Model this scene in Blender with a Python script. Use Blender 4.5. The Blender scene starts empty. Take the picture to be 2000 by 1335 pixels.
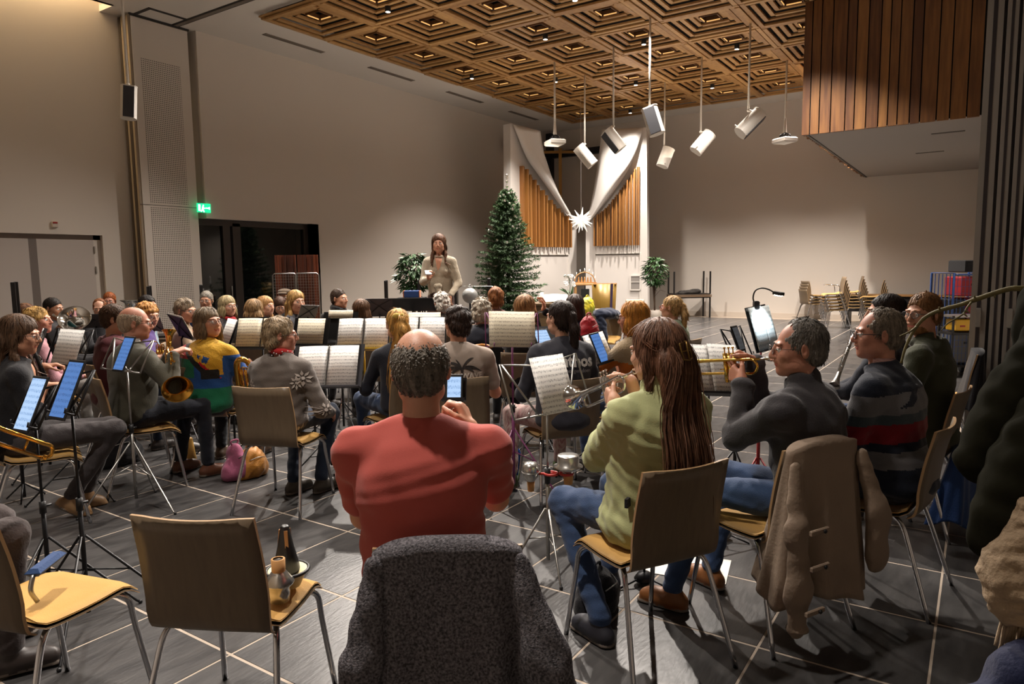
import bpy, bmesh, math, random
import numpy as np
from mathutils import Vector, Matrix
from mathutils.bvhtree import BVHTree

random.seed(7)
rng = np.random.default_rng(7)
SC = bpy.context.scene
COL = SC.collection
pi = math.pi

# ------------------------------------------------------------------ camera
FPX = 1367.3                      # focal length in pixels of a 2000 px wide frame
YAW, PITCH, ROLL = 0.981127521, -0.107744411, -0.013242857
EYE = 1.57
def cam_axes():
    cy, sy, cp, sp = math.cos(YAW), math.sin(YAW), math.cos(PITCH), math.sin(PITCH)
    fwd = np.array([sy*cp, cy*cp, sp]); right = np.array([cy, -sy, 0.]); up = np.cross(right, fwd)
    c, s = math.cos(ROLL), math.sin(ROLL)
    return c*right+s*up, -s*right+c*up, fwd
AX_R, AX_U, AX_F = cam_axes()
cam_d = bpy.data.cameras.new('camera'); cam = bpy.data.objects.new('camera', cam_d); COL.objects.link(cam)
cam_d.sensor_width = 36.0; cam_d.lens = 36.0*FPX/2000.0; cam_d.clip_start = 0.05; cam_d.clip_end = 100
cam.matrix_world = Matrix(((AX_R[0], AX_U[0], -AX_F[0], 0), (AX_R[1], AX_U[1], -AX_F[1], 0), (AX_R[2], AX_U[2], -AX_F[2], EYE), (0, 0, 0, 1)))
SC.camera = cam
# ------------------------------------------------------------------ world, lamps, exposure
SC.view_settings.view_transform = 'Standard'
try: SC.view_settings.look = 'None'
except Exception: pass
SC.view_settings.gamma = 1.0
SC.view_settings.use_curve_mapping = False
SC.view_settings.exposure = 0.5
W = bpy.data.worlds.new('world'); SC.world = W; W.use_nodes = True
bg = W.node_tree.nodes['Background']; bg.inputs[0].default_value = (0.55, 0.5, 0.46, 1); bg.inputs[1].default_value = 0.035

def lamp_spot(loc, target, power, angle=95, blend=1.0, col=(1.0, .86, .7), radius=.06, name='spotlight_lamp'):
    l = bpy.data.lights.new(name, 'SPOT'); l.energy = power; l.spot_size = math.radians(angle); l.spot_blend = blend
    l.color = col; l.shadow_soft_size = radius
    o = bpy.data.objects.new(name, l); COL.objects.link(o); o.location = loc
    o.rotation_euler = (Vector(target)-Vector(loc)).to_track_quat('-Z', 'Y').to_euler()
    return o
def lamp_area(loc, target, power, sx, sy, col=(1, .9, .8), name='area_lamp'):
    l = bpy.data.lights.new(name, 'AREA'); l.energy = power; l.shape = 'RECTANGLE'; l.size = sx; l.size_y = sy; l.color = col
    o = bpy.data.objects.new(name, l); COL.objects.link(o); o.location = loc
    o.rotation_euler = (Vector(target)-Vector(loc)).to_track_quat('-Z', 'Y').to_euler()
    return o
WARM = (1.0, .91, .82)
SPOTS = [  # lamps recessed in the timber ceiling, shining down on the band and the hall
 (8.9, 9.3, 260), (8.9, 6.5, 330), (8.9, 3.7, 330), (11.7, 7.9, 200), (11.7, 5.1, 200),
 (14.5, 9.3, 170), (14.5, 6.5, 170), (14.5, 3.7, 170), (17.4, 7.9, 170), (17.4, 4.9, 200), (17.4, 2.9, 200), (11.7, 2.6, 200)]
for x, y, pw in SPOTS:
    near = x < 9.5
    lamp_spot((x, y, 5.82), (x-(3.2 if near else 0), y-(1.2 if near else 0), 0), pw*(5.0 if near else 8.0), 118 if near else 105, 1.0, WARM)
lamp_spot((13.2, 7.1, 5.75), (17.6, 10.1, 2.5), 300, 26, .6, (1, .93, .86), .05)       # beam on the white sails
lamp_spot((14.2, 6.0, 5.75), (18.2, 8.7, 2.5), 170, 26, .6, (1, .93, .86), .05)
for ux, uy, up_ in ((9.8, 8.6, 13), (9.8, 4.6, 13), (13.6, 8.6, 12), (13.6, 4.6, 12), (16.2, 6.2, 12), (17.4, 4.4, 12), (5.4, 7, 16)):   # added unseen fill lights facing up, to brighten the timber ceiling and upper walls
    lamp_area((ux, uy, 4.1), (ux, uy, 6), up_, 1.6, 1.6, (1, .84, .68))
lamp_area((3.0, 12.66, 6.75), (3.0, 12.72, 3.0), 110, 6.5, .25, (1.0, .74, .42))           # daylight slot lamp above the left wall
for nx, ny, npw in ((4.4, 5.4, 700), (4.6, 8.8, 420), (5.4, 2.2, 170)):
    lamp_spot((nx, ny, 5.9), (nx-1.0, ny-.8, 0), npw, 118, 1.0, WARM, .12)
lamp_spot((1.2, 2.5, 5.9), (1.4, 2.5, 0), 800, 72, 1.0, WARM, .12)                # dimmed ceiling lights of the near room

lamp_spot((17.0, 1.0, 3.72), (17.4, 1.0, 0), 260, 130, 1.0, WARM, .1)                  # downlight under the gallery
# ------------------------------------------------------------------ geometry helpers
def pos(px, py, d):
    """world point at depth d (metres along the view axis) that the photograph shows at pixel px, py"""
    v = AX_R*((px-1000)/FPX)+AX_U*(-(py-667.5)/FPX)+AX_F
    return Vector((v[0]*d, v[1]*d, EYE+v[2]*d))
def posz(px, py, z):
    v = AX_R*((px-1000)/FPX)+AX_U*(-(py-667.5)/FPX)+AX_F
    t = (z-EYE)/v[2]; return Vector((v[0]*t, v[1]*t, z))
def pospl(px, py, P, N):
    v = AX_R*((px-1000)/FPX)+AX_U*(-(py-667.5)/FPX)+AX_F; v = Vector(v)
    o = Vector((0, 0, EYE)); N = Vector(N); t = (Vector(P)-o).dot(N)/v.dot(N); return o+v*t
HEAD0 = 33.79   # world heading (deg from +X) of the view direction
def hd(phi): a = math.radians(HEAD0+phi); return Vector((math.cos(a), math.sin(a), 0))

def tag(o, label=None, cat=None, group=None, kind=None):
    if label: o['label'] = label
    if cat: o['category'] = cat
    if group: o['group'] = group
    if kind: o['kind'] = kind
    return o
def thing(name, label, cat, loc=(0, 0, 0), rz=0.0, group=None, kind=None):
    o = bpy.data.objects.new(name, None); COL.objects.link(o); o.location = loc; o.rotation_euler = (0, 0, rz)
    o.empty_display_size = .1
    return tag(o, label, cat, group, kind)
def link(name, me, parent=None, loc=None):
    o = bpy.data.objects.new(name, me); COL.objects.link(o)
    if parent is not None: o.parent = parent
    if loc is not None: o.location = loc
    return o
def copy_tree(o, parent=None):
    c = o.copy(); COL.objects.link(c); c.parent = parent
    for ch in o.children: copy_tree(ch, c)
    return c

class MB:
    """collects simple shapes and links them as one mesh object"""
    def __init__(s): s.v = []; s.f = []; s.m = []; s.sm = []
    def add(s, vs, fs, m=0, smooth=False):
        b = len(s.v); s.v += [tuple(v) for v in vs]
        for f in fs: s.f.append(tuple(i+b for i in f)); s.m.append(m); s.sm.append(smooth)
        return s
    def box(s, c, size, R=None, m=0, bev=0.0, taper=1.0):
        hx, hy, hz = size[0]/2, size[1]/2, size[2]/2
        if bev > 0:
            b = min(bev, hx*.9, hy*.9, hz*.9); vs = []
            for z, sh in ((-hz, b), (-hz+b, 0), (hz-b, 0), (hz, b)):
                for (x, y) in ((-1, -1), (1, -1), (1, 1), (-1, 1)):
                    vs.append((x*(hx-sh), y*(hy-sh), z))
            fs = [(3, 2, 1, 0), (12, 13, 14, 15)]
            for k in range(3):
                for i in range(4):
                    j = (i+1) % 4; fs.append((k*4+i, k*4+j, k*4+4+j, k*4+4+i))
        else:
            vs = [(x*hx*(taper if z > 0 else 1), y*hy*(taper if z > 0 else 1), z*hz) for z in (-1, 1) for (x, y) in ((-1, -1), (1, -1), (1, 1), (-1, 1))]
            fs = [(3, 2, 1, 0), (4, 5, 6, 7), (0, 1, 5, 4), (1, 2, 6, 5), (2, 3, 7, 6), (3, 0, 4, 7)]
        c = Vector(c)
        if R is None: vs = [Vector(v)+c for v in vs]
        else: vs = [R @ Vector(v)+c for v in vs]
        return s.add(vs, fs, m)
    def tube(s, pts, r, n=8, m=0, caps=True, closed=False):
        pts = [Vector(p) for p in pts]; N = len(pts)
        rs = list(r) if hasattr(r, '__len__') else [r]*N
        ref = None; rings = []
        for i, p in enumerate(pts):
            if closed: t = pts[(i+1) % N]-pts[i-1]
            else: t = (pts[min(i+1, N-1)]-pts[max(i-1, 0)])
            t = t.normalized() if t.length > 1e-9 else Vector((0, 0, 1))
            if ref is None:
                ref = t.orthogonal().normalized()
            ref = (ref-t*ref.dot(t)); ref = ref.normalized() if ref.length > 1e-6 else t.orthogonal().normalized()
            bi = t.cross(ref)
            rings.append([p+(ref*math.cos(2*pi*k/n)+bi*math.sin(2*pi*k/n))*rs[i] for k in range(n)])
        vs = [v for R_ in rings for v in R_]; fs = []
        for i in range(N-1 if not closed else N):
            j = (i+1) % N
            for k in range(n):
                l = (k+1) % n; fs.append((i*n+k, i*n+l, j*n+l, j*n+k))
        s.add(vs, fs, m, True)
        if caps and not closed:
            b = len(s.v)-len(vs)
            s.f.append(tuple(b+k for k in reversed(range(n)))); s.m.append(m); s.sm.append(False)
            s.f.append(tuple(b+(N-1)*n+k for k in range(n))); s.m.append(m); s.sm.append(False)
        return s
    def lathe(s, prof, c=(0, 0, 0), n=20, R=None, m=0, sx=1, sy=1):
        c = Vector(c); vs = []; fs = []
        for (r, z) in prof:
            for k in range(n):
                a = 2*pi*k/n; v = Vector((r*math.cos(a)*sx, r*math.sin(a)*sy, z)); vs.append((R @ v if R else v)+c)
        for i in range(len(prof)-1):
            for k in range(n):
                l = (k+1) % n; fs.append((i*n+k, i*n+l, (i+1)*n+l, (i+1)*n+k))
        return s.add(vs, fs, m, True)
    def ball(s, c, r, n=10, m=0, R=None):
        rr = r if hasattr(r, '__len__') else (r, r, r); k = max(4, n//2)
        prof = [(math.sin(pi*i/k), -math.cos(pi*i/k)) for i in range(k+1)]
        c = Vector(c); vs = []; fs = []
        for (q, z) in prof:
            for j in range(n):
                a = 2*pi*j/n; v = Vector((q*math.cos(a)*rr[0], q*math.sin(a)*rr[1], z*rr[2])); vs.append((R @ v if R else v)+c)
        for i in range(k):
            for j in range(n):
                l = (j+1) % n; fs.append((i*n+j, i*n+l, (i+1)*n+l, (i+1)*n+j))
        return s.add(vs, fs, m, True)
    def prism(s, poly, z0, z1, R=None, c=(0, 0, 0), m=0):
        """polygon in XY extruded in Z"""
        n = len(poly); c = Vector(c)
        vs = [Vector((x, y, z0)) for x, y in poly]+[Vector((x, y, z1)) for x, y in poly]
        vs = [(R @ v if R else v)+c for v in vs]
        fs = [tuple(reversed(range(n))), tuple(range(n, 2*n))]+[(i, (i+1) % n, n+(i+1) % n, n+i) for i in range(n)]
        return s.add(vs, fs, m)
    def mesh(s, name, mats):
        me = bpy.data.meshes.new(name); me.from_pydata(s.v, [], s.f)
        for mt in (mats if isinstance(mats, (list, tuple)) else [mats]): me.materials.append(mt)
        me.polygons.foreach_set('material_index', s.m); me.polygons.foreach_set('use_smooth', s.sm); me.update()
        return me
    def build(s, name, mats, parent=None, loc=None, fix=True):
        me = s.mesh(name, mats)
        if fix:
            bm = bmesh.new(); bm.from_mesh(me); bmesh.ops.recalc_face_normals(bm, faces=bm.faces); bm.to_mesh(me); bm.free()
        return link(name, me, parent, loc)
def rotz(a): return Matrix.Rotation(a, 3, 'Z')
def rotx(a): return Matrix.Rotation(a, 3, 'X')
def roty(a): return Matrix.Rotation(a, 3, 'Y')
def frame(zdir, ydir=(0, 0, 1)):
    z = Vector(zdir).normalized(); y = Vector(ydir); x = y.cross(z)
    if x.length < 1e-5: x = Vector((1, 0, 0)).cross(z)
    x.normalize(); y = z.cross(x); return Matrix((x, y, z)).transposed()
def bez(p, n=12):
    """Catmull-Rom through points"""
    P = [Vector(q) for q in p]; P = [P[0]*2-P[1]]+P+[P[-1]*2-P[-2]]; out = []
    for i in range(1, len(P)-2):
        for k in range(n):
            t = k/n; a, b, c, d = P[i-1], P[i], P[i+1], P[i+2]
            out.append(.5*((2*b)+(c-a)*t+(2*a-5*b+4*c-d)*t*t+(3*b-a-3*c+d)*t**3))
    out.append(P[-2]); return out

# ------------------------------------------------------------------ materials
def lin(h):
    if isinstance(h, str):
        h = h.lstrip('#'); c = [int(h[i:i+2], 16)/255 for i in (0, 2, 4)]
    else: c = [x/255 for x in h]
    return tuple(((x+.055)/1.055)**2.4 if x > .04045 else x/12.92 for x in c)
MATS = {}
def mat(name, col, rough=.6, metal=0.0, noise=0.0, nscale=8.0, bump=0.0, bscale=60.0, stretch=(1, 1, 1), emit=None, estr=0.0, sheen=0.0,
        rnd=0.0, spec=.5, trans=0.0, coat=0.0, col2=None, sss=0.0, alpha=1.0, island=False):
    if name in MATS: return MATS[name]
    m = bpy.data.materials.new(name); m.use_nodes = True; nt = m.node_tree; N = nt.nodes; L = nt.links
    b = N['Principled BSDF']; c = lin(col); b.inputs['Base Color'].default_value = (*c, 1)
    b.inputs['Roughness'].default_value = rough; b.inputs['Metallic'].default_value = metal
    b.inputs['Specular IOR Level'].default_value = spec
    if trans: b.inputs['Transmission Weight'].default_value = trans
    if coat: b.inputs['Coat Weight'].default_value = coat
    if sheen: b.inputs['Sheen Weight'].default_value = sheen
    if sss:
        b.inputs['Subsurface Weight'].default_value = sss; b.inputs['Subsurface Scale'].default_value = .01
    if alpha < 1: b.inputs['Alpha'].default_value = alpha
    if emit is not None:
        b.inputs['Emission Color'].default_value = (*lin(emit), 1); b.inputs['Emission Strength'].default_value = estr
    if noise or bump or rnd:
        tc = N.new('ShaderNodeTexCoord'); mp = N.new('ShaderNodeMapping'); mp.inputs['Scale'].default_value = stretch
        L.new(tc.outputs['Object'], mp.inputs['Vector'])
    src = None
    if noise or rnd:
        hsv = N.new('ShaderNodeMix'); hsv.data_type = 'RGBA'; hsv.blend_type = 'MIX'
        c2 = lin(col2) if col2 else tuple(x*.45 for x in c)
        hsv.inputs['A'].default_value = (*c, 1); hsv.inputs['B'].default_value = (*c2, 1)
        if noise:
            nz = N.new('ShaderNodeTexNoise'); nz.inputs['Scale'].default_value = nscale; nz.inputs['Detail'].default_value = 4
            L.new(mp.outputs[0], nz.inputs['Vector'])
            rp = N.new('ShaderNodeMapRange'); rp.inputs['From Min'].default_value = .35; rp.inputs['From Max'].default_value = .7
            rp.inputs['To Min'].default_value = 0; rp.inputs['To Max'].default_value = noise; L.new(nz.outputs['Fac'], rp.inputs['Value']); src = rp.outputs[0]
        if rnd:
            oi = N.new('ShaderNodeObjectInfo'); ge = N.new('ShaderNodeNewGeometry')
            ad = N.new('ShaderNodeMath'); ad.operation = 'ADD'; L.new(oi.outputs['Random'], ad.inputs[0])
            if island: L.new(ge.outputs['Random Per Island'], ad.inputs[1])
            else: ad.inputs[1].default_value = 0
            fr = N.new('ShaderNodeMath'); fr.operation = 'FRACT'; L.new(ad.outputs[0], fr.inputs[0])
            mu = N.new('ShaderNodeMath'); mu.operation = 'MULTIPLY'; mu.inputs[1].default_value = rnd; L.new(fr.outputs[0], mu.inputs[0])
            if src is not None:
                a2 = N.new('ShaderNodeMath'); a2.operation = 'ADD'; a2.use_clamp = True; L.new(src, a2.inputs[0]); L.new(mu.outputs[0], a2.inputs[1]); src = a2.outputs[0]
            else: src = mu.outputs[0]
        L.new(src, hsv.inputs['Factor']); L.new(hsv.outputs['Result'], b.inputs['Base Color'])
    if bump:
        bn = N.new('ShaderNodeTexNoise'); bn.inputs['Scale'].default_value = bscale; bn.inputs['Detail'].default_value = 3
        L.new(mp.outputs[0], bn.inputs['Vector']); bu = N.new('ShaderNodeBump'); bu.inputs['Strength'].default_value = bump; bu.inputs['Distance'].default_value = .01
        L.new(bn.outputs['Fac'], bu.inputs['Height']); L.new(bu.outputs['Normal'], b.inputs['Normal'])
    MATS[name] = m; return m
def fabric(name, col, rough=.85, **k):
    k.setdefault('bump', .25); k.setdefault('bscale', 120); k.setdefault('noise', .25); k.setdefault('nscale', 7); k.setdefault('sheen', .15); k.setdefault('spec', .25)
    return mat(name, col, rough, **k)
M_CHROME = mat('chrome', '#c9c9cc', .16, 1.0)
M_STEEL = mat('brushed_steel', '#a8a6a2', .35, 1.0)
M_BLACKM = mat('black_metal', '#17171a', .42, .3)
M_BLACK = mat('black_plastic', '#121214', .5)
M_BRASS = mat('brass', '#d6a24a', .16, 1.0)
M_GOLD = mat('gold_lacquer', '#e0b458', .12, 1.0)
M_SILVER = mat('silver_plate', '#d8d6d2', .08, 1.0)
M_WHITE = mat('white_paint', '#d8d2cb', .6, bump=.03)
M_PAPER = mat('paper', '#e6e1d8', .75)
M_SHELL = mat('laminated_shell', '#6f5f4b', .42, noise=.35, nscale=5, stretch=(14, 2, 2), col2='#57493a')
M_EDGE = mat('plywood_edge', '#a5835c', .5)
M_YELLOW = fabric('yellow_upholstery', '#bf9450', bscale=260, noise=.3, nscale=9, col2='#a98142')
# ------------------------------------------------------------------ implicit-surface modeller (used for people, cloth and soft things)
def _v(a): return np.array(a, dtype=np.float64)
class SDF:
    def __init__(s): s.p = []
    def cone(s, a, b, ra, rb=None, k=.02, m=0, op='u', flat=None):
        """tapered capsule; flat=(normal, factor) squashes it along a direction"""
        rb = ra if rb is None else rb; a = _v(a); b = _v(b)
        R = max(ra, rb); lo = np.minimum(a, b)-R; hi = np.maximum(a, b)+R
        s.p.append(('c', a, b, ra, rb, flat, k, m, op, lo, hi)); return s
    def ell(s, c, r, R=None, k=.02, m=0, op='u'):
        c = _v(c); r = _v(r); R = np.eye(3) if R is None else np.array(R, dtype=float)
        ext = np.sqrt(((R*r[None, :])**2).sum(1)); s.p.append(('e', c, r, R, None, None, k, m, op, c-ext, c+ext)); return s
    def torus(s, c, R, r, n=(0, 0, 1), k=.01, m=0, op='u', sq=1.0):
        c = _v(c); n = _v(n); n = n/np.linalg.norm(n); s.p.append(('t', c, R, r, n, sq, k, m, op, c-R-r, c+R+r)); return s
    def plane(s, p, n, k=.01):
        """cut away the side the normal points to"""
        s.p.append(('h', _v(p), _v(n)/np.linalg.norm(_v(n)), None, None, None, k, 0, 's', None, None)); return s
    def xf(s, R, t):
        """rigid transform of all primitives"""
        R = np.array(R, dtype=float); t = _v(t); q = SDF()
        for p in s.p:
            kd = p[0]
            if kd == 'c':
                fl = p[5]
                if fl: fl = (tuple(R @ _v(fl[0])), fl[1])
                q.cone(R @ p[1]+t, R @ p[2]+t, p[3], p[4], p[6], p[7], p[8], fl)
            elif kd == 'e': q.ell(R @ p[1]+t, p[2], R @ p[3], p[6], p[7], p[8])
            elif kd == 't': q.torus(R @ p[1]+t, p[2], p[3], R @ p[4], p[6], p[7], p[8], p[5])
            elif kd == 'h': q.plane(R @ p[1]+t, R @ p[2], p[6])
        return q
    def __add__(s, o): q = SDF(); q.p = s.p+o.p; return q
    def mesh(s, res, disp=None, lo=None, hi=None, zmin=None):
        us = [p for p in s.p if p[8] == 'u']
        if lo is None: lo = np.min([p[9] for p in us], 0)-res*2-.012
        if hi is None: hi = np.max([p[10] for p in us], 0)+res*2+.012
        lo = _v(lo); hi = _v(hi)
        n = np.maximum(3, np.ceil((hi-lo)/res).astype(int)+1)
        ax = [(lo[i]+res*np.arange(n[i])).astype(np.float32) for i in range(3)]
        F = np.full(n, .25, np.float32); M = np.zeros(n, np.int16)
        for p in s.p:
            kd, k, m, op = p[0], p[6], p[7], p[8]
            if p[9] is None: sl = [slice(0, n[i]) for i in range(3)]
            else:
                mg = k+res*2.5
                i0 = np.clip(np.floor((p[9]-mg-lo)/res).astype(int), 0, n); i1 = np.clip(np.ceil((p[10]+mg-lo)/res).astype(int)+1, 0, n)
                if np.any(i1 <= i0): continue
                sl = [slice(i0[i], i1[i]) for i in range(3)]
            X = ax[0][sl[0]][:, None, None]; Y = ax[1][sl[1]][None, :, None]; Z = ax[2][sl[2]][None, None, :]
            if kd == 'e':
                c, r, R = p[1], p[2], p[3]; dx, dy, dz = X-c[0], Y-c[1], Z-c[2]
                q = [(R[0, j]*dx+R[1, j]*dy+R[2, j]*dz)/r[j] for j in range(3)]
                k0 = np.sqrt(q[0]**2+q[1]**2+q[2]**2)+1e-9
                k1 = np.sqrt((q[0]/r[0])**2+(q[1]/r[1])**2+(q[2]/r[2])**2)+1e-9
                d = k0*(k0-1)/k1
            elif kd == 'c':
                a, b, ra, rb, fl = p[1], p[2], p[3], p[4], p[5]; ba = b-a; L2 = float(ba @ ba)+1e-12
                dx, dy, dz = X-a[0], Y-a[1], Z-a[2]
                h = np.clip((dx*ba[0]+dy*ba[1]+dz*ba[2])/L2, 0, 1)
                ex, ey, ez = dx-ba[0]*h, dy-ba[1]*h, dz-ba[2]*h
                if fl:
                    nn = _v(fl[0]); nn = nn/np.linalg.norm(nn); t = (ex*nn[0]+ey*nn[1]+ez*nn[2])*(fl[1]-1)
                    ex, ey, ez = ex+t*nn[0], ey+t*nn[1], ez+t*nn[2]
                d = np.sqrt(ex*ex+ey*ey+ez*ez)-(ra+(rb-ra)*h)
                if fl and fl[1] > 1: d = d/ (1+(fl[1]-1)*.5)
            elif kd == 't':
                c, R_, r_, nn, sq = p[1], p[2], p[3], p[4], p[5]; dx, dy, dz = X-c[0], Y-c[1], Z-c[2]
                t = dx*nn[0]+dy*nn[1]+dz*nn[2]; rr = np.sqrt(np.maximum(dx*dx+dy*dy+dz*dz-t*t, 0))
                d = np.sqrt((rr-R_)**2+(t/sq)**2)-r_
            else: d = -((X-p[1][0])*p[2][0]+(Y-p[1][1])*p[2][1]+(Z-p[1][2])*p[2][2])
            f = F[tuple(sl)]; d = d.astype(np.float32) if hasattr(d, 'astype') else d
            d = np.broadcast_to(d, f.shape)
            if op == 'u':
                if m != -1:
                    mm = M[tuple(sl)]; mm[d < f] = m
                h = np.clip(.5+.5*(f-d)/k, 0, 1); F[tuple(sl)] = d*h+f*(1-h)-k*h*(1-h)
            elif op == 's':
                d = -d; h = np.clip(.5-.5*(f-d)/k, 0, 1); F[tuple(sl)] = d*h+f*(1-h)+k*h*(1-h)
                if m: mm = M[tuple(sl)]; mm[(d > f-.004)] = m
            elif op == 'p':     # paint only
                mm = M[tuple(sl)]; mm[d < 0] = m
        if disp is not None:
            F += disp(ax[0][:, None, None], ax[1][None, :, None], ax[2][None, None, :]).astype(np.float32)
        if zmin is not None: F = np.maximum(F, (zmin-ax[2])[None, None, :])
        F[0] = F[-1] = .1; F[:, 0] = F[:, -1] = .1; F[:, :, 0] = F[:, :, -1] = .1
        return nets(F, M, lo, res)
_E = [(a, b) for a in range(8) for b in range(a+1, 8) if bin(a ^ b).count('1') == 1]
def nets(F, M, lo, res):
    S = F < 0; nx, ny, nz = F.shape; cnt = np.zeros((nx-1, ny-1, nz-1), np.int8)
    for c in range(8):
        i, j, k = c & 1, (c >> 1) & 1, (c >> 2) & 1; cnt += S[i:nx-1+i, j:ny-1+j, k:nz-1+k]
    act = (cnt > 0) & (cnt < 8); ci = np.argwhere(act)
    if len(ci) == 0: return np.zeros((0, 3)), np.zeros((0, 4), int), np.zeros(0, int)
    idx = np.full(act.shape, -1, np.int64); idx[act] = np.arange(len(ci))
    cv = [F[ci[:, 0]+(c & 1), ci[:, 1]+((c >> 1) & 1), ci[:, 2]+((c >> 2) & 1)] for c in range(8)]
    acc = np.zeros((len(ci), 3)); w = np.zeros(len(ci))
    for a, b in _E:
        x = (cv[a] < 0) != (cv[b] < 0); t = np.where(x, cv[a]/(cv[a]-cv[b]+1e-20), 0)
        for d in range(3):
            pa, pb = (a >> d) & 1, (b >> d) & 1; acc[:, d] += np.where(x, pa+(pb-pa)*t, 0)
        w += x
    V = lo+(ci+acc/np.maximum(w, 1)[:, None])*res
    Q = []; MI = []
    for d in range(3):
        e1, e2 = (d+1) % 3, (d+2) % 3
        A = S; sl0 = [slice(1, -1)]*3; sl1 = [slice(1, -1)]*3; sl0[d] = slice(0, -1); sl1[d] = slice(1, None)
        a = S[tuple(sl0)]; b = S[tuple(sl1)]; ed = np.argwhere(a != b)
        if len(ed) == 0: continue
        inside = a[tuple(ed.T)]; base = ed.copy()
        for q in (e1, e2): base[:, q] += 1
        def cell(o1, o2):
            c = base.copy(); c[:, e1] += o1; c[:, e2] += o2; return idx[c[:, 0], c[:, 1], c[:, 2]]
        q = np.stack([cell(-1, -1), cell(0, -1), cell(0, 0), cell(-1, 0)], 1)
        q[~inside] = q[~inside][:, ::-1]; Q.append(q)
        g = base.copy(); g[:, d] += (~inside).astype(int); MI.append(M[g[:, 0], g[:, 1], g[:, 2]])
    Q = np.concatenate(Q); MI = np.concatenate(MI)
    ok = (Q >= 0).all(1); return V, Q[ok], MI[ok]
def join(parts):
    V = []; Q = []; M = []; b = 0
    for v, q, m in parts:
        if len(v) == 0: continue
        V.append(v); Q.append(q+b); M.append(m); b += len(v)
    return np.concatenate(V), np.concatenate(Q), np.concatenate(M)
def npmesh(name, V, Q, M=None, mats=(), smooth=True):
    me = bpy.data.meshes.new(name); nv, nq = len(V), len(Q); k = Q.shape[1]
    me.vertices.add(nv); me.vertices.foreach_set('co', np.asarray(V, np.float32).ravel())
    me.loops.add(nq*k); me.loops.foreach_set('vertex_index', np.asarray(Q, np.int32).ravel())
    me.polygons.add(nq); me.polygons.foreach_set('loop_start', (np.arange(nq)*k).astype(np.int32))
    for m in mats: me.materials.append(m)
    if M is not None: me.polygons.foreach_set('material_index', np.clip(M, 0, max(0, len(mats)-1)).astype(np.int32))
    me.update(calc_edges=True)
    if smooth: me.polygons.foreach_set('use_smooth', np.ones(nq, bool))
    me.validate(); return me
def vnormals(V, Q):
    n = np.cross(V[Q[:, 2]]-V[Q[:, 0]], V[Q[:, 3]]-V[Q[:, 1]]); N = np.zeros_like(V)
    for i in range(4): np.add.at(N, Q[:, i], n)
    return N/(np.linalg.norm(N, axis=1)[:, None]+1e-12)
def folds(amp, seed, sc=1.0):
    r = np.random.default_rng(seed); K = r.normal(0, 1, (5, 3))*np.array([13, 13, 20])*sc; ph = r.uniform(0, 6.28, 5); K2 = r.normal(0, 1, (5, 3))*np.array([34, 34, 44])*sc
    def f(X, Y, Z):
        o = 0
        for i in range(5):
            w = np.sin(K[i, 0]*X+K[i, 1]*Y+K[i, 2]*Z+ph[i]); o = o+.6*np.sin(K2[i, 0]*X+K2[i, 1]*Y+K2[i, 2]*Z+2.2*w)/3+w*.12
        return amp*o
    return f
# ------------------------------------------------------------------ room shell
M_WALL = mat('wall_paint', '#c8bfb5', .85, bump=.02, bscale=200)
M_WALL2 = mat('wall_paint_light', '#cbc2b8', .85)
M_CEIL = mat('ceiling_paint', '#cfc9c2', .85)
M_SLATE = mat('slate_tile', '#4d4b4a', .34, noise=.75, nscale=2.6, bump=.12, bscale=14, stretch=(1.2, 4.5, 1), col2='#2c2b2c', rnd=.35, spec=.22)
M_GROUT = mat('grout', '#a79888', .8)
M_DFRAME = mat('dark_timber_frame', '#2d2420', .45)
M_GLASS = mat('dark_glass', '#0a0f10', .04, 0, spec=.6)
XW, YW, ZC = 20.85, 12.4, 6.01
def sbox(name, x0, x1, y0, y1, z0, z1, m, parent=None, kind='structure', bev=0):
    b = MB().box(((x0+x1)/2, (y0+y1)/2, (z0+z1)/2), (abs(x1-x0), abs(y1-y0), abs(z1-z0)), bev=bev)
    o = b.build(name, m, parent, fix=False)
    if parent is None and kind: o['kind'] = kind
    return o
floor = sbox('floor', -3, 21, -4, 13.3, -.2, -.0005, M_GROUT)
tile_me = MB().box((0, 0, -.004), (.590, .590, .010), bev=.0012).mesh('tile', M_SLATE)
cand = []
for i in range(-4, 35):
    for j in range(-6, 22):
        x, y = 2.215+.603*(i-.5), .09+.6*(j-.5)
        if x > 20.6 or y > 12.7 or x < -1: continue
        d = AX_F[0]*x+AX_F[1]*y+AX_F[2]*(-EYE)
        sx = 1000+FPX*(AX_R[0]*x+AX_R[1]*y+AX_R[2]*(-EYE))/max(d, .1); sy = 667.5-FPX*(AX_U[0]*x+AX_U[1]*y+AX_U[2]*(-EYE))/max(d, .1)
        vis = d > .5 and -250 < sx < 2250 and sy < 1700
        cand.append((d if vis else 99+abs(x)+abs(y), x, y))
cand.sort(); rest = MB()
for k, (d, x, y) in enumerate(cand):
    if k < 295: link('tile', tile_me, floor, (x, y, 0))
    else: rest.box((x, y, -.004), (.590, .590, .010))
o = rest.build('tiles', mat('slate_tile_far', '#4d4b4a', .26, noise=.75, nscale=2.6, stretch=(1.2, 4.5, 1), col2='#2c2b2c', rnd=.35, island=True), floor, fix=False); o['kind'] = 'stuff'
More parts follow.
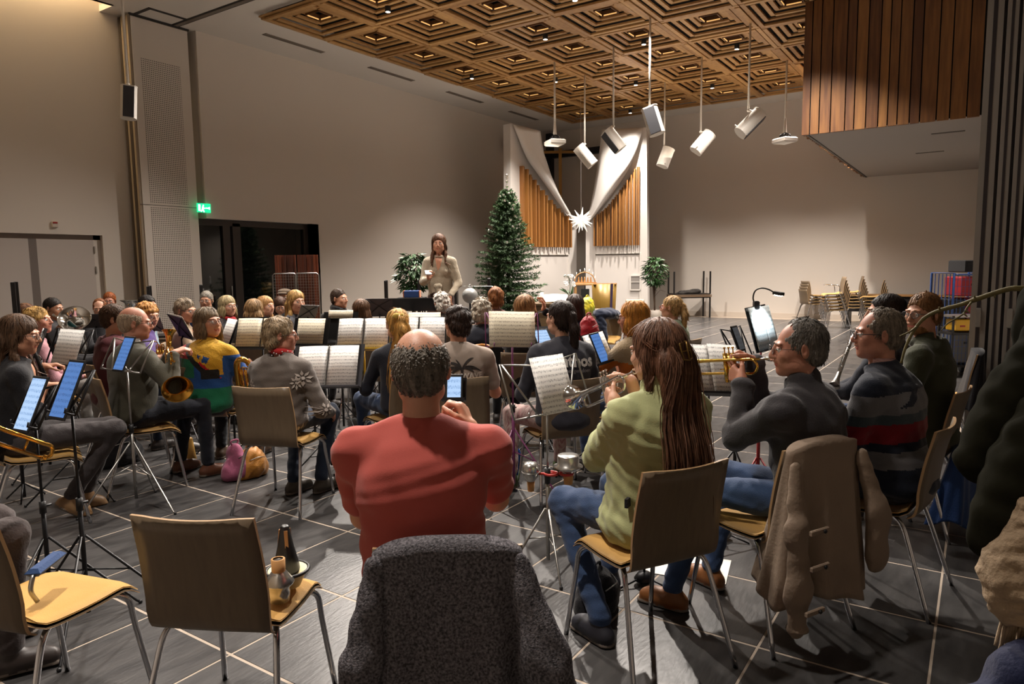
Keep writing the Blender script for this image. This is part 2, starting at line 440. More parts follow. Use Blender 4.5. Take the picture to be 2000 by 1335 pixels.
# far wall, left wall with the glazed opening, recess and the door wall of the near room
sbox('wall_far', XW, XW+.2, -.3, 13, 0, ZC+.1, M_WALL)
wl = sbox('wall_left', 10.62, XW, YW, YW+.2, 0, ZC, M_WALL)
sbox('wall_section', 8.27, 10.62, YW, YW+.2, 2.56, ZC, M_WALL, wl)
sbox('wall_section', 8.07, 8.27, YW, 12.95, 2.56, ZC, M_WALL, wl)
sbox('wall_return', 6.5, 8.1, 12.86, 12.95, 0, ZC, M_WALL, wl)
sbox('trim_1', 10.62, 10.8, YW, 12.9, 0, 2.56, mat('reveal_paint', '#8c7d6c', .7))
w2 = sbox('wall_near_left', 6.32, 6.86, 12.82, 13.0, 0, 7.2, M_WALL)
sbox('wall_section', -3, 6.32, 12.82, 13.0, 2.2, 7.2, M_WALL, w2)
sbox('wall_section', -3, 2.9, 12.82, 13.0, 0, 2.2, M_WALL, w2)
sbox('wall_back', -3.2, -3, -4, 13, 0, 7, M_WALL)
sbox('wall_right', 8.1, XW, -.45, -.3, 0, ZC, M_WALL)
sbox('wall_near_right', -3, 7.0, -4.2, -4, 0, ZC, M_WALL)
sbox('wall_return', 6.9, 7.0, -4, -1.6, 0, ZC, M_WALL)
cm_ = sbox('ceiling', 6.55, 8.24, -4, 13.3, ZC, ZC+.15, M_CEIL)
for q in ((8.24, 21, 10.64, 13.3, ZC), (8.24, 21, -4, 2.26, ZC), (19.44, 21, 2.26, 10.64, ZC), (8.1, 19.6, 2.1, 10.8, ZC+.6)): sbox('ceiling_section', *q, q[4]+.15, M_CEIL, cm_)
cl = sbox('ceiling_near', -3, 6.55, -4, 12.4, ZC, ZC+.15, M_CEIL)
sbox('slot_cap', -3, 6.6, 12.3, 13.3, 7.2, 7.3, M_WALL2, cl); sbox('slot_side', -3, 6.55, 12.32, 12.4, ZC, 7.2, M_WALL2, cl); sbox('slot_end', 6.55, 6.6, 12.4, 12.82, ZC+.1, 7.2, M_WALL2, cl)
for nm, a in (('baseboard_far', (XW-.02, XW, -.3, YW, 0, .14)), ('baseboard_left', (10.8, XW, YW-.02, YW, 0, .14))):
    sbox(nm, *a, mat('baseboard_paint', '#bdb1a4', .5))
# glazed door and window in the left wall
door = thing('door_1', 'dark framed glazed double door in the left wall', None, (7.9, 12.6, 0)); door['kind'] = 'structure'; del door['label']
def fr(x0, x1, z0, z1, nm='door_frame', m=M_DFRAME, y0=12.55, y1=12.65):
    return sbox(nm, x0-7.9, x1-7.9, y0-12.6, y1-12.6, z0, z1, m, door)
fr(7.88, 10.62, 2.44, 2.56); fr(7.88, 7.98, 0, 2.44); fr(8.5, 8.66, 0, 2.44); fr(8.72, 8.9, 0, 2.5); fr(10.5, 10.62, 0, 2.44); fr(7.88, 10.62, 0, .12)
fr(7.98, 8.5, .12, 2.44, 'glass_pane', M_GLASS, 12.6, 12.62); fr(8.9, 10.5, .12, 2.44, 'glass_pane', M_GLASS, 12.6, 12.62)
MB().tube([(.72, -.07, .95), (.72, -.07, 1.25)], .012).build('door_handle', M_STEEL, door)
# white double door of the near room
M_DOOR = mat('door_paint', '#b5aba3', .6)
d2 = thing('door_2', None, None, (4.6, 12.9, 0)); d2['kind'] = 'structure'
for (x0, x1, z0, z1, nm, m) in ((2.9, 5.19, 0, 2.12, 'door_leaf', M_DOOR), (5.31, 6.2, 0, 2.12, 'door_leaf', M_DOOR), (5.19, 5.31, 0, 2.12, 'meeting_strip', mat('grey_strip', '#6f655f', .6)), (6.2, 6.32, 0, 2.2, 'door_frame', M_WALL2), (2.9, 6.32, 2.12, 2.2, 'door_header', mat('header_shadow', '#7f736b', .7))):  # header coloured darker for the shadow under the lintel
    sbox(nm, x0-4.6, x1-4.6, 0, .05, z0, z1, m, d2)
for z in (.3, 1.6, 1.95): sbox('hinge', 1.6, 1.62, -.02, 0, z-.06, z+.06, M_STEEL, d2)
# perforated pivot door that closes the partition pocket
def perf_mat():
    m = bpy.data.materials.new('perforated_board'); m.use_nodes = True; nt = m.node_tree; N = nt.nodes; L = nt.links; b = N['Principled BSDF']
    b.inputs['Roughness'].default_value = .8; tc = N.new('ShaderNodeTexCoord'); sp = N.new('ShaderNodeSeparateXYZ'); L.new(tc.outputs['Object'], sp.inputs[0])
    prev = None
    def op(o, a, bb=None):
        n = N.new('ShaderNodeMath'); n.operation = o
        if isinstance(a, (int, float)): n.inputs[0].default_value = a
        else: L.new(a, n.inputs[0])
        if bb is not None:
            if isinstance(bb, (int, float)): n.inputs[1].default_value = bb
            else: L.new(bb, n.inputs[1])
        return n.outputs[0]
    fx = op('FRACT', op('MULTIPLY', sp.outputs['X'], 1/.034)); fz = op('FRACT', op('MULTIPLY', sp.outputs['Z'], 1/.034))
    r = op('ADD', op('POWER', op('SUBTRACT', fx, .5), 2), op('POWER', op('SUBTRACT', fz, .5), 2)); hole = op('LESS_THAN', r, .07)
    mx = N.new('ShaderNodeMix'); mx.data_type = 'RGBA'; mx.inputs['A'].default_value = (*lin('#c8bfb5'), 1); mx.inputs['B'].default_value = (*lin('#2b2521'), 1)
    L.new(hole, mx.inputs['Factor']); L.new(mx.outputs['Result'], b.inputs['Base Color']); return m
M_PERF = perf_mat(); M_PANEL = mat('panel_paint', '#c8bfb5', .8)
pv = thing('pivot_door', 'tall pale perforated door panel closing the partition pocket beside the glazed opening', 'door panel', (7.39, 12.47, 0))
sbox('panel', -.5, .55, 0, .07, .02, 5.97, M_PANEL, pv)
sbox('perforated_field', -.36, .36, -.004, 0, .1, 2.72, M_PERF, pv); sbox('perforated_field', -.36, .36, -.004, 0, 2.78, 5.3, M_PERF, pv)
sbox('seam', -.55, .55, -.002, .0, 2.745, 2.755, M_DFRAME, pv)
pk = thing('folding_partition', 'stacked partition leaves showing narrow grey edges beside the perforated panel', 'partition', (6.86, 12.5, 0))
for k in range(4): sbox('leaf', -.02+.0*k, .02, -.02+.08*k, .045+.08*k, 0, 5.98, mat('leaf_edge', '#8c7c68', .6) if k % 2 == 0 else mat('leaf_edge_dark', '#3f352d', .6), pk)
# folded partition at the right
pr_ = thing('folding_partition', 'parked stack of grey folding wall leaves at the right edge of the hall', 'partition', (7.4, 0, 0))
M_L1 = mat('leaf_grey', '#8f8880', .5); M_L2 = mat('leaf_seal', '#2a2224', .5)
y = .06
for k in range(12):
    w = .075 if k else .11
    sbox('leaf', -.5, .66, y-w, y, .01, 5.96, M_L1, pr_, bev=.004); 
    lf = sbox('seal', -.47, .6, y-w-.018, y-w, .01, 5.94, M_L2, pr_)
    sbox('edge_groove', -.504, -.5, y-w*.62, y-w*.38, .01, 5.9, M_L2, pr_)
    if k % 2 == 0: MB().box((-.51, y-w/2, 1.1), (.02, .035, .16), bev=.006).build('latch', M_STEEL, pr_)
    y -= w+.022
# partition track and ceiling slots
tr = sbox('trim_2', 7.62, 7.66, -4, 12.44, ZC-.004, ZC+.01, mat('track_groove', '#262220', .6)); sbox('rail', .0, 0, 0, 0, 0, 0, M_STEEL, tr) if False else None
sbox('trim_3', 7.66, 7.74, -4, 12.44, ZC-.012, ZC+.01, mat('track_metal', '#6d645b', .4, .3)); sbox('trim_4', 7.74, 7.77, -4, 12.44, ZC-.004, ZC+.01, MATS['track_groove'])
sbox('trim_5', 6.93, 7.62, 11.95, 12.03, ZC-.005, ZC+.01, MATS['track_groove']); sbox('trim_6', 6.93, 7.0, 12.03, 12.46, ZC-.005, ZC+.01, MATS['track_groove']); sbox('trim_7', 6.86, 7.96, 12.44, 12.47, ZC-.03, ZC+.01, MATS['track_groove'])
for k, (x0, x1) in enumerate(((8.92, 10.36), (11.68, 13.13), (14.43, 15.93), (17.27, 18.78))):
    v = thing('ceiling_vent', ['long ceiling air slot nearest the perforated panel', 'second long ceiling air slot from the perforated panel', 'third long ceiling air slot from the perforated panel', 'last ceiling air slot, nearest the white organ screen'][k], 'vent', ((x0+x1)/2, 11.53, ZC))
    h = (x1-x0)/2
    sbox('slot', -h, h, -.05, .05, -.006, 0, mat('vent_dark', '#4a423b', .6), v)
    for s in (-.055, .055, 0): sbox('vent_blade', -h, h, s-.006, s+.006, -.012, 0, mat('vent_metal', '#80756a', .5), v)
# gallery block with boarded front over the far right
M_TIMB = mat('gallery_board', '#946634', .5, noise=.5, nscale=3, stretch=(6, 6, .5), col2='#56331a', rnd=.85, bump=.05, bscale=30)
gb = sbox('gallery', 13.16, XW, -.28, 2.62, 3.78, 5.95, mat('soffit_paint', '#97908a', .85))
bx = [225, 280, 340, 413, 507, 567, 643, 723, 785, 848, 928, 995, 1103, 1190, 1300, 1390]
ys = [pospl(1500+b/3.338, 200, (13.1, 0, 0), (1, 0, 0))[1] for b in bx]
for a, b in zip(ys[:-1], ys[1:]): sbox('board', 13.07, 13.12, b+.012, a-.006, 3.74, 5.93, M_TIMB, gb, bev=.004)
sbox('board_backing', 13.12, 13.16, -.28, 2.66, 3.77, 5.95, mat('backing_black', '#0c0a09', .8), gb)
sbox('edge_batten', 13.12, 20.8, 2.62, 2.66, 3.765, 5.9, M_DFRAME, gb)
for k in range(44):
    x = 13.25+k*.17; t = random.choice((.03, .05, .07)); sbox('batten', x, x+random.uniform(.07, .13), 2.66, 2.66+t, 3.77-random.uniform(0, .012), 5.9, M_TIMB, gb)
for q in ((17.0, 1.0), (14.6, .6)):
    sbox('soffit_slot', q[0]-.05, q[0]+.05, q[1]-.25, q[1]+.25, 3.774, 3.781, MATS['vent_dark'], gb)
# ------------------------------------------------------------------ timber coffers
M_WOOD = mat('cedar_plank', '#b38b56', .5, noise=.35, nscale=3, stretch=(3, 3, 3), col2='#7d5429', rnd=.6, island=True, bump=.05, bscale=25)
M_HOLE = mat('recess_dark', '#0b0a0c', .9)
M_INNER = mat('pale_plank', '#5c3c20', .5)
M_EDGEGLOW = mat('edge_glow', '#ffd9a0', .5, emit='#ffc070', estr=.55)
M_LAMP = mat('lamp_face', '#ffffff', .5, emit='#fff2dd', estr=14)
CW = 1.41; CX0, CY1, ZW = 8.2, 10.68, 5.9
def plank_me(L): return MB().box((0, 0, 0), (L, .082, .035), bev=.003).mesh('plank', M_WOOD)
RINGS = [(.655, 0.0), (.535, .04), (.415, .08), (.30, .12), (.205, .16)]
PL = [plank_me(2*h+.088 if i < 4 else 2*h+.05) for i, (h, z) in enumerate(RINGS)]; PS = [plank_me(2*h-.088-.004) for h, z in RINGS]
ords = ['first', 'second', 'third', 'fourth', 'fifth', 'sixth', 'seventh', 'eighth']
spotted = {(0, 1), (3, 0), (2, 2), (4, 1), (1, 3), (3, 3), (5, 2), (2, 5), (4, 4), (6, 3), (0, 4), (5, 5), (7, 1)}
for i in range(8):
    for j in range(6):
        cx, cy = CX0+CW*(i+.5), CY1-CW*(j+.5)
        c = thing('ceiling_coffer', 'square timber ceiling coffer, %s row from the left wall, %s from the camera end' % (ords[j], ords[i]), 'ceiling panel', (cx, cy, ZW), 0, 'timber coffers of the hall ceiling')
        far = AX_F[0]*cx+AX_F[1]*cy > 15.5; mb = MB()
        for q, (h, z) in enumerate(RINGS):
            sw = (q+i+j) % 2
            for sd in (0, 1, 2, 3):
                a = sd*pi/2; long = (sd % 2) == sw
                off = Vector((0, h, 0)); off.rotate(Matrix.Rotation(a, 3, 'Z')); zz = z+(.012 if long else 0)+random.uniform(0, .006)
                L = (2*h+.088+.05*((q*7+sd*3+i) % 3) if q < 4 else 2*h+.05) if long else 2*h-.092
                if far: mb.box((off.x, off.y, zz), (L, .088, .03), R=rotz(a))
                else:
                    p = link('plank', (PL if long else PS)[q], c, (off.x, off.y, zz)); p.rotation_euler = (random.uniform(-.02, .02), 0, a)
        if far: mb.build('planks', M_WOOD, c, fix=False)['kind'] = 'stuff'
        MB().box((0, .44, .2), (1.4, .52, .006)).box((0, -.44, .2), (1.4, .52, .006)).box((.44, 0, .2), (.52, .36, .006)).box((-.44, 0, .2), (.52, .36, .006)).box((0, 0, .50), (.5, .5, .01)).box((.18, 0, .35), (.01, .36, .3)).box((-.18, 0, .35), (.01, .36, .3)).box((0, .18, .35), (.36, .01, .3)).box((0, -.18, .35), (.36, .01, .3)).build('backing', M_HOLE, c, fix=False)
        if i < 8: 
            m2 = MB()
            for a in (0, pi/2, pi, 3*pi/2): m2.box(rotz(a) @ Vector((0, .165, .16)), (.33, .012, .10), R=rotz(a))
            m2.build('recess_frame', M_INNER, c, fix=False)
            m3 = MB(); m3.box((.155, 0, .125), (.008, .25, .018)); m3.box((0, .155, .125), (.25, .008, .018)); m3.build('lit_edge', M_EDGEGLOW, c, fix=False)  # glowing strips added so the far edges of the hole look lit
        if (i, j) in spotted:
            m4 = MB().lathe([(.0, -.03), (.045, -.03), (.05, -.02), (.05, .06)], (.255, .0, 0), 16); m4.build('spot_housing', M_BLACK, c)
            MB().lathe([(0, 0), (.04, 0)], (.255, 0, -.032), 12).build('spot_lamp', M_LAMP, c)
# square grid strips between coffers
gr = thing('coffer_frame', 'timber grid strips between the ceiling coffers', 'ceiling panel', (CX0, CY1, ZW))
for k in range(9): sbox('strip', CW*k-.035, CW*k+.035, -CW*6, 0, .03, .055, M_WOOD, gr)
for k in range(7): sbox('strip', 0, CW*8, -CW*k-.035, -CW*k+.035, .045, .07, M_WOOD, gr)
# ------------------------------------------------------------------ chair template
def chair_parts(root, arms=False, det=1):
    def prof(t):   # backrest profile, t 0..1 from seat bend to top
        P = [(-.165, .432), (-.205, .452), (-.226, .50), (-.236, .60), (-.252, .70), (-.285, .835)]
        q = t*(len(P)-1); i = min(int(q), len(P)-2); f = q-i; return (P[i][0]+(P[i+1][0]-P[i][0])*f, P[i][1]+(P[i+1][1]-P[i][1])*f)
    nu, nv = 9, 12; vs = []; fs = []; ms = []
    for side in (0, 1):
        for a in range(nv+1):
            y, z = prof(a/nv); t = a/nv
            for b in range(nu+1):
                u = b/nu*2-1; w = .196+.008*math.sin(t*3); rr = 0
                if a == nv: rr = .008*u*u
                yy = y+.026*u*u*min(1, t*2)-(.011 if side else 0); vs.append((u*w, yy, z+rr-(.004 if abs(u) > .99 and a == nv else 0)))
    n1 = (nv+1)*(nu+1); mb = MB(); mb.v = vs
    for a in range(nv):
        for b in range(nu):
            i = a*(nu+1)+b
            mb.f.append((i, i+1, i+nu+2, i+nu+1)); mb.m.append(0); mb.sm.append(True)
            j = i+n1; mb.f.append((j+nu+1, j+nu+2, j+1, j)); mb.m.append(0); mb.sm.append(True)
    def edge(i, j): mb.f.append((i, j, j+n1, i+n1)); mb.m.append(1); mb.sm.append(False)
    for b in range(nu): edge(b+1, b); edge(nv*(nu+1)+b, nv*(nu+1)+b+1)
    for a in range(nv): edge(a*(nu+1), (a+1)*(nu+1)); edge((a+1)*(nu+1)+nu, a*(nu+1)+nu)
    mb.build('backrest', [M_SHELL, M_EDGE], root, fix=False)
    def slab(name, y0, y1, z, th, w, m, m2, dome):
        nu, nv = 8, 12; vs = []; b_ = MB()
        for side in (1, 0):
            for a in range(nv+1):
                t = a/nv; y = y0+(y1-y0)*t
                for b in range(nu+1):
                    u = b/nu*2-1; zz = z+(.014*math.sin(t*pi*.9)*-1)-.045*max(0, (t-.78)/.22)**2+(th*(1-.7*max(0, abs(u)-.8)/.2) if side else 0)
                    if t < .1: zz += .02*(1-t/.1)
                    ww = w*(1-.05*(t if t < .9 else .9+ (t-.9)*4)); vs.append((u*ww, y, zz))
        b_.v = vs; n1 = (nv+1)*(nu+1)
        for a in range(nv):
            for b in range(nu):
                i = a*(nu+1)+b; b_.f.append((i, i+1, i+nu+2, i+nu+1)); b_.m.append(0); b_.sm.append(True)
                j = i+n1; b_.f.append((j+nu+1, j+nu+2, j+1, j)); b_.m.append(0); b_.sm.append(True)
        def ed(i, j): b_.f.append((j, i, i+n1, j+n1)); b_.m.append(1); b_.sm.append(True)
        for b in range(nu): ed(b+1, b); ed(nv*(nu+1)+b, nv*(nu+1)+b+1)
        for a in range(nv): ed(a*(nu+1), (a+1)*(nu+1)); ed((a+1)*(nu+1)+nu, a*(nu+1)+nu)
        b_.build(name, [m, m2], root, fix=False)
    slab('seat_shell', -.175, .225, .437, .011, .205, M_SHELL, M_EDGE, 0)
    slab('seat', -.17, .222, .450, .016, .2, M_YELLOW, M_YELLOW, 1)
    for s in (-1, 1):
        b = MB().tube(bez([(s*.13, -.05, .428), (s*.165, -.10, .43), (s*.19, -.15, .40), (s*.205, -.19, .3), (s*.24, -.285, .0)], 5), .0105, 9); b.build('leg', M_CHROME, root, fix=False)
        b = MB().tube(bez([(s*.13, .10, .416), (s*.17, .145, .413), (s*.193, .175, .38), (s*.2, .19, .28), (s*.222, .235, .0)], 5), .0105, 9); b.build('leg', M_CHROME, root, fix=False)
        if arms: MB().tube(bez([(s*.2, -.12, .43), (s*.25, -.12, .5), (s*.255, -.1, .62), (s*.255, -.02, .655), (s*.25, .14, .65)], 5), .011, 8).build('armrest', M_CHROME, root, fix=False)
    b = MB()
    b.tube([(-.13, -.05, .425), (-.13, .10, .42)], .009, 6); b.tube([(.13, -.05, .425), (.13, .10, .42)], .009, 6); b.tube([(-.14, .02, .424), (.14, .02, .424)], .009, 6)
    b.build('seat_frame', M_CHROME, root, fix=False)
_ch0 = None; _ch1 = None
GR_CH = 'hall chairs set out for the band'
def chair(x, y, ang, label, z=0.0, arms=False, group=None):
    """ang: world heading (deg) the sitter faces"""
    global _ch0, _ch1
    src = _ch1 if arms else _ch0
    if src is None:
        r = thing('hall_chair', label, 'chair'); chair_parts(r, arms)
        if arms: _ch1 = r
        else: _ch0 = r
    else: r = copy_tree(src)
    r.location = (x, y, z); r.rotation_euler = (0, 0, math.radians(ang-90))
    r['label'] = label; r['category'] = 'chair'
    if group: r['group'] = group
    elif 'group' in r: del r['group']
    return r
# ------------------------------------------------------------------ hanging loudspeakers and projectors
M_ROD = mat('white_rod', '#cfc8be', .5); M_SPK = mat('speaker_white', '#d9d3ca', .5); M_GRILLE = mat('speaker_grille', '#35353a', .6)
def speaker2(rx, ry, zb, p0, p1, facing, label, h, zt=5.93, rad=.145):
    """p0 / p1: pixels of the cabinet's upper and lower end; facing: (right, up, toward) weights of the grille direction"""
    P = Vector((rx, ry, zb)); d = (P-Vector((0, 0, EYE))).dot(Vector(AX_F))
    a = pos(p0[0], p0[1], d); b = pos(p1[0], p1[1], d); axd = (b-a).normalized()
    f = Vector(AX_R)*facing[0]+Vector(AX_U)*facing[1]-Vector(AX_F)*facing[2]; f = (f-axd*f.dot(axd)).normalized()
    zv = -axd; yv = -f; xv = yv.cross(zv); Rm = Matrix((xv, yv, zv)).transposed(); c = (a+b)/2
    t = thing('hanging_speaker', label, 'loudspeaker', P)
    MB().tube([(0, 0, .0), (0, 0, zt-zb)], .02, 8).build('rod', M_ROD, t)
    L = (b-a).length
    prof = [(rad*math.sin(math.radians(q)), -rad*math.cos(math.radians(q))) for q in range(42, 319, 12)]
    MB().prism(prof, -L/2, L/2, R=Rm, c=c-P).build('cabinet', M_SPK, t)
    MB().box(c-P+Rm @ Vector((0, -rad*.78, 0)), (rad*1.32, .02, L*.96), R=Rm, bev=.006).build('grille', M_GRILLE, t)
    MB().prism([(x*1.04, y*1.04) for x, y in prof], L/2, L/2+.012, R=Rm, c=c-P).build('end_plate', M_SPK, t)
    MB().tube([(0, 0, 0), (c-P)*.0+(a-P)*.6], .022, 8).ball((0, 0, 0), .03).build('swivel', M_SPK, t)
    MB().tube([b-P+Rm @ Vector((0, rad*.7, .06)), b-P+Rm @ Vector((0, rad*1.3, .05))], .016, 6).build('bracket_knob', M_SPK, t)
rods = [(12.09, 5.07, (1268, 211), (1284, 262), (-.35, -.2, 1), 'nearest hanging loudspeaker, upright with its dark grille towards the camera'),
        (13.31, 6.36, (1185, 256), (1213, 292), (-.95, -.5, .35), 'white tilted loudspeaker with a dark grille strip, in front of the right sail'),
        (14.79, 7.79, (1130, 288), (1158, 322), (.3, .2, -1), 'white tilted loudspeaker hanging before the gap between the sails'),
        (16.42, 6.50, (1306, 291), (1293, 325), (-.3, -.3, -1), 'smallest white tilted loudspeaker, third rod from the left among those on the grey wall side'),
        (14.99, 5.12, (1386, 262), (1358, 296), (.2, -.2, -1), 'white loudspeaker tilted down to the left, in front of the far wall'),
        (13.47, 3.71, (1485, 222), (1446, 261), (.9, -.75, .15), 'rightmost white tilted loudspeaker with dark underside')]
for a in rods: speaker2(a[0], a[1], 4.36, a[2], a[3], a[4], a[5], .5)
# the one in the near room, at the upper left
d_ = 10.6; P = pos(250, 165, d_); 
speaker2(P.x, P.y, P.z, (252, 170), (251, 232), (.5, -.1, 1), 'white and dark loudspeaker on a long rod in front of the perforated panel', .5, 6.0, .112)
def projector(x, y, zb, label):
    t = thing('ceiling_projector', label, 'projector', (x, y, zb))
    MB().tube([(0, 0, .05), (0, 0, 5.93-zb)], .022, 8).lathe([(.022, .35), (.03, .2), (.04, .05)], (0, 0, 0), 10).build('rod', M_ROD, t)
    MB().box((0, 0, -.12), (.42, .34, .11), R=rotz(.9), bev=.025).build('body', M_SPK, t)
    MB().tube([rotz(.9) @ Vector((.08, -.165, -.12)), rotz(.9) @ Vector((.08, -.2, -.12))], .035, 12).build('lens', M_BLACK, t)
    b = MB(); 
    for a in (0, pi/2, pi, 3*pi/2): b.tube([(0, 0, .04), (math.cos(a)*.1, math.sin(a)*.1, 0), (math.cos(a)*.12, math.sin(a)*.12, -.07)], .012, 6)
    b.box((0, 0, -.03), (.16, .16, .04)); b.build('mount', M_BLACKM, t)
    MB().tube(bez([(.02, 0, .06), (.1, .05, .02), (.12, .1, -.06)], 4), .006, 5).build('cable', M_WHITE, t)
projector(13.43, 7.8, 4.33, 'white projector hanging on a rod over the left sail')
projector(16.31, 3.7, 4.33, 'white projector hanging on a rod beside the timber gallery')
# ------------------------------------------------------------------ signs on the walls
P = pospl(398, 406, (0, 12.36, 0), (0, 1, 0)); ex = thing('exit_sign', 'small glowing green emergency exit sign above the glazed door', 'sign', P)
MB().box((0, 0, 0), (.27, .03, .17), bev=.004).build('box', mat('exit_green', '#17b872', .4, emit='#18d98a', estr=1.1), ex)
wm = mat('exit_white', '#e8fff4', .4, emit='#d8ffee', estr=2.6); b = MB()
b.box((-.03, -.017, -.01), (.035, .004, .07), R=roty(.25)).ball((-.018, -.017, .045), (.014, .004, .014)).box((-.052, -.017, -.05), (.02, .004, .055), R=roty(.8)).box((-.015, -.017, -.055), (.018, .004, .05), R=roty(-.3)).box((-.01, -.017, .0), (.05, .004, .014), R=roty(.4))
b.box((-.1, -.017, 0), (.04, .004, .12)).prism([(-.02, 0), (.03, .028), (.03, -.028)], -.002, .002, R=rotx(pi/2), c=(.085, -.017, -.0)); b.box((.05, -.017, 0), (.05, .004, .018))
b.build('pictogram', wm, ex)
P = pospl(107, 438, (0, 12.8, 0), (0, 1, 0)); bx_ = thing('alarm_box', 'small grey box with a red strip on the wall above the double door', 'alarm box', P)
MB().box((0, 0, 0), (.085, .04, .1), bev=.006).build('case', mat('beige_plastic', '#b9aca0', .5), bx_); MB().box((0, -.022, .028), (.07, .006, .03)).build('red_strip', mat('red_plastic', '#8c1a16', .4), bx_)
# ------------------------------------------------------------------ organ screens with sails
M_SAIL = mat('sail_white', '#d6d2cd', .85); M_CASE = mat('case_white', '#cfc9c3', .7)
M_SLAT = mat('organ_slat', '#a06f38', .5, noise=.5, nscale=2, stretch=(3, 3, .6), col2='#8a5a2a', rnd=.8)
def ext(b, pts, n, th, m=0):
    n = Vector(n); A = [Vector(p) for p in pts]; B = [p-n*th for p in A]; k = len(A); b.add(A+B, [tuple(range(k)), tuple(reversed(range(k, 2*k)))]+[(i, i+k, (i+1) % k+k, (i+1) % k) for i in range(k)], m)
def screen(label, P, dv, body, up, lowc, slat, panel, nslat, sgn):
    dv = Vector(dv).normalized(); n = Vector((dv.y, -dv.x, 0));
    if n.dot(Vector(AX_F)) > 0: n = -n
    U = lambda q, off=0.0: pospl(q[0], q[1], Vector(P)+n*off, n)
    t = thing('organ_screen', label, 'organ screen', (P[0], P[1], 0)); o = Vector((P[0], P[1], 0))
    pts = [U(q) for q in body]; pts[-1].z = 0; pts[-2].z = 0
    b = MB(); ext(b, [p-o for p in pts], n, .25); b.build('case', M_CASE, t)
    # sail: lofted strip between the two curves, bulging forward
    A = bez([U(q, .10) for q in up], 6); B = bez([U(q, .10) for q in lowc], 6); K = len(A); nv = 8; vs = []; fs = []
    for i in range(K):
        for j in range(nv+1):
            s = j/nv; bl = (.32*math.sin(pi*min(1, i/K*1.1)))*(s**1.6)*(1-s)*2.6+.10*math.sin(3.2*s*pi)*s*(i/K)*(1-i/K)*2; vs.append(A[i].lerp(B[i], s)+n*(bl+.18*s*math.sin(pi*i/K))-o)
    for i in range(K-1):
        for j in range(nv): q = i*(nv+1)+j; fs.append((q, q+1, q+nv+2, q+nv+1))
    m = MB().add(vs, fs, 0, True); ob = m.build('sail', M_SAIL, t); md = ob.modifiers.new('s', 'SOLIDIFY'); md.thickness = .02
    # slats
    x0, x1, tops, yb = slat; zb = U((x0, yb)).z
    for k in range(nslat):
        f = (k+.5)/nslat; px = x0+(x1-x0)*f; ty = np.interp(px, [q[0] for q in tops], [q[1] for q in tops]); T = U((px, ty)); w = (U((x1, yb))-U((x0, yb))).length/nslat
        dep = (.10, .05, .14, .07)[k % 4]+random.uniform(0, .02); q = MB().box((0, 0, 0), (w*(.5 if k % 2 else .62), dep, T.z-zb)); 
        s = q.build('slat', M_SLAT, t, T.xy.to_3d()-o+n*(dep/2)+Vector((0, 0, (T.z+zb)/2)), fix=False); s.rotation_euler = (0, 0, math.atan2(dv.y, dv.x))
    # access panel with a frame below
    a, c = U(panel[0]), U(panel[1]); w = (c.xy-a.xy).length; mid = (a+c)/2; az = math.atan2(dv.y, dv.x)
    for (cx, w_) in ((-w/2, .03), (w/2, .03)): MB().box((0, 0, 0), (w_, .03, a.z-.1), R=rotz(az)).build('frame_strip', M_WHITE, t, Vector((mid.x, mid.y, 0))-o+dv*cx+n*.01+Vector((0, 0, (a.z+.1)/2)), fix=False)
    MB().box((0, 0, 0), (w, .03, .03), R=rotz(az)).build('frame_strip', M_WHITE, t, Vector((mid.x, mid.y, a.z))-o+n*.01, fix=False)
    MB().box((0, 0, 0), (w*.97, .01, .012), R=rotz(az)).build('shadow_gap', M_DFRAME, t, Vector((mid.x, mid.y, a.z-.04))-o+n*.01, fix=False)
    return t, U, n, dv, o
sA = screen('left white organ screen, its sail sweeping down right over timber slats', (15.74, 10.5, 0), (1, -.16, 0),
       [(996.5, 241), (1055, 255), (1063, 300), (1076, 340), (1093, 380), (1112, 412), (1126, 436), (1126, 600), (998, 600)],
       [(1055, 255), (1063, 300), (1076, 340), (1093, 380), (1112, 412), (1127, 438)],
       [(1003, 243), (1024, 308), (1042, 340), (1066, 374), (1092, 406), (1123, 438)],
       (1014, 1112, [(1014, 324), (1020, 326), (1042, 355), (1068, 388), (1095, 416), (1112, 430)], 481.5), ((1000, 496), (1110, 496)), 25, 1)
sB = screen('right white organ screen, its sail sweeping down left over timber slats', (18.45, 7.82, 0), (-.2, 1, 0),
       [(1175.6, 253), (1263, 248.5), (1266, 600), (1144, 600)] and [(1144, 436), (1154, 400), (1163, 350), (1170, 300), (1175.6, 253), (1263, 248.5), (1265.5, 600), (1144, 600)],
       [(1175.6, 253), (1170, 300), (1163, 350), (1154, 400), (1142, 438)],
       [(1256, 249), (1240, 308), (1222, 345), (1188, 392), (1147, 438)],
       (1160.5, 1251, [(1160, 427), (1187, 404), (1211, 374), (1232, 346), (1245, 326), (1251, 326)], 480.5), ((1162, 495), (1251, 495)), 25, -1)
t, U, n, dv, o = sB; P = U((1241, 552), .02)-o; az = math.atan2(dv.y, dv.x)
b = MB(); b.box((0, 0, .2), (.3, .03, .03), R=rotz(az)); b.box((0, 0, -.2), (.3, .03, .03), R=rotz(az)); b.box(rotz(az) @ Vector((-.14, 0, 0)), (.03, .03, .43), R=rotz(az)); b.box(rotz(az) @ Vector((.14, 0, 0)), (.03, .03, .43), R=rotz(az)); b.box((0, 0, .02), (.3, .03, .015), R=rotz(az))
b.build('niche_frame', M_WHITE, t, P); MB().box((0, 0, 0), (.26, .01, .38), R=rotz(az)).build('niche_back', mat('niche_grey', '#8a8580', .4), t, P)
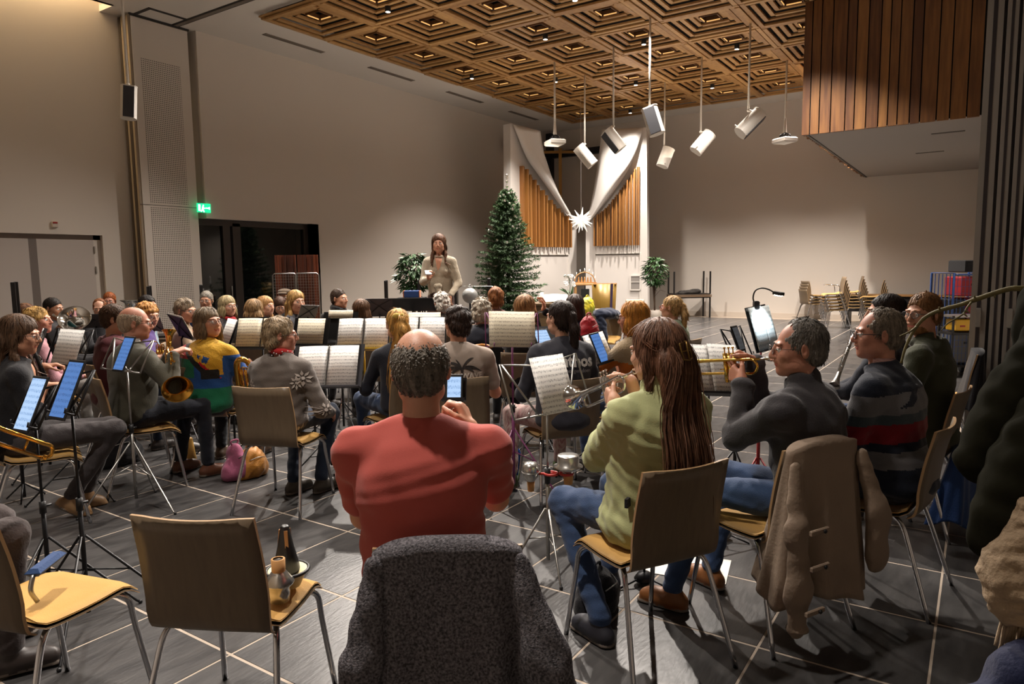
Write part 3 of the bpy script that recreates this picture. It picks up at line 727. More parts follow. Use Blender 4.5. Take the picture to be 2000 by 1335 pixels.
# folded paper star where the sails meet
P = pos(1135, 430, 18.2); st = thing('paper_star', 'large white many-pointed folded star hanging where the two sails meet', 'star', P)
b = MB(); g = (1+5**.5)/2; dirs = []
for i in range(26):
    z = 1-2*(i+.5)/26; a = i*2*pi/g; r = math.sqrt(1-z*z); dirs.append(Vector((r*math.cos(a), r*math.sin(a), z)))
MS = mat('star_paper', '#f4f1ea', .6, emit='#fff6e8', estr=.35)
for dvv in dirs:
    Rm = frame(dvv); L = random.uniform(.26, .40)
    MB().add([Rm @ Vector((.05*math.cos(a), .05*math.sin(a), .05)) for a in (0, pi/2, pi, 3*pi/2)]+[dvv*L], [(0, 1, 4), (1, 2, 4), (2, 3, 4), (3, 0, 4), (3, 2, 1, 0)]).build('spike', MS, st)
MB().ball((0, 0, 0), .07, 10).build('core', MS, st); MB().tube([(0, 0, .05), (0, 0, ZW-.01-P.z)], .003, 4).build('thread', M_WHITE, st)
# gilded cross and the dark steel frame behind the screens
P = pos(1094, 297, 20.6); cr = thing('cross', 'tall slender gold cross standing behind the white screens', 'cross', (P.x, P.y, 0))
rt = Vector((.555, -.832, 0)); b = MB(); b.box((0, 0, 2.5), (.09, .06, 5.0), R=rotz(math.atan2(rt.y, rt.x))); b.build('upright', mat('cross_gold', '#8a6a3a', .35, .8), cr)
MB().box((0, 0, P.z), (1.0, .06, .07), R=rotz(math.atan2(rt.y, rt.x))).build('crossbar', MATS['cross_gold'], cr)
sf = thing('steel_frame', None, None, (20.5, 12.1, 0)); sf['kind'] = 'structure'
sbox('post', -.1, .1, -.1, .1, 0, 5.9, M_BLACKM, sf); sbox('beam', -.1, .1, -2.2, -.1, 5.1, 5.3, M_BLACKM, sf); sbox('beam', -2.5, -.1, -.1, .1, 5.1, 5.3, M_BLACKM, sf)
# ------------------------------------------------------------------ Christmas tree
M_NEEDLE = mat('fir_needles', '#46663a', .7, noise=.8, nscale=3, col2='#22381a', rnd=.4, island=True)
M_TRUNK = mat('bark', '#4a3524', .9, noise=.5)
P0 = posz(993, 610, 0); td = 14.6; P = pos(993, 560, td); tx, ty = P.x, P.y
tree = thing('christmas_tree', 'tall green Christmas tree with silver baubles in front of the left organ screen', 'tree', (tx, ty, 0))
H_T = 3.15; b = MB().tube([(0, 0, 0), (0, 0, 1.6), (0, 0, H_T)], [.06, .035, .008], 8); b.build('trunk', M_TRUNK, tree)
MB().tube([(0, 0, 2.9), (0, 0, 3.42)], .004, 5).build('top_wire', M_SILVER, tree)
V = []; F = []; tips = []
def quadstrip(p, q, w, up):
    s = (q-p).cross(up); s = s.normalized()*w if s.length > 1e-6 else Vector((w, 0, 0)); i = len(V); V.extend([p-s, p+s, q+s*.2, q-s*.2]); F.append((i, i+1, i+2, i+3))
nb = 0
for k in range(260):
    f = (k+.5)/260; z = .22+(H_T-.3)*f**.92; R_ = (.80*(1-f)**.8+.08)*random.uniform(.72, 1.08); az = k*2.399963+random.uniform(-.2, .2)
    droop = random.uniform(-.08, .12)*(1-f)+.28*f; dr = Vector((math.cos(az), math.sin(az), 0)); p = Vector((0, 0, z)); n_ = 7; pts = [p]
    for i in range(n_): s = (i+1)/n_; pts.append(Vector((0, 0, z))+dr*R_*s+Vector((0, 0, droop*R_*s-.12*R_*s*s+.05*s**3)))
    tips.append(pts[-1])
    for i in range(n_): quadstrip(pts[i], pts[i+1], .008, Vector((0, 0, 1)))
    for i in range(1, n_+1):
        base = pts[i]; tw = .30*(1-.55*i/n_)*(R_/1.0)**.6
        for sd in (-1, 1):
            e = base+(dr*.75+dr.cross(Vector((0, 0, 1)))*sd*.8+Vector((0, 0, random.uniform(-.15, .25)))).normalized()*tw*random.uniform(.7, 1.1)
            quadstrip(base, e, .006, Vector((0, 0, 1)))
            m = max(4, int(tw/.036))
            for a in range(m):
                q = base.lerp(e, (a+.3)/m); dd = (e-base).normalized()
                for s2 in range(3):
                    an = random.uniform(0, 2*pi); ortho = dd.orthogonal().normalized(); ortho.rotate(Matrix.Rotation(an, 3, dd)); quadstrip(q, q+(dd*.7+ortho*.8)*random.uniform(.035, .06), .008, Vector((random.uniform(-1, 1), random.uniform(-1, 1), random.uniform(-1, 1))))
me = bpy.data.meshes.new('branches'); me.from_pydata([tuple(v) for v in V], [], F); me.materials.append(M_NEEDLE); o = link('branches', me, tree); o['kind'] = 'stuff'
ball_me = MB().ball((0, 0, 0), .032, 10).mesh('bauble', mat('bauble_silver', '#e9e7e2', .12, .9)); random.shuffle(tips); n_b = 0
for p in tips:
    if n_b >= 54: break
    w = Vector((tx, ty, 0))+p
    if Vector(AX_F).dot(p) > .15: continue
    q = link('bauble', ball_me, None, w+Vector((0, 0, -.03))-Vector(AX_F)*.03); tag(q, 'small silver bauble in the %s of the Christmas tree, on its %s side' % ('lowest part' if p.z < .9 else 'middle' if p.z < 1.9 else 'upper part' , 'left' if Vector(AX_R).dot(p) < 0 else 'right'), 'bauble', 'silver baubles on the Christmas tree'); n_b += 1
for z in (3.2, 3.3, 3.38, 3.42): q = link('bauble', ball_me, None, (tx, ty, z)); tag(q, 'small silver bauble on the wire above the Christmas tree top', 'bauble', 'silver baubles on the Christmas tree')
# ------------------------------------------------------------------ plants
M_LEAF = mat('leaf_green', '#2f5426', .45, rnd=.6, island=True, col2='#17300f'); M_POT = mat('planter_grey', '#7e756b', .6)
def plant(name, label, x, y, h0, h1, rad, nleaf, leaf=.11, m=M_LEAF, pot=True, seed=1):
    r = random.Random(seed); t = thing(name, label, 'plant', (x, y, 0)); V = []; F = []
    b = MB()
    for k in range(3): b.tube(bez([(0.02*k-.02, 0, .35 if pot else 0), (r.uniform(-.08, .08), r.uniform(-.08, .08), h0), (r.uniform(-.12, .12), r.uniform(-.12, .12), (h0+h1)/2)], 4), .014, 6)
    for k in range(26):
        a = r.uniform(0, 2*pi); z = r.uniform(h0*.8, h1); q = rad*r.uniform(.5, 1); b.tube([(0, 0, z-.15), (q*math.cos(a)*.5, q*math.sin(a)*.5, z+.02), (q*math.cos(a), q*math.sin(a), z-.03)], .005, 4)
    b.build('stem', M_TRUNK, t)
    for k in range(nleaf):
        a = r.uniform(0, 2*pi); q = rad*math.sqrt(r.random()); zz = h0+(h1-h0)*r.random(); s = math.sin(pi*min(1, (zz-h0)/(h1-h0)*.85+.12))**.5
        c = Vector((q*s*math.cos(a), q*s*math.sin(a), zz)); d = Vector((math.cos(a)+r.uniform(-.6, .6), math.sin(a)+r.uniform(-.6, .6), r.uniform(-1.3, .2))).normalized(); L = leaf*r.uniform(.7, 1.2); w = d.cross(Vector((r.uniform(-.5, .5), r.uniform(-.5, .5), 1))).normalized()*L*.2; nn = w.cross(d).normalized()*L*.06; i = len(V)
        V.extend([c, c+d*L*.4+w+nn, c+d*L, c+d*L*.4-w+nn]); F.append((i, i+1, i+2, i+3))
    me = bpy.data.meshes.new('foliage'); me.from_pydata([tuple(v) for v in V], [], F); me.materials.append(m); o = link('foliage', me, t); o['kind'] = 'stuff'
    if pot: MB().lathe([(0, 0), (.15, 0), (.19, .36), (.175, .36), (.16, .3), (0, .3)], (0, 0, 0), 16).build('pot', M_POT, t)
P = pos(808, 540, 10.6); plant('potted_ficus', 'leafy green potted ficus beside the standing woman, by the left wall', P.x, P.y, 1.22, 1.78, .27, 620, .13, seed=3)
P = pos(1279, 560, 18.6); plant('potted_ficus', 'dark green potted plant right of the white organ screens', P.x, P.y, 1.05, 1.75, .3, 520, .15, seed=5)
P = pospl(530, 580, (0, 12.15, 0), (0, 1, 0)); 
pp = thing('potted_palm', 'green palm in front of the dark glass, left of the mesh container', 'plant', (P.x, P.y, 0)); V = []; F = []
for k in range(22):
    a = random.uniform(0, 2*pi); L = random.uniform(.5, .85); z0 = .5; prev = Vector((0, 0, z0))
    for i in range(1, 9):
        s = i/8; q = Vector((math.cos(a)*L*s*.75, math.sin(a)*L*s*.3, z0+.75*L*s*1.2-.55*L*s*s)); quadstrip(prev, q, .004, Vector((0, 0, 1))); dd = (q-prev).normalized()
        for sd in (-1, 1):
            e = q+(dd+dd.cross(Vector((0, 0, 1)))*sd*1.2+Vector((0, 0, -.25))).normalized()*.2*(1.1-s*.6); quadstrip(q, e, .011, Vector((0, 0, 1)))
        prev = q
me = bpy.data.meshes.new('fronds'); me.from_pydata([tuple(v) for v in V], [], F); me.materials.append(M_LEAF); o = link('fronds', me, pp); o['kind'] = 'stuff'
MB().lathe([(0, 0), (.13, 0), (.17, .45), (.15, .45), (0, .42)], (0, 0, 0), 14).build('pot', M_POT, pp); MB().tube([(0, 0, .4), (0, 0, .6)], .03, 7).build('stem', M_TRUNK, pp)
# ------------------------------------------------------------------ altar furniture
M_OAK = mat('oak', '#a77a48', .5, noise=.4, nscale=3, stretch=(1, 8, 1)); M_TAUPE = mat('altar_brown', '#5f4a2e', .5); M_LECT = mat('lectern_bronze', '#7a5f28', .35, .25, noise=.2)
RA = math.atan2(-.832, .555)
def lathe_arc(b, r0, r1, z0, z1, a0, a1, n=16, m=0):
    vs = []; 
    for (r, z) in ((r0, z0), ((r0+r1)/2+.0, (z0+z1)/2), (r1, z1)):
        for k in range(n+1): a = a0+(a1-a0)*k/n; vs.append((r*math.cos(a), r*math.sin(a), z))
    b.add(vs, [(i*(n+1)+k, i*(n+1)+k+1, (i+1)*(n+1)+k+1, (i+1)*(n+1)+k) for i in range(2) for k in range(n)], m, True)
P = pos(1180, 560, 15.4); lc = thing('lectern', 'curved bronze lectern with a dark purple stripe standing before the right screen', 'lectern', (P.x, P.y, 0), RA)
b = MB(); lathe_arc(b, .22, .275, 0, 1.16, pi*1.0, pi*2.0); o = b.build('body', M_LECT, lc, fix=False); md = o.modifiers.new('s', 'SOLIDIFY'); md.thickness = .02
b = MB(); lathe_arc(b, .226, .281, 0, 1.165, pi*1.62, pi*1.70); b.build('stripe', mat('purple_cloth', '#241638', .7), lc, fix=False)
MB().box((0, -.02, 1.13), (.5, .35, .025), R=rotx(-.2)).build('reading_top', M_OAK, lc)
P = pos(1142, 560, 16.2); nt_ = thing('tall_table', 'tall narrow oak table carrying the wooden candle arch', 'table', (P.x, P.y, 0), RA)
MB().box((0, 0, 1.13), (.56, .3, .04), bev=.005).build('tabletop', M_OAK, nt_)
for sx in (-.22, .22): MB().box((sx, 0, .555), (.05, .26, 1.11)).build('leg', M_OAK, nt_)
MB().box((.01, 0, .1), (.42, .2, .03)).build('shelf', M_OAK, nt_)
ln = thing('lantern', 'dark lantern with a wooden base hanging under the tall oak table', 'lantern', (P.x, P.y, .72), RA); MB().box((0, -.08, .16), (.19, .06, .3), bev=.01).build('shade', M_BLACK, ln); MB().box((0, -.08, 0), (.22, .08, .025)).build('base', M_OAK, ln); MB().tube([(0, -.08, .3), (0, -.08, .39)], .01, 6).build('hook', M_BLACKM, ln); MB().tube([(0, -.08, 0), (0, -.08, -.3)], .02, 6).build('stem', M_OAK, ln)
ar = thing('candle_arch', 'small wooden candle arch with carved figures on the tall oak table', 'candle arch', (P.x, P.y, 1.15), RA)
MB().tube([(.24*math.cos(a), 0, .24*math.sin(a)+.02) for a in [pi*k/16 for k in range(17)]], .012, 6).build('arch', M_OAK, ar); MB().box((0, 0, .015), (.54, .1, .03)).build('base', M_OAK, ar)
for k in range(7): a = pi*(k+.5)/7; MB().tube([(.24*math.cos(a), 0, .24*math.sin(a)+.02), (.24*math.cos(a), 0, .24*math.sin(a)+.11)], .008, 5).build('candle', M_PAPER, ar)
for k in range(5): MB().lathe([(.03, .03), (.015, .11), (.02, .13), (0, .16)], (-.14+.07*k, 0, 0), 7).build('figure', M_OAK, ar)
P = pos(1083, 590, 13.6); al = thing('altar_table', 'low dark brown altar table behind the seated women, carrying an open book', 'table', (P.x, P.y, 0), RA)
MB().box((0, 0, .84), (.86, .5, .04), bev=.006).build('tabletop', M_TAUPE, al); MB().box((0, .02, .41), (.8, .42, .82)).build('plinth', M_TAUPE, al); MB().box((0, -.2, .41), (.76, .02, .78)).build('front_panel', M_TAUPE, al)
bk = thing('open_book', 'large open book with white pages on the altar table', 'book', (P.x, P.y, .87), RA)
for s in (-1, 1): MB().box((s*.13, -.04, .07), (.26, .3, .02), R=rotx(.45) @ roty(s*.08)).build('pages', M_PAPER, bk)
MB().box((0, .0, .02), (.4, .2, .05), R=rotx(.3)).build('book_rest', M_OAK, bk)
P2 = pos(1058, 572, 13.5); cd = thing('candle', 'thick white candle in a glass at the left end of the altar table', 'candle', (P2.x, P2.y, .86)); MB().lathe([(0, 0), (.035, 0), (.035, .2), (0, .2)], (0, 0, 0), 12).build('wax', M_PAPER, cd); MB().lathe([(.05, 0), (.05, .09)], (0, 0, 0), 12).build('holder', mat('clear_glass', '#dfe4e6', .05, trans=.9), cd)
P2 = pos(1113, 572, 13.7); oc = thing('potted_orchid', 'white orchid in a brown pot at the right end of the altar table', 'plant', (P2.x, P2.y, .86), RA)
MB().lathe([(0, 0), (.045, 0), (.06, .13), (.05, .13), (0, .1)], (0, 0, 0), 12).build('pot', M_TAUPE, oc)
for k in range(6): a = pi*(.6+.2*k); MB().add([(0, 0, .12), (.1*math.cos(a), .03+.06*math.sin(a), .24), (.22*math.cos(a), .04, .2+.03*k), (.1*math.cos(a)+.03, .0, .17)], [(0, 1, 2, 3)]).build('leaf', M_LEAF, oc)
MB().tube(bez([(0, 0, .12), (.0, 0, .4), (-.05, 0, .52), (-.12, 0, .5)], 5), .005, 5).build('stem', M_LEAF, oc)
MF = mat('petal_white', '#f3efec', .6)
for k in range(11):
    c = Vector((random.uniform(-.13, .09), random.uniform(-.03, .03), random.uniform(.3, .53))); b = MB()
    for a in range(5): an = a*2*pi/5; b.ball(c+Vector((.022*math.cos(an), 0, .022*math.sin(an))), (.018, .005, .018), 6)
    b.build('flower', MF, oc)
# ------------------------------------------------------------------ tables stacked upside down (legs in the air)
M_LEGB = mat('leg_black', '#1b1716', .5, .2); M_TOPB = mat('table_edge', '#6b5540', .6)
def table_pair(label, x, y, ang, w=1.2, dpt=.7, zt=.6, lh=.66, lower=True, group=None):
    t = thing('stacked_table', label[0], 'table', (x, y, zt+.06), math.radians(ang))
    MB().box((0, 0, 0), (w, dpt, .03), bev=.004).build('tabletop', M_TOPB, t); MB().box((0, 0, .03), (w-.08, dpt-.08, .03)).build('apron', M_LEGB, t)
    for sx in (-1, 1):
        for sy in (-1, 1): MB().box((sx*(w/2-.04), sy*(dpt/2-.04), .03+lh/2), (.04, .04, lh), bev=.003).build('leg', M_LEGB, t)
    if lower:
        t2 = thing('hall_table', label[1], 'table', (x, y, 0), math.radians(ang))
        MB().box((0, 0, zt+.02), (w, dpt, .03), bev=.004).build('tabletop', M_TOPB, t2); MB().box((0, 0, zt-.01), (w-.08, dpt-.08, .03)).build('apron', M_LEGB, t2)
        for sx in (-1, 1):
            for sy in (-1, 1): MB().box((sx*(w/2-.04), sy*(dpt/2-.04), zt/2), (.04, .04, zt), bev=.003).build('leg', M_LEGB, t2)
P = posz(1345, 619, 0); table_pair(('upturned table with legs in the air, resting on another by the far wall', 'dark legged table under the upturned one by the far wall'), P.x, P.y, math.degrees(RA)+4, 1.15, .65)
cg = thing('duffel_coat', 'dark folded coat lying between the legs of the upturned table', 'coat', (P.x, P.y, .67), RA); s = SDF().ell((0, -.1, .07), (.33, .2, .07)).ell((.15, -.1, .1), (.18, .17, .07)).ell((-.2, -.1, .05), (.2, .18, .05)); v, q, m = s.mesh(.02, folds(.012, 4)); link('fabric', npmesh('fabric', v, q, None, [fabric('coat_dark', '#2b2724')]), cg)
for i, (px, py, d, a, w, nm) in enumerate(((345, 600, 9.6, 30, .5, 'left of the three dark table legs near the perforated panel'), (10, 600, 7.6, 20, .5, 'at the left edge of the picture'), (787, 590, 10.2, 8, .35, 'left of the potted ficus'), (922, 590, 10.9, 0, .45, 'between the standing woman and the Christmas tree'))):
    P = pos(px, py, d)
    if i == 1: P = pos(-14, 600, d)
    table_pair(('upturned table with dark legs in the air, '+('standing before the perforated panel' if i == 0 else nm), 'table carrying the upturned one, '+('before the perforated panel' if i == 0 else nm)), P.x, P.y, [-32, -25, -48, -56][i], [.72, .5, .55, .62][i], .5, [.6, .7, .62, .62][i], .68)
P = pos(918, 577, 10.3); sp_ = thing('grey_globe', 'silver grey ribbed globe lamp left of the Christmas tree', 'globe', P)
MB().ball((0, 0, 0), .115, 24).build('globe', mat('globe_grey', '#9a9a98', .35, .3), sp_); MB().tube([(0, 0, .11), (0, 0, .17)], .02, 8).build('neck', M_CHROME, sp_); MB().tube([(0, 0, -.1), (0, 0, -P.z+.01)], .015, 8).lathe([(0, -P.z), (.12, -P.z), (.12, -P.z+.02), (0, -P.z+.03)], (0, 0, 0), 14).build('stand', M_BLACKM, sp_)
P = pos(926, 559, 10.1); rl = thing('clothes_rail', 'grey steel rail beside the globe lamp', 'rail', (P.x, P.y, 0), RA); b = MB(); b.tube([(-.24, 0, 0), (-.24, 0, P.z), (.26, 0, P.z), (.26, 0, 0)], .012, 7); b.build('rail', M_STEEL, rl); MB().box((0, 0, .03), (.6, .3, .04)).build('foot', M_BLACKM, rl)
# mesh roll containers holding timber boards
for k, (px, lab) in enumerate(((557, 'left wire mesh roll container with timber boards, before the glazed opening'), (601, 'right wire mesh roll container with timber boards, beside the pale wall'))):
    P = pos(px, 570, 11.4); cg = thing('mesh_container', lab, 'roll container', (P.x, P.y, 0), RA+.12)
    w, h = .37, 1.5; b = MB(); b.tube([(-w/2, 0, .12), (-w/2, 0, h-.03), (-w/2+.03, 0, h), (w/2-.03, 0, h), (w/2, 0, h-.03), (w/2, 0, .12), (-w/2, 0, .12)], .012, 6); b.build('frame', M_STEEL, cg)
    b = MB()
    for i in range(1, 9): b.box((-w/2+w*i/9, 0, h/2+.06), (.004, .004, h-.12))
    for i in range(1, 30): b.box((0, 0, .12+(h-.12)*i/30), (w, .004, .004))
    o = b.build('mesh_wires', M_STEEL, cg); o['kind'] = 'stuff'; MB().box((0, .2, .1), (w, .45, .04)).build('base', M_BLACKM, cg)
    for i in range(4): MB().lathe([(0, -.015), (.04, -.015), (.04, .015), (0, .015)], ((-.14, .14)[i % 2], (.02, .38)[i//2], .04), 10, R=roty(pi/2)).build('castor', M_BLACK, cg)
    st = thing('timber_bundle', ['bundle of red-brown timber boards standing in the left mesh container', 'bundle of red-brown timber boards standing in the right mesh container'][k], 'boards', (P.x, P.y, 0), RA+.12)
    for i in range(9): MB().box((-w/2+.02+(w-.04)*(i+.5)/9, .1+.05*random.random(), .96), ((w-.04)/9*.9, .03, 1.68)).build('board', mat('red_board', '#7a3a1e', .5, rnd=.9, col2='#3a1a10'), st, fix=False)
# ------------------------------------------------------------------ blue trolley at the right
P = pos(1875, 600, 9.6); bt = thing('cage_trolley', 'blue wire cage trolley at the end of the parked partition', 'trolley', (P.x, P.y, 0), RA)
M_BLUE = mat('blue_enamel', '#2a4a86', .4, .1); w, h = .52, 1.4
for sx in (-1, 1): 
    b = MB(); b.tube([(sx*w/2, -.25, .15), (sx*w/2, -.25, h), (sx*w/2, .25, h), (sx*w/2, .25, .15)], .016, 6); 
    for i in range(1, 6): b.box((sx*w/2, -.25+.5*i/6, h/2+.08), (.008, .012, h-.18))
    b.build('side_frame', M_BLUE, bt)
b = MB()
for i in range(1, 10): b.box((-w/2+w*i/10, -.25, h/2+.08), (.004, .004, h-.18))
for i in range(1, 14): b.box((0, -.25, .15+(h-.15)*i/14), (w, .004, .004))
b.tube([(-w/2, -.25, h-.02), (w/2, -.25, h-.02)], .012, 6); b.build('wire_front', M_BLUE, bt); MB().box((0, 0, .15), (w, .5, .03)).build('base', M_BLACKM, bt)
for i in range(4): MB().lathe([(0, -.02), (.06, -.02), (.06, .02), (0, .02)], ((-.2, .2)[i % 2], (-.2, .2)[i//2], .06), 10, R=roty(pi/2)).build('castor', M_BLACK, bt)
R3 = rotz(RA); 
def on_trolley(name, label, cat, c, size, m, extra=None):
    t = thing(name, label, cat, Vector((P.x, P.y, 0))+R3 @ Vector((c[0], c[1], c[2]-size[2]/2)), RA); MB().box((0, 0, size[2]/2), size, bev=.012).build('case', m, t)
    MB().box((0, -size[1]/2-.004, size[2]*.6), (size[0]*.3, .01, .03), bev=.003).build('handle', M_BLACK, t); return t
M_RED = mat('red_plastic_crate', '#9a1620', .45)
on_trolley('red_crate', 'upper red crate inside the blue cage trolley', 'crate', (.05, -.04, 1.22), (.38, .36, .26), M_RED); on_trolley('red_crate', 'lower red crate inside the blue cage trolley', 'crate', (.1, -.02, .86), (.28, .36, .4), M_RED)
on_trolley('dark_case', 'black case inside the blue cage trolley', 'case', (-.15, 0, .86), (.2, .34, .38), M_BLACK); on_trolley('grey_box', 'grey box at the bottom of the blue cage trolley', 'box', (0, -.02, .42), (.44, .4, .45), mat('grey_plastic', '#5b5a58', .5))
on_trolley('equipment_bag', 'black bag lying on top of the blue cage trolley', 'bag', (.08, -.02, 1.49), (.34, .36, .16), fabric('bag_black', '#19191c'))
P = pos(1878, 632, 8.6); yb_ = thing('yellow_toolbox', 'yellow toolbox on a low cart below the blue trolley', 'toolbox', (P.x, P.y, P.z-.08), RA); MB().box((0, 0, .07), (.26, .2, .14), bev=.01).build('case', mat('yellow_plastic', '#c99a10', .4), yb_); MB().box((-.05, -.102, .06), (.06, .004, .02)).build('label_patch', MATS['red_plastic'], yb_); MB().tube([(-.05, 0, .14), (-.04, 0, .17), (.04, 0, .17), (.05, 0, .14)], .008, 6).build('handle', M_BLACK, yb_)
ct = thing('low_cart', 'low black cart under the yellow toolbox', 'cart', (P.x, P.y, 0), RA); z = P.z-.09; MB().box((0, 0, z-.02), (.4, .3, .03)).build('deck', M_BLACKM, ct); MB().box((0, 0, z+.19), (.4, .3, .02)).build('upper_deck', M_STEEL, ct)
for sx in (-1, 1):
    for sy in (-1, 1): MB().box((sx*.19, sy*.14, z/2+.1), (.02, .02, z+.2)).build('post', M_BLACKM, ct)
# ------------------------------------------------------------------ stacked chairs along the far wall
def stack(px, py, ang, n, who, arms_top=False, dz=.075):
    P = posz(px, py, 0); h = Vector((math.cos(math.radians(ang)), math.sin(math.radians(ang)), 0))
    for k in range(n):
        nm = ['lowest', 'second', 'third', 'fourth', 'fifth', 'sixth'][k] if k < n-1 else 'topmost'
        chair(P.x+h.x*.022*k, P.y+h.y*.022*k, ang, '%s chair of the stack %s' % (nm, who), dz*k, arms_top and k == n-1, 'stacked chairs by the far wall')
stack(1583, 624, HEAD0-80, 4, 'standing alone on the left of the far wall')
stack(1632, 640, HEAD0+78, 6, 'in the middle, facing left, by the far wall', True)
stack(1668, 634, HEAD0+70, 6, 'second from the right by the far wall')
stack(1706, 640, HEAD0+62, 5, 'rightmost by the far wall')
P = pos(1730, 578, 16.0); lb = thing('long_table', 'long dark low table against the far wall behind the chair stacks', 'table', (19.9, 1.6, 0), pi/2); MB().box((0, 0, .72), (2.6, .6, .04), bev=.004).build('tabletop', M_OAK, lb); MB().box((0, 0, .5), (2.5, .5, .38)).build('body', M_LEGB, lb)
for sx in (-1.2, 1.2): MB().box((sx, 0, .16), (.05, .5, .32)).build('leg', M_LEGB, lb)
# loose chairs in the hall
for (px, py, d, a, lab) in ((738, 590, 10.3, HEAD0+20, 'brown chair with its back turned, by the left wall left of the ficus'), (1240, 598, 14.6, HEAD0+170, 'pale chair standing alone in front of the right organ screen'),
                            (829, 590, 10.4, HEAD0+150, 'chair behind the conductor stand, half hidden by the ficus'), (642, 640, 8.2, HEAD0-95, 'chair with raised yellow seat right of the blonde young woman'), (715, 640, 8.6, HEAD0+70, 'empty yellow seated chair behind the folding stand near the conductor'), (748, 640, 9.1, HEAD0+160, 'empty chair in front of the conductor stand')):
    P = pos(px, py, d); chair(P.x, P.y, a, lab)
# ------------------------------------------------------------------ people
def skin(tone):
    c = {'pale': '#d6a68c', 'mid': '#c08d70', 'ruddy': '#bf8770', 'warm': '#c89478', 'tan': '#a97c60'}[tone]
    return mat('skin_'+tone, c, .48, noise=.35, nscale=14, col2='#a86852', sss=.08, bump=.08, bscale=180, spec=.4)
M_LIP = mat('lips', '#a8544a', .4); M_EYEW = mat('eye_white', '#ddd6cf', .2); M_IRIS = mat('eye_iris', '#2c2118', .15); M_BROWC = {}
def hairmat(col):
    n = 'hair_'+col.strip('#')
    if n in MATS: return MATS[n]
    dk, lt = ['#%02x%02x%02x' % tuple(min(255, int(int(col[i:i+2], 16)*k)) for i in (1, 3, 5)) for k in (.62, 1.22)]
    return mat(n, lt, .55, noise=.7, nscale=9, stretch=(7, 7, 1.2), col2=dk, rnd=.3, island=True, spec=.25, bump=.35, bscale=22)
def R_np(yaw=0, pitch=0, roll=0):
    """head rotation: yaw ccw about z, pitch positive = look down, roll"""
    cy, sy, cp, sp, cr, sr = math.cos(yaw), math.sin(yaw), math.cos(-pitch), math.sin(-pitch), math.cos(roll), math.sin(roll)
    Z = np.array([[cy, -sy, 0], [sy, cy, 0], [0, 0, 1]]); X = np.array([[1, 0, 0], [0, cp, -sp], [0, sp, cp]]); Y = np.array([[cr, 0, sr], [0, 1, 0], [-sr, 0, cr]])
    return Z @ X @ Y
# material slots of the body mesh: 0 skin, 1 lips, 2 eye white, 3 iris, 4 brow / beard
def head_sdf(fem=False, beard=0, jaw=1.0, smile=0):
    s = SDF()
    s.ell((0, -.018, .035), (.074, .094, .084), k=.02)
    s.ell((0, .03, -.02), (.062, .060, .078), k=.03)
    s.ell((0, .038, -.062), (.050*jaw, .048, .045), k=.03)
    s.ell((0, .066, -.092), (.022*jaw, .020, .017), k=.02)
    for x in (-1, 1):
        s.ell((x*.026, .081, .027), (.024, .010, .008), k=.012)
        s.ell((x*.040, .058, -.020), (.024, .024, .024), k=.02)
        s.ell((x*.046*jaw, .02, -.065), (.020, .035, .024), k=.02)
    s.cone((0, .088, .018), (0, .107, -.020), .008, .0105, k=.010)
    s.ell((0, .104, -.027), (.0125, .012, .010), k=.006)
    for x in (-1, 1):
        s.ell((x*.012, .096, -.029), (.0075, .009, .007), k=.005)
        s.ell((x*.031, .0975, .006), (.017, .013, .0095), k=.008, op='s')
    for x in (-1, 1):
        s.ell((x*.0305, .0775, .005), (.0128, .0128, .0128), k=.002, m=2)
        s.ell((x*.0305, .0895, .005), (.0052, .004, .0052), k=.001, m=3)
        s.cone((x*.018, .088, .0115), (x*.044, .083, .0125), .0036, .0030, k=.003)
    s.ell((0, .088, -.046), (.022, .013, .007), k=.008)
    s.cone((-.021, .086, -.0545), (.021, .086, -.0545), .0048, k=.003, m=1, flat=None); s.cone((-.016, .0865, -.0615), (.016, .0865, -.0615), .0058, k=.003, m=1)
    s.cone((-.023, .095, -.058), (.023, .095, -.058), .0022, k=.002, op='s')
    for x in (-1, 1):
        R = R_np(yaw=x*.35, roll=0)
        s.ell((x*.079, -.010, .0), (.008, .018, .031), R=R_np(yaw=-x*.45, pitch=.15), k=.004)
        s.ell((x*.088, -.004, .004), (.007, .009, .017), R=R_np(yaw=-x*.45, pitch=.15), k=.004, op='s')
        s.cone((x*.016, .0935, .0285), (x*.046, .080, .029), .0042 if not fem else .0028, .0022, k=.002, m=4)
    if beard:
        s.ell((0, .040, -.075), (.058*jaw, .052, .042), k=.012, m=4); s.ell((0, .076, -.090), (.030, .022, .022), k=.012, m=4)
        s.cone((-.026, .088, -.050), (.026, .088, -.050), .0065, k=.006, m=4)
    return s
def noise_hair(amp, fr, seed=0):
    def f(X, Y, Z):
        az = np.arctan2(X, -Y+.02); w = .35*np.sin(30*Z+seed)+.25*np.sin(55*X+40*Y+seed)
        return amp*(np.sin(fr*az+w*4+seed)*.6+np.sin(fr*1.9*az+w*7)*.4)
    return f
def curl_noise(amp, fr, seed=0):
    r = np.random.default_rng(seed); P = r.uniform(0, 6, 6)
    def f(X, Y, Z):
        return amp*(np.sin(fr*X+P[0]+2*np.sin(fr*.6*Z+P[1]))*np.sin(fr*Y+P[2]+1.5*np.sin(fr*.7*X+P[3]))+.7*np.sin(fr*1.2*Z+P[4]+2*np.sin(fr*.5*Y+P[5])))
    return f
FACE_CUT = lambda s, y=.115, z=-.035, w=.070, d=.085, h=.092: s.ell((0, y, z), (w, d, h), k=.012, op='s')
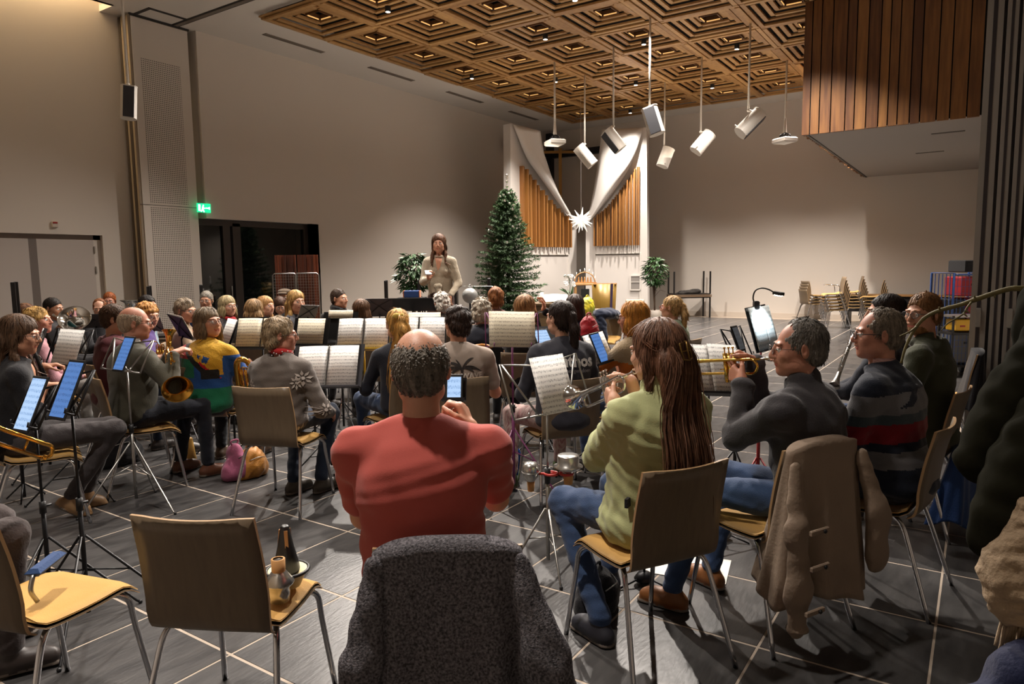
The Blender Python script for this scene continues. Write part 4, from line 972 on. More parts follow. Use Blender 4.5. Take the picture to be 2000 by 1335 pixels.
def hair_sdf(style, n0):
    """n0: neck base in head space (for long hair to fall on)"""
    s = SDF(); nz = noise_hair(.0022, 26); comb = 'crown'; L = .05; tail = None
    if style in ('short', 'crew', 'receding'):
        t = {'short': .006, 'crew': .003, 'receding': .004}[style]
        s.ell((0, -.020, .040), (.075+t, .095+t, .086+t*1.2), k=.01); s.ell((0, -.055, -.01), (.066+t, .052+t, .062), k=.02)
        s.ell((0, .118, -.028), (.076, .086, .104 if style != 'receding' else .115), k=.012, op='s'); 
        for x in (-1, 1): s.ell((x*.082, .012, -.052), (.03, .05, .045), k=.008, op='s'); s.ell((x*.095, -.008, -.0), (.022, .02, .032), k=.006, op='s')
        s.ell((0, -.07, -.125), (.09, .08, .06), k=.01, op='s'); L = {'short': .035, 'crew': .014, 'receding': .03}[style]
        if style == 'receding':
            s.ell((0, .082, .115), (.056, .062, .052), k=.015, op='s')
            for x in (-1, 1): s.ell((x*.05, .080, .10), (.042, .058, .05), k=.01, op='s')
    elif style in ('bald', 'balding'):
        s.ell((0, -.022, .024), (.083, .099, .078), k=.01); s.ell((0, -.058, -.015), (.070, .052, .06), k=.02)
        s.ell((0, .118, -.01), (.085, .095, .13), k=.012, op='s')
        s.ell((0, .005 if style == 'bald' else .038, .128 if style == 'bald' else .138), (.088 if style == 'bald' else .080, .110 if style == 'bald' else .098, .075 if style == 'bald' else .062), k=.012, op='s')
        for x in (-1, 1): s.ell((x*.085, .018, -.05), (.03, .05, .045), k=.008, op='s'); s.ell((x*.097, -.008, -.0), (.022, .02, .032), k=.006, op='s')
        s.ell((0, -.07, -.125), (.09, .08, .06), k=.01, op='s'); L = .013 if style == 'bald' else .022
    elif style in ('mop', 'curly', 'shortwave', 'bob', 'bobgrey'):
        s.ell((0, -.018, .044), (.085, .104, .089), k=.01); s.ell((0, -.06, -.005), (.079, .060, .073), k=.02)
        if style in ('bob', 'bobgrey'):
            s.ell((0, -.055, -.05), (.090, .062, .075), k=.02)
            for x in (-1, 1): s.ell((x*.072, .0, -.045), (.026, .050, .070), k=.02)
            L = .09; comb = 'down'
        elif style == 'curly':
            nz = curl_noise(.008, 95, 3); L = .03; s.ell((0, -.05, -.03), (.092, .07, .07), k=.02)
        elif style == 'mop': nz = curl_noise(.005, 80, 5); L = .04
        else:
            nz = curl_noise(.004, 60, 7); s.ell((0, -.05, -.035), (.080, .060, .06), k=.02); L = .05
        s.ell((0, .122, -.040), (.064, .080, .098), k=.012, op='s'); s.ell((0, -.05, -.150), (.11, .1, .045), k=.01, op='s')
    elif style in ('long', 'halfup', 'longside'):
        s.ell((0, -.018, .046), (.086, .106, .090), k=.01); s.ell((0, -.06, -.01), (.080, .060, .085), k=.02)
        a = np.array(n0); z1 = a[2]-.10 if style != 'halfup' else a[2]-.22
        for x in (-.055, -.028, 0, .028, .055):
            s.cone((x, -.082, -.03), (x*1.25, a[1]-.088, z1+abs(x)*1.2), .036, .022, k=.03)
        for x in (-1, 1):
            s.cone((x*.070, -.008, .0), (x*.074, -.005, -.13), .024, .018, k=.025)
            if style != 'halfup': s.cone((x*.080, .005, -.12), (x*.085, .055+a[1]*.4, z1+.04), .022, .012, k=.02)
        s.ell((0, .125, -.035), (.060, .080, .105), k=.012, op='s'); L = .10; comb = 'down'
    elif style in ('pony', 'bun', 'ponylow', 'ponyhigh'):
        s.ell((0, -.018, .040), (.080, .100, .086), k=.01); s.ell((0, -.052, -.01), (.070, .055, .065), k=.02)
        s.ell((0, .122, -.030), (.072, .083, .100), k=.012, op='s')
        for x in (-1, 1): s.ell((x*.088, .015, -.04), (.03, .045, .05), k=.008, op='s')
        s.ell((0, -.06, -.125), (.09, .08, .06), k=.01, op='s'); a = np.array(n0)
        if style == 'bun': s.ell((0, -.118, .01), (.038, .030, .036), k=.008)
        elif style == 'ponyhigh':
            s.ell((0, -.115, .065), (.020, .018, .020), k=.01)
            s.cone((0, -.125, .06), (0, -.155, -.02), .024, .034, k=.015); s.cone((0, -.155, -.02), (.01, a[1]-.105, a[2]-.06), .034, .012, k=.02)
        elif style == 'pony':
            s.ell((0, -.112, .03), (.020, .018, .020), k=.01)
            s.cone((0, -.118, .03), (0, -.14, -.06), .024, .032, k=.015); s.cone((0, -.14, -.06), (.01, a[1]-.10, a[2]-.20), .032, .012, k=.02)
        else:
            s.cone((0, -.10, -.04), (0, a[1]-.09, a[2]-.02), .026, .030, k=.015); s.cone((0, a[1]-.09, a[2]-.02), (.01, a[1]-.12, a[2]-.24), .030, .012, k=.02)
        L = .06
    elif style == 'slick':
        s.ell((0, -.022, .040), (.080, .102, .088), k=.01); s.ell((0, -.06, -.02), (.074, .056, .075), k=.02)
        s.ell((0, .118, -.028), (.076, .086, .106), k=.012, op='s')
        for x in (-1, 1): s.ell((x*.088, .012, -.05), (.03, .045, .045), k=.008, op='s')
        s.ell((0, -.05, -.140), (.1, .09, .05), k=.01, op='s'); L = .06
    return s, nz, comb, L
def tufts(V, N, n, L, width, comb, seed, center, R):
    """flat tapered locks lying on the hair surface, as quads"""
    r = np.random.default_rng(seed)
    if len(V) < 10: return None
    idx = r.choice(len(V), n); P = V[idx]; Nn = N[idx]; up = R @ np.array([0, 0, 1.])
    if comb == 'down':
        D = P-(center+R @ np.array([0, -.03, .125])); D /= np.linalg.norm(D, axis=1)[:, None]+1e-9; D = D*.8-np.array([0, 0, .9])+r.normal(0, .12, (n, 3))
    else:
        crown = center+R @ np.array([0, -.045, .125]); D = P-crown; D /= np.linalg.norm(D, axis=1)[:, None]+1e-9; D = D-.35*up+r.normal(0, .25, (n, 3))
    D = D-(D*Nn).sum(1)[:, None]*Nn; D /= np.linalg.norm(D, axis=1)[:, None]+1e-9
    S = np.cross(D, Nn); K = 5; Ls = (L*r.uniform(.5, 1.15, n))[:, None]; w = width*r.uniform(.6, 1.3, n)[:, None]
    side = S*r.normal(0, .16, n)[:, None]; vs = []
    lift = .0025+.004*r.random(n)[:, None]; cur = .6+4.6*np.clip((Nn @ up)+.25, 0, 1)[:, None]
    for i in range(K):
        t = i/(K-1); c = P+Nn*(-.002+lift*math.sin(pi*min(1, t*.9)))+D*Ls*t+side*Ls*t*t-Nn*(Ls*t)**2*cur; ww = w*(1-t**2.2*.9)
        vs.append(c-S*ww); vs.append(c+S*ww)
    A = np.stack(vs, 1); tip = (A[:, 2*(K-1)]-center) @ R; mdp = (A[:, K]-center) @ R; okm = ~(((tip[:, 1] > .045) & (np.abs(tip[:, 0]) < .068) & (tip[:, 2] < .055)) | ((mdp[:, 1] > .06) & (np.abs(mdp[:, 0]) < .066) & (mdp[:, 2] < .062))); A = A[okm]; n = len(A); q = []
    for i in range(K-1): q.append([2*i, 2*i+1, 2*i+3, 2*i+2])
    q = np.array(q); Q = (np.arange(n)*2*K)[:, None, None]+q[None]
    return A.reshape(-1, 3), Q.reshape(-1, 4)
def strand_fall(paths, n, width, spread, seed, K=14):
    """free falling locks that follow guide curves (list of point lists)"""
    r = np.random.default_rng(seed); G = []
    for p in paths:
        q = np.array([list(v) for v in bez(p, 6)]); tt = np.linspace(0, len(q)-1, K); G.append(np.stack([np.interp(tt, np.arange(len(q)), q[:, d]) for d in range(3)], 1))
    G = np.array(G); V = []; Q = []
    for k in range(n):
        a, b = r.choice(len(G), 2); m = r.random(); g = G[a]*(1-m)+G[b]*m; t = np.linspace(0, 1, K)[:, None]
        off = r.normal(0, 1, 3)*spread; g = g+off*(.35+.65*t)+np.sin(t*r.uniform(5, 11)+r.uniform(0, 6))*r.normal(0, 1, 3)*spread*.35
        e = r.uniform(.75, 1.0); kk = max(4, int(K*e)); g = g[:kk]; T = np.gradient(g, axis=0); T /= np.linalg.norm(T, axis=1)[:, None]+1e-9
        s = np.cross(T, r.normal(0, 1, 3)+np.array([.2, -1, .1])*1.2); s /= np.linalg.norm(s, axis=1)[:, None]+1e-9; w = (width*r.uniform(.6, 1.4)*(1-np.linspace(0, 1, kk)**3*.85))[:, None]
        b0 = len(V)*0+sum(len(v) for v in V); A = np.empty((2*kk, 3)); A[0::2] = g-s*w; A[1::2] = g+s*w; V.append(A)
        i = np.arange(kk-1)*2+b0; Q.append(np.stack([i, i+1, i+3, i+2], 1))
    return np.concatenate(V), np.concatenate(Q)
def ik(a, c, l1, l2, pole):
    a, c, pole = Vector(a), Vector(c), Vector(pole); d = c-a; L = max(d.length, .05)
    if L > (l1+l2)*.985:
        k = L/((l1+l2)*.985); l1 *= k; l2 *= k
    x = (l1*l1-l2*l2+L*L)/(2*L); h = math.sqrt(max(l1*l1-x*x, 0)); u = d.normalized(); p = pole-u*pole.dot(u); p = p.normalized() if p.length > 1e-6 else u.orthogonal().normalized()
    return a+u*x+p*h
def hand_sdf(wrist, fdir, pnorm, side, curl=(.5, .7, .4), sc=1.0, spread=.12, thumb=.6, m=0):
    """wrist joint, finger direction, palm normal (the side fingers curl to); side -1 left, +1 right"""
    w = Vector(wrist); f = Vector(fdir).normalized(); p = Vector(pnorm); p = (p-f*p.dot(f)).normalized(); x = f.cross(p)*side   # x points to the thumb side
    if True: x = (f.cross(p)).normalized()*side
    s = SDF(); base = [(.030, .086), (.010, .092), (-.010, .088), (-.029, .078)]; L = [(.040, .024, .020), (.044, .028, .021), (.040, .026, .020), (.032, .020, .018)]
    for k, ((bx, by), ll) in enumerate(zip(base, L)):
        kn = w+x*bx*sc+f*by*sc; s.cone(w+x*bx*.55*sc+f*.012*sc, kn, .0155*sc, .0125*sc, k=.012, m=m)
        an = 0; q = kn; dir0 = (f+x*(bx*spread*8)).normalized()
        for j in range(3):
            an += (curl[j] if not hasattr(curl[j], '__len__') else curl[j][k])*1.15; d = dir0*math.cos(an)+p*math.sin(an); e = q+d*ll[j]*sc; s.cone(q, e, (.0098, .0090, .0082)[j]*sc, (.0090, .0082, .0070)[j]*sc, k=.004, m=m); q = e
    tb = w+x*.026*sc+f*.022*sc; d = (x*.75+f*.65+p*thumb*.5).normalized(); t1 = tb+d*.042*sc; d2 = (f*.75+x*.25+p*thumb*.9).normalized(); t2 = t1+d2*.034*sc; d3 = (f*.8+p*thumb*.8-x*.1).normalized(); t3 = t2+d3*.026*sc
    s.cone(tb, t1, .0150*sc, .0120*sc, k=.008, m=m); s.cone(t1, t2, .0110*sc, .0095*sc, k=.004, m=m); s.cone(t2, t3, .0095*sc, .0078*sc, k=.004, m=m)
    return s
def glasses(parent, T, col='#1a1a1c', metal=False, r=.024):
    m = mat('glasses_'+col.strip('#'), col, .3, .6 if metal else 0); b = MB()
    for x in (-1, 1):
        pts = [(x*.031+r*1.05*math.cos(a), .108+abs(math.cos(a))*-.003, .004+r*.78*math.sin(a)) for a in [2*pi*k/14 for k in range(14)]]
        b.tube([T(p) for p in pts], .0016 if not metal else .0012, 5, closed=True)
        b.tube([T(p) for p in ((x*.056, .104, .010), (x*.074, .080, .010), (x*.081, .01, .008), (x*.079, -.012, -.004))], .0018 if not metal else .0012, 5)
        b.add([T(p) for p in [(x*.031+r*math.cos(2*pi*k/12), .1075, .004+r*.75*math.sin(2*pi*k/12)) for k in range(12)]], [tuple(range(12))], 1)
    b.tube([T((-.009, .109, .008)), T((0, .111, .011)), T((.009, .109, .008))], .0018, 5)
    return b.build('glasses', [m, mat('lens_glass', '#dfe6ea', .05, alpha=.06)], parent, fix=False)

def person(name_label, px, py, d, phi, hphi=None, pitch=0.0, roll=0.0, sc=1.0, fem=False, b=1.0, tone='mid', style='short', hcol='#3a2a1e', top=None, topstyle='sweater', bottom=None,
           hands=None, lean=.06, gl=None, beard=0, seatz=.46, res=None, knees=None, shoes=None, shoe_col='#2a2320', group=None, legs=True, jaw=1.0, twist=None, sh_drop=0, standing=0, base_z=0, matf=None,
           short_sleeve=False, sleeve_up=False, tuft=None, folds_amp=None, collar=None, chairlab=None, chair_off=(0, .10), chair_phi=None, chair_arms=False, chair_at=None, skirt=0, tie=None, headw=1.0, chest=1.0, hz=None):
    """px, py, d: image position of the head centre and its depth; phi: body heading, 0 = facing away from the camera, + = turned to image left"""
    hphi = phi if hphi is None else hphi; HP = pos(px, py, d); th = math.radians(HEAD0+phi); fw = Vector((math.cos(th), math.sin(th), 0))
    root = thing('person', name_label, 'person', (HP.x-fw.x*lean, HP.y-fw.y*lean, base_z), th-pi/2, group)
    inv = (Matrix.Translation(root.location) @ Matrix.Rotation(th-pi/2, 4, 'Z')).inverted()
    def loc(P): return inv @ Vector(P)          # world -> person space
    zc = HP.z-base_z; hc = np.array([0, lean, zc]); HR = R_np(math.radians(hphi-phi), pitch, roll)*sc
    T = lambda p: Vector(tuple(HR @ (np.array(p)*np.array([headw, 1, 1]))+hc))
    det = res or max(.0075, min(.019, d*.0024)); hres = max(.0038, min(.0085, d*.00115)); fa = folds_amp if folds_amp is not None else .006
    hips = Vector((0, 0, (seatz+.10) if not standing else standing*.53))
    nb = Vector((0, lean-.018, zc-.150*sc)); shw = (.165 if fem else .195)*b**.5; shz = nb.z-.082-sh_drop
    tw = math.radians(twist or 0); Rt = rotz(tw)
    shl = {s: nb+Rt @ Vector((s*shw, -.005, 0))+Vector((0, 0, shz-nb.z)) for s in (-1, 1)}
    # --- body
    neck = SDF().cone(tuple(nb+Vector((0, -.005, -.05))), tuple(T((0, -.022, -.055))), .058 if not fem else .049, .053 if not fem else .045, k=.02)
    H = head_sdf(fem, beard, jaw); HH = SDF(); Hr = HR/sc
    for p in H.p:
        q = SDF(); q.p = [p]
        HH.p += q.xf(Hr, (0, 0, 0)).p
    # scale & translate
    def scl(S):
        out = SDF()
        for p in S.p:
            kd = p[0]
            if kd == 'c': out.cone(p[1]*sc+hc, p[2]*sc+hc, p[3]*sc, p[4]*sc, p[6], p[7], p[8], p[5])
            elif kd == 'e': out.ell(p[1]*sc+hc, p[2]*sc, p[3], p[6], p[7], p[8])
        return out
    HH = scl(HH); fc = HH.p[0]; body_parts = [(HH+neck).mesh(hres)]
    hd_ = hands or {}; arms = {}
    for s in (-1, 1):
        spec = hd_.get(s) or hd_.get('L' if s < 0 else 'R')
        if spec is None or spec == 'rest': spec = dict(at=Vector((s*.13, .30+.04*s, hips.z+.075)), f=(-s*.25, 1, -.2), p=(0, 0, -1), curl=(.25, .35, .2)) if not standing else dict(at=nb+Vector((s*(shw+.07), .03, -.56)), f=(0, .1, -1), p=(-s, 0, 0), curl=(.3, .4, .3))
        at = spec['at']; 
        if spec.get('world'): at = loc(at)
        at = Vector(at); fd = Vector(spec['f']); pd = Vector(spec['p'])
        if spec.get('world'): R3i = inv.to_3x3(); fd = R3i @ fd; pd = R3i @ pd
        wr = at; pole = Vector(spec.get('pole', (s*.55, -.25, -1))); el = ik(shl[s], wr, .285*b**.3, .25, pole); arms[s] = (shl[s], el, wr, fd, pd, spec)
        if not spec.get('hidden'):
            hs = hand_sdf(wr, fd, pd, s if not spec.get('flip') else -s, spec.get('curl', (.5, .7, .4)), .96 if not fem else .88, spec.get('spread', .12), spec.get('thumb', .6)); hs.cone(tuple(wr-(wr-el).normalized()*.05), tuple(wr+fd.normalized()*.01), .027 if not fem else .023, .024 if not fem else .021, k=.015)
            if short_sleeve or sleeve_up: hs.cone(tuple(shl[s].lerp(el, .55)), tuple(el), .043*b**.5, .039, k=.02); hs.cone(tuple(el), tuple(wr), .039 if not fem else .034, .026 if not fem else .022, k=.02)
            body_parts.append(hs.mesh(max(.0045, min(.008, d*.0016)) if not (short_sleeve or sleeve_up) else max(.0055, min(.009, d*.002))))
    core = SDF().cone(tuple(hips), tuple(nb-Vector((0, 0, .08))), .10, .08, k=.05)
    for s in (-1, 1): core.cone(tuple(shl[s]), tuple(arms[s][1]), .035, .03, k=.03); core.cone(tuple(arms[s][1]), tuple(arms[s][2]), .025, .018, k=.03); core.cone(tuple(nb), tuple(shl[s]), .04, .035, k=.03)
    # legs
    kn = {}; an = {}; foot = {}
    for s in (-1, 1):
        if standing: k_ = Vector((s*.09, .01, standing*.28)); a_ = Vector((s*.09, -.01, .08)); fdir = Vector((s*.2, 1, 0))
        else:
            sp = (knees or {}).get(s, {}); k_ = Vector(sp.get('k', (s*.15, .44, seatz+.085))); a_ = Vector(sp.get('a', (s*.14, .42+(.04 if s > 0 else -.05), .085))); fdir = Vector(sp.get('f', (s*.18, 1, 0)))
            if k_.z > hips.z+.1: pass
        kn[s], an[s], foot[s] = k_, a_, fdir.normalized(); core.cone((s*.09, 0, hips.z), tuple(k_), .05, .035, k=.03); core.cone(tuple(k_), tuple(a_), .035, .025, k=.03)
    body_parts.append(core.mesh(.022))
    V, Q, M = join(body_parts); sk = skin(tone); hm = hairmat(hcol)
    link('body', npmesh('body', V, Q, M, [sk, M_LIP, M_EYEW, M_IRIS, hm]), root)
    # --- clothes, upper
    S = SDF(); up = hips+Vector((0, 0, .0)); bl = b
    mid = hips.lerp(nb, .38)+Vector((0, -.012, 0)); che = hips.lerp(nb, .68)+Vector((0, -.034, 0)); 
    z_ = (hips.z+nb.z)/2; belly = (b-1)*.10
    S.ell(tuple(hips+Vector((0, 0, .06))), (.168*bl, .125*bl+.01, .13), k=.05); S.ell(tuple(mid+Vector((0, belly, 0))), (.165*bl, .122*bl+belly*.5, .16), k=.06)
    S.ell(tuple(che), (.172*bl, .114*bl*chest, .17), R=R_np(tw, pitch=.12), k=.06); S.cone(tuple(shl[-1]+Rt @ Vector((.02, 0, -.005))), tuple(shl[1]+Rt @ Vector((-.02, 0, -.005))), .060*bl**.5, k=.05)
    for s in (-1, 1): S.cone(tuple(nb+Vector((s*.02, -.018, -.022))), tuple(shl[s]+Vector((-s*.03, -.006, .018))), .056, .045, k=.045)
    if fem:
        for s in (-1, 1): S.ell(tuple(che+Rt @ Vector((s*.07, .085*bl, -.02))), (.062, .055, .06), k=.04)
    thick = {'tshirt': .0, 'sweater': .006, 'hoodie': .012, 'jacket': .014, 'puffer': .035, 'cardigan': .008}.get(topstyle, .006)
    for s in (-1, 1):
        sh, el, wr, fd, pd, spec = arms[s]; r0 = (.056 if not fem else .048)*b**.5+thick; r1 = (.047 if not fem else .041)*b**.4+thick; r2 = (.036 if not fem else .031)+thick*.8
        if short_sleeve: S.cone(tuple(sh), tuple(sh.lerp(el, .72)), r0+.004, r1+.008, k=.03)
        else:
            S.cone(tuple(sh), tuple(el), r0, r1, k=.035); e2 = el.lerp(wr, .92 if not sleeve_up else .35); S.cone(tuple(el), tuple(e2), r1, r2 if not sleeve_up else r1*.95, k=.025)
            if topstyle in ('sweater', 'hoodie', 'jacket'): S.torus(tuple(e2), r2*.86, .010, n=tuple((wr-el).normalized()), k=.008)
    # neck opening
    nd = (T((0, -.022, -.055))-nb).normalized()
    S.cone(tuple(nb+nd*.062), tuple(nb+nd*.22), .058 if not fem else .054, .075, k=.008, op='s')
    ring = nb+nd*.006+Vector((0, .0, 0)); nn = (nd+Vector((0, .35, 0))).normalized()
    if topstyle == 'tshirt': S.torus(tuple(nb+Vector((0, .006, .002))), .062, .0085, n=tuple(nn), k=.008)
    elif topstyle == 'sweater': S.torus(tuple(ring), .060 if not fem else .054, .013, n=tuple(nn), k=.010)
    elif topstyle == 'jacket':
        S.torus(tuple(nb+nd*.02+Vector((0, -.004, 0))), .064, .011, n=tuple(nn), k=.01, sq=2.6)
    elif topstyle == 'hoodie':
        S.torus(tuple(ring), .066, .017, n=tuple(nn), k=.015); S.ell(tuple(nb+Vector((0, -.085, -.045))), (.105, .045, .07), k=.03); S.ell(tuple(nb+Vector((0, -.05, -.005))), (.09, .05, .03), k=.02)
        S.ell(tuple(nb+Vector((0, -.070, .035))), (.055, .03, .035), k=.015, op='s')
    elif topstyle == 'puffer':
        S.torus(tuple(nb+nd*.03), .075, .024, n=tuple(nn), k=.02, sq=1.5)
    elif topstyle == 'cardigan': S.torus(tuple(ring), .064, .012, n=tuple(nn), k=.012)
    hem = hips+Vector((0, -.01, .02))
    if topstyle in ('jacket', 'sweater', 'hoodie', 'puffer', 'cardigan'): S.ell(tuple(hips+Vector((0, -.02, -.01))), (.178*bl, .13*bl+.01, .09), k=.04)
    if skirt: S.ell(tuple(hips+Vector((0, -.02, -.03))), (.215*skirt, .185*skirt, .13), k=.05); S.ell(tuple(hips+Vector((0, .06, -.04))), (.20*skirt, .16*skirt, .09), k=.05)
    dsp = folds(fa, abs(int(px)) % 97, 1.0)
    if topstyle == 'puffer':
        base = dsp; dsp = lambda X, Y, Z: -.010*np.abs(np.sin(Z*38+.5*np.sin(X*9)))+base(X, Y, Z)*.6
    if topstyle == 'knit': pass
    # cut at the seat so cloth does not reach the ground
    v, q, m = S.mesh(det, dsp, zmin=(seatz+.005) if not standing else hips.z+.07)
    mats_t = top if isinstance(top, (list, tuple)) else [top]
    if matf is not None: c = v[q].mean(1); m = matf(c, v, q)
    else: m = np.zeros(len(q), int)
    topo = link({'tshirt': 'shirt', 'sweater': 'sweater', 'hoodie': 'hoodie', 'jacket': 'jacket', 'puffer': 'puffer_jacket', 'cardigan': 'cardigan'}.get(topstyle, 'sweater'), npmesh('top', v, q, m, mats_t), root)
    if collar:
        b_ = MB(); cm = collar; pts = []
        for k in range(17):
            a = -pi*.12+(pi*1.24)*k/16+pi; c_ = nb+nd*.03+Vector((.063*math.cos(a), .060*math.sin(a)-.0, 0)); c_.z -= .022*max(0, math.sin(a-pi))*-1*0
            pts.append(c_)
        vs = []; fs = []
        for k, p_ in enumerate(pts): r_ = (p_-(nb+nd*.03)); vs += [p_+Vector((0, 0, .018)), p_+r_*.16+Vector((0, 0, -.022))]
        for k in range(16): fs.append((2*k, 2*k+1, 2*k+3, 2*k+2))
        o = b_.add(vs, fs, 0, True).build('collar', cm, root, fix=False); md = o.modifiers.new('s', 'SOLIDIFY'); md.thickness = .004
    # --- lower
    if legs and bottom is not None:
        B = SDF(); B.ell(tuple(hips+Vector((0, 0, -.01))), (.168*b, .125*b, .10), k=.05)
        for s in (-1, 1):
            B.cone((s*.085, 0, hips.z-.01), tuple(kn[s]), .084*b**.6, .062, k=.05); B.cone(tuple(kn[s]), tuple(an[s]+Vector((0, 0, .03))), .060, .046, k=.03)
        v, q, m = B.mesh(det*1.1, folds(.006, int(py) % 89, 1.2), zmin=.02); link('trousers', npmesh('trousers', v, q, None, [bottom]), root)
        sm = mat('shoe_'+shoe_col.strip('#'), shoe_col, .5); so = mat('shoe_sole', '#6a6057', .6)
        for s in (-1, 1):
            A = an[s]; f = foot[s]; F_ = SDF(); F_.cone(tuple(A+Vector((0, 0, -.01))), tuple(A+Vector((0, 0, -.035))), .042, .044, k=.02)
            dn = Vector((0, 0, -1)); 
            if abs(f.z) > .01: dn = (Vector((0, 0, -1))-f*Vector((0, 0, -1)).dot(f)).normalized()
            F_.cone(tuple(A-f*.035+dn*.045), tuple(A+f*.13+dn*.052), .038, .034, k=.025); F_.ell(tuple(A+f*.07+dn*.035), (.037, .06, .035), k=.03)
            F_.plane(tuple(A+dn*.078), tuple(dn), k=.006); F_.cone(tuple(A-f*.035+dn*.073), tuple(A+f*.14+dn*.073), .040, .037, k=.003, m=1, flat=(tuple(dn), 3.2))
            v, q, m = F_.mesh(max(.007, det*.8), zmin=.003); link('shoe', npmesh('shoe', v, q, m, [sm, so]), root)
    # --- hair
    if style:
        n0 = tuple((np.array(nb)-hc) @ (HR/sc)/sc); hs, nz, comb, L = hair_sdf(style, n0); v, q, m = hs.mesh(max(.0042, min(.009, d*.0013)), nz)
        Vh = (v*np.array([headw, 1, 1])) @ HR.T+hc; Nh = vnormals(Vh, q); nt_ = tuft if tuft is not None else int(min(2600, max(260, 6500/d)))
        tf = tufts(Vh, Nh, nt_, L*sc, .0016+.0004*d, comb, abs(int(px)), hc, HR/sc)
        if tf is not None: Vt, Qt = tf; q = np.concatenate([q, Qt+len(Vh)]); Vh = np.concatenate([Vh, Vt])
        link('hair', npmesh('hair', Vh, q, None, [hm]), root)
    if tie: MB().tube([T((.017*math.cos(a), {'pony': -.115, 'ponyhigh': -.122}.get(style, -.11), {'pony': .03, 'ponyhigh': .062}.get(style, .0)+.017*math.sin(a))) for a in [2*pi*k/10 for k in range(10)]], .006, 5, closed=True).build('hair_tie', mat('tie_'+tie.strip('#'), tie, .7), root)
    if gl: glasses(root, T, *(gl if isinstance(gl, tuple) else (gl,)))
    if chairlab:
        cphi = phi if chair_phi is None else chair_phi; off = Matrix.Rotation(th-pi/2, 3, 'Z') @ Vector((chair_off[0], chair_off[1], 0))
        if chair_at: chair(chair_at[0], chair_at[1], chair_at[2], chairlab)
        else: chair(root.location.x+off.x, root.location.y+off.y, HEAD0+cphi, chairlab, 0, chair_arms)
    return dict(root=root, T=T, loc=loc, nb=nb, sh=shl, arms=arms, hips=hips, top=topo, head=Vector(tuple(hc)), th=th, inv=inv)
def decal(P, name, polys, cen, ux, uy, nrm, m, obj=None, off=.004, parent=None):
    """flat print pressed on a garment: polys are lists of 2D points; cen/ux/uy/nrm in person space"""
    obj = obj or P['top']; me = obj.data; bv = BVHTree.FromPolygons([v.co for v in me.vertices], [tuple(p.vertices) for p in me.polygons]); b = MB(); nrm = Vector(nrm).normalized()
    for poly in polys:
        vs = []
        for (x, y) in poly:
            o = Vector(cen)+Vector(ux)*x+Vector(uy)*y; h = bv.ray_cast(o+nrm*.25, -nrm, .6); vs.append((h[0]+h[1]*off*(1 if h[1].dot(nrm) > 0 else -1)) if h[0] is not None else o)
        b.add(vs, [tuple(range(len(vs)))])
    return b.build(name, m, P['root'], fix=False)
def text_polys(txt, size, align='CENTER', bold=.0):
    c = bpy.data.curves.new('t', 'FONT'); c.body = txt; c.size = size; c.align_x = align; c.offset = bold; c.resolution_u = 2; o = bpy.data.objects.new('t', c); COL.objects.link(o)
    dg = bpy.context.evaluated_depsgraph_get(); me = bpy.data.meshes.new_from_object(o.evaluated_get(dg)); bpy.data.objects.remove(o)
    bm = bmesh.new(); bm.from_mesh(me); bmesh.ops.triangulate(bm, faces=bm.faces); out = [[(v.co.x, v.co.y) for v in f.verts] for f in bm.faces]; bm.free(); return out
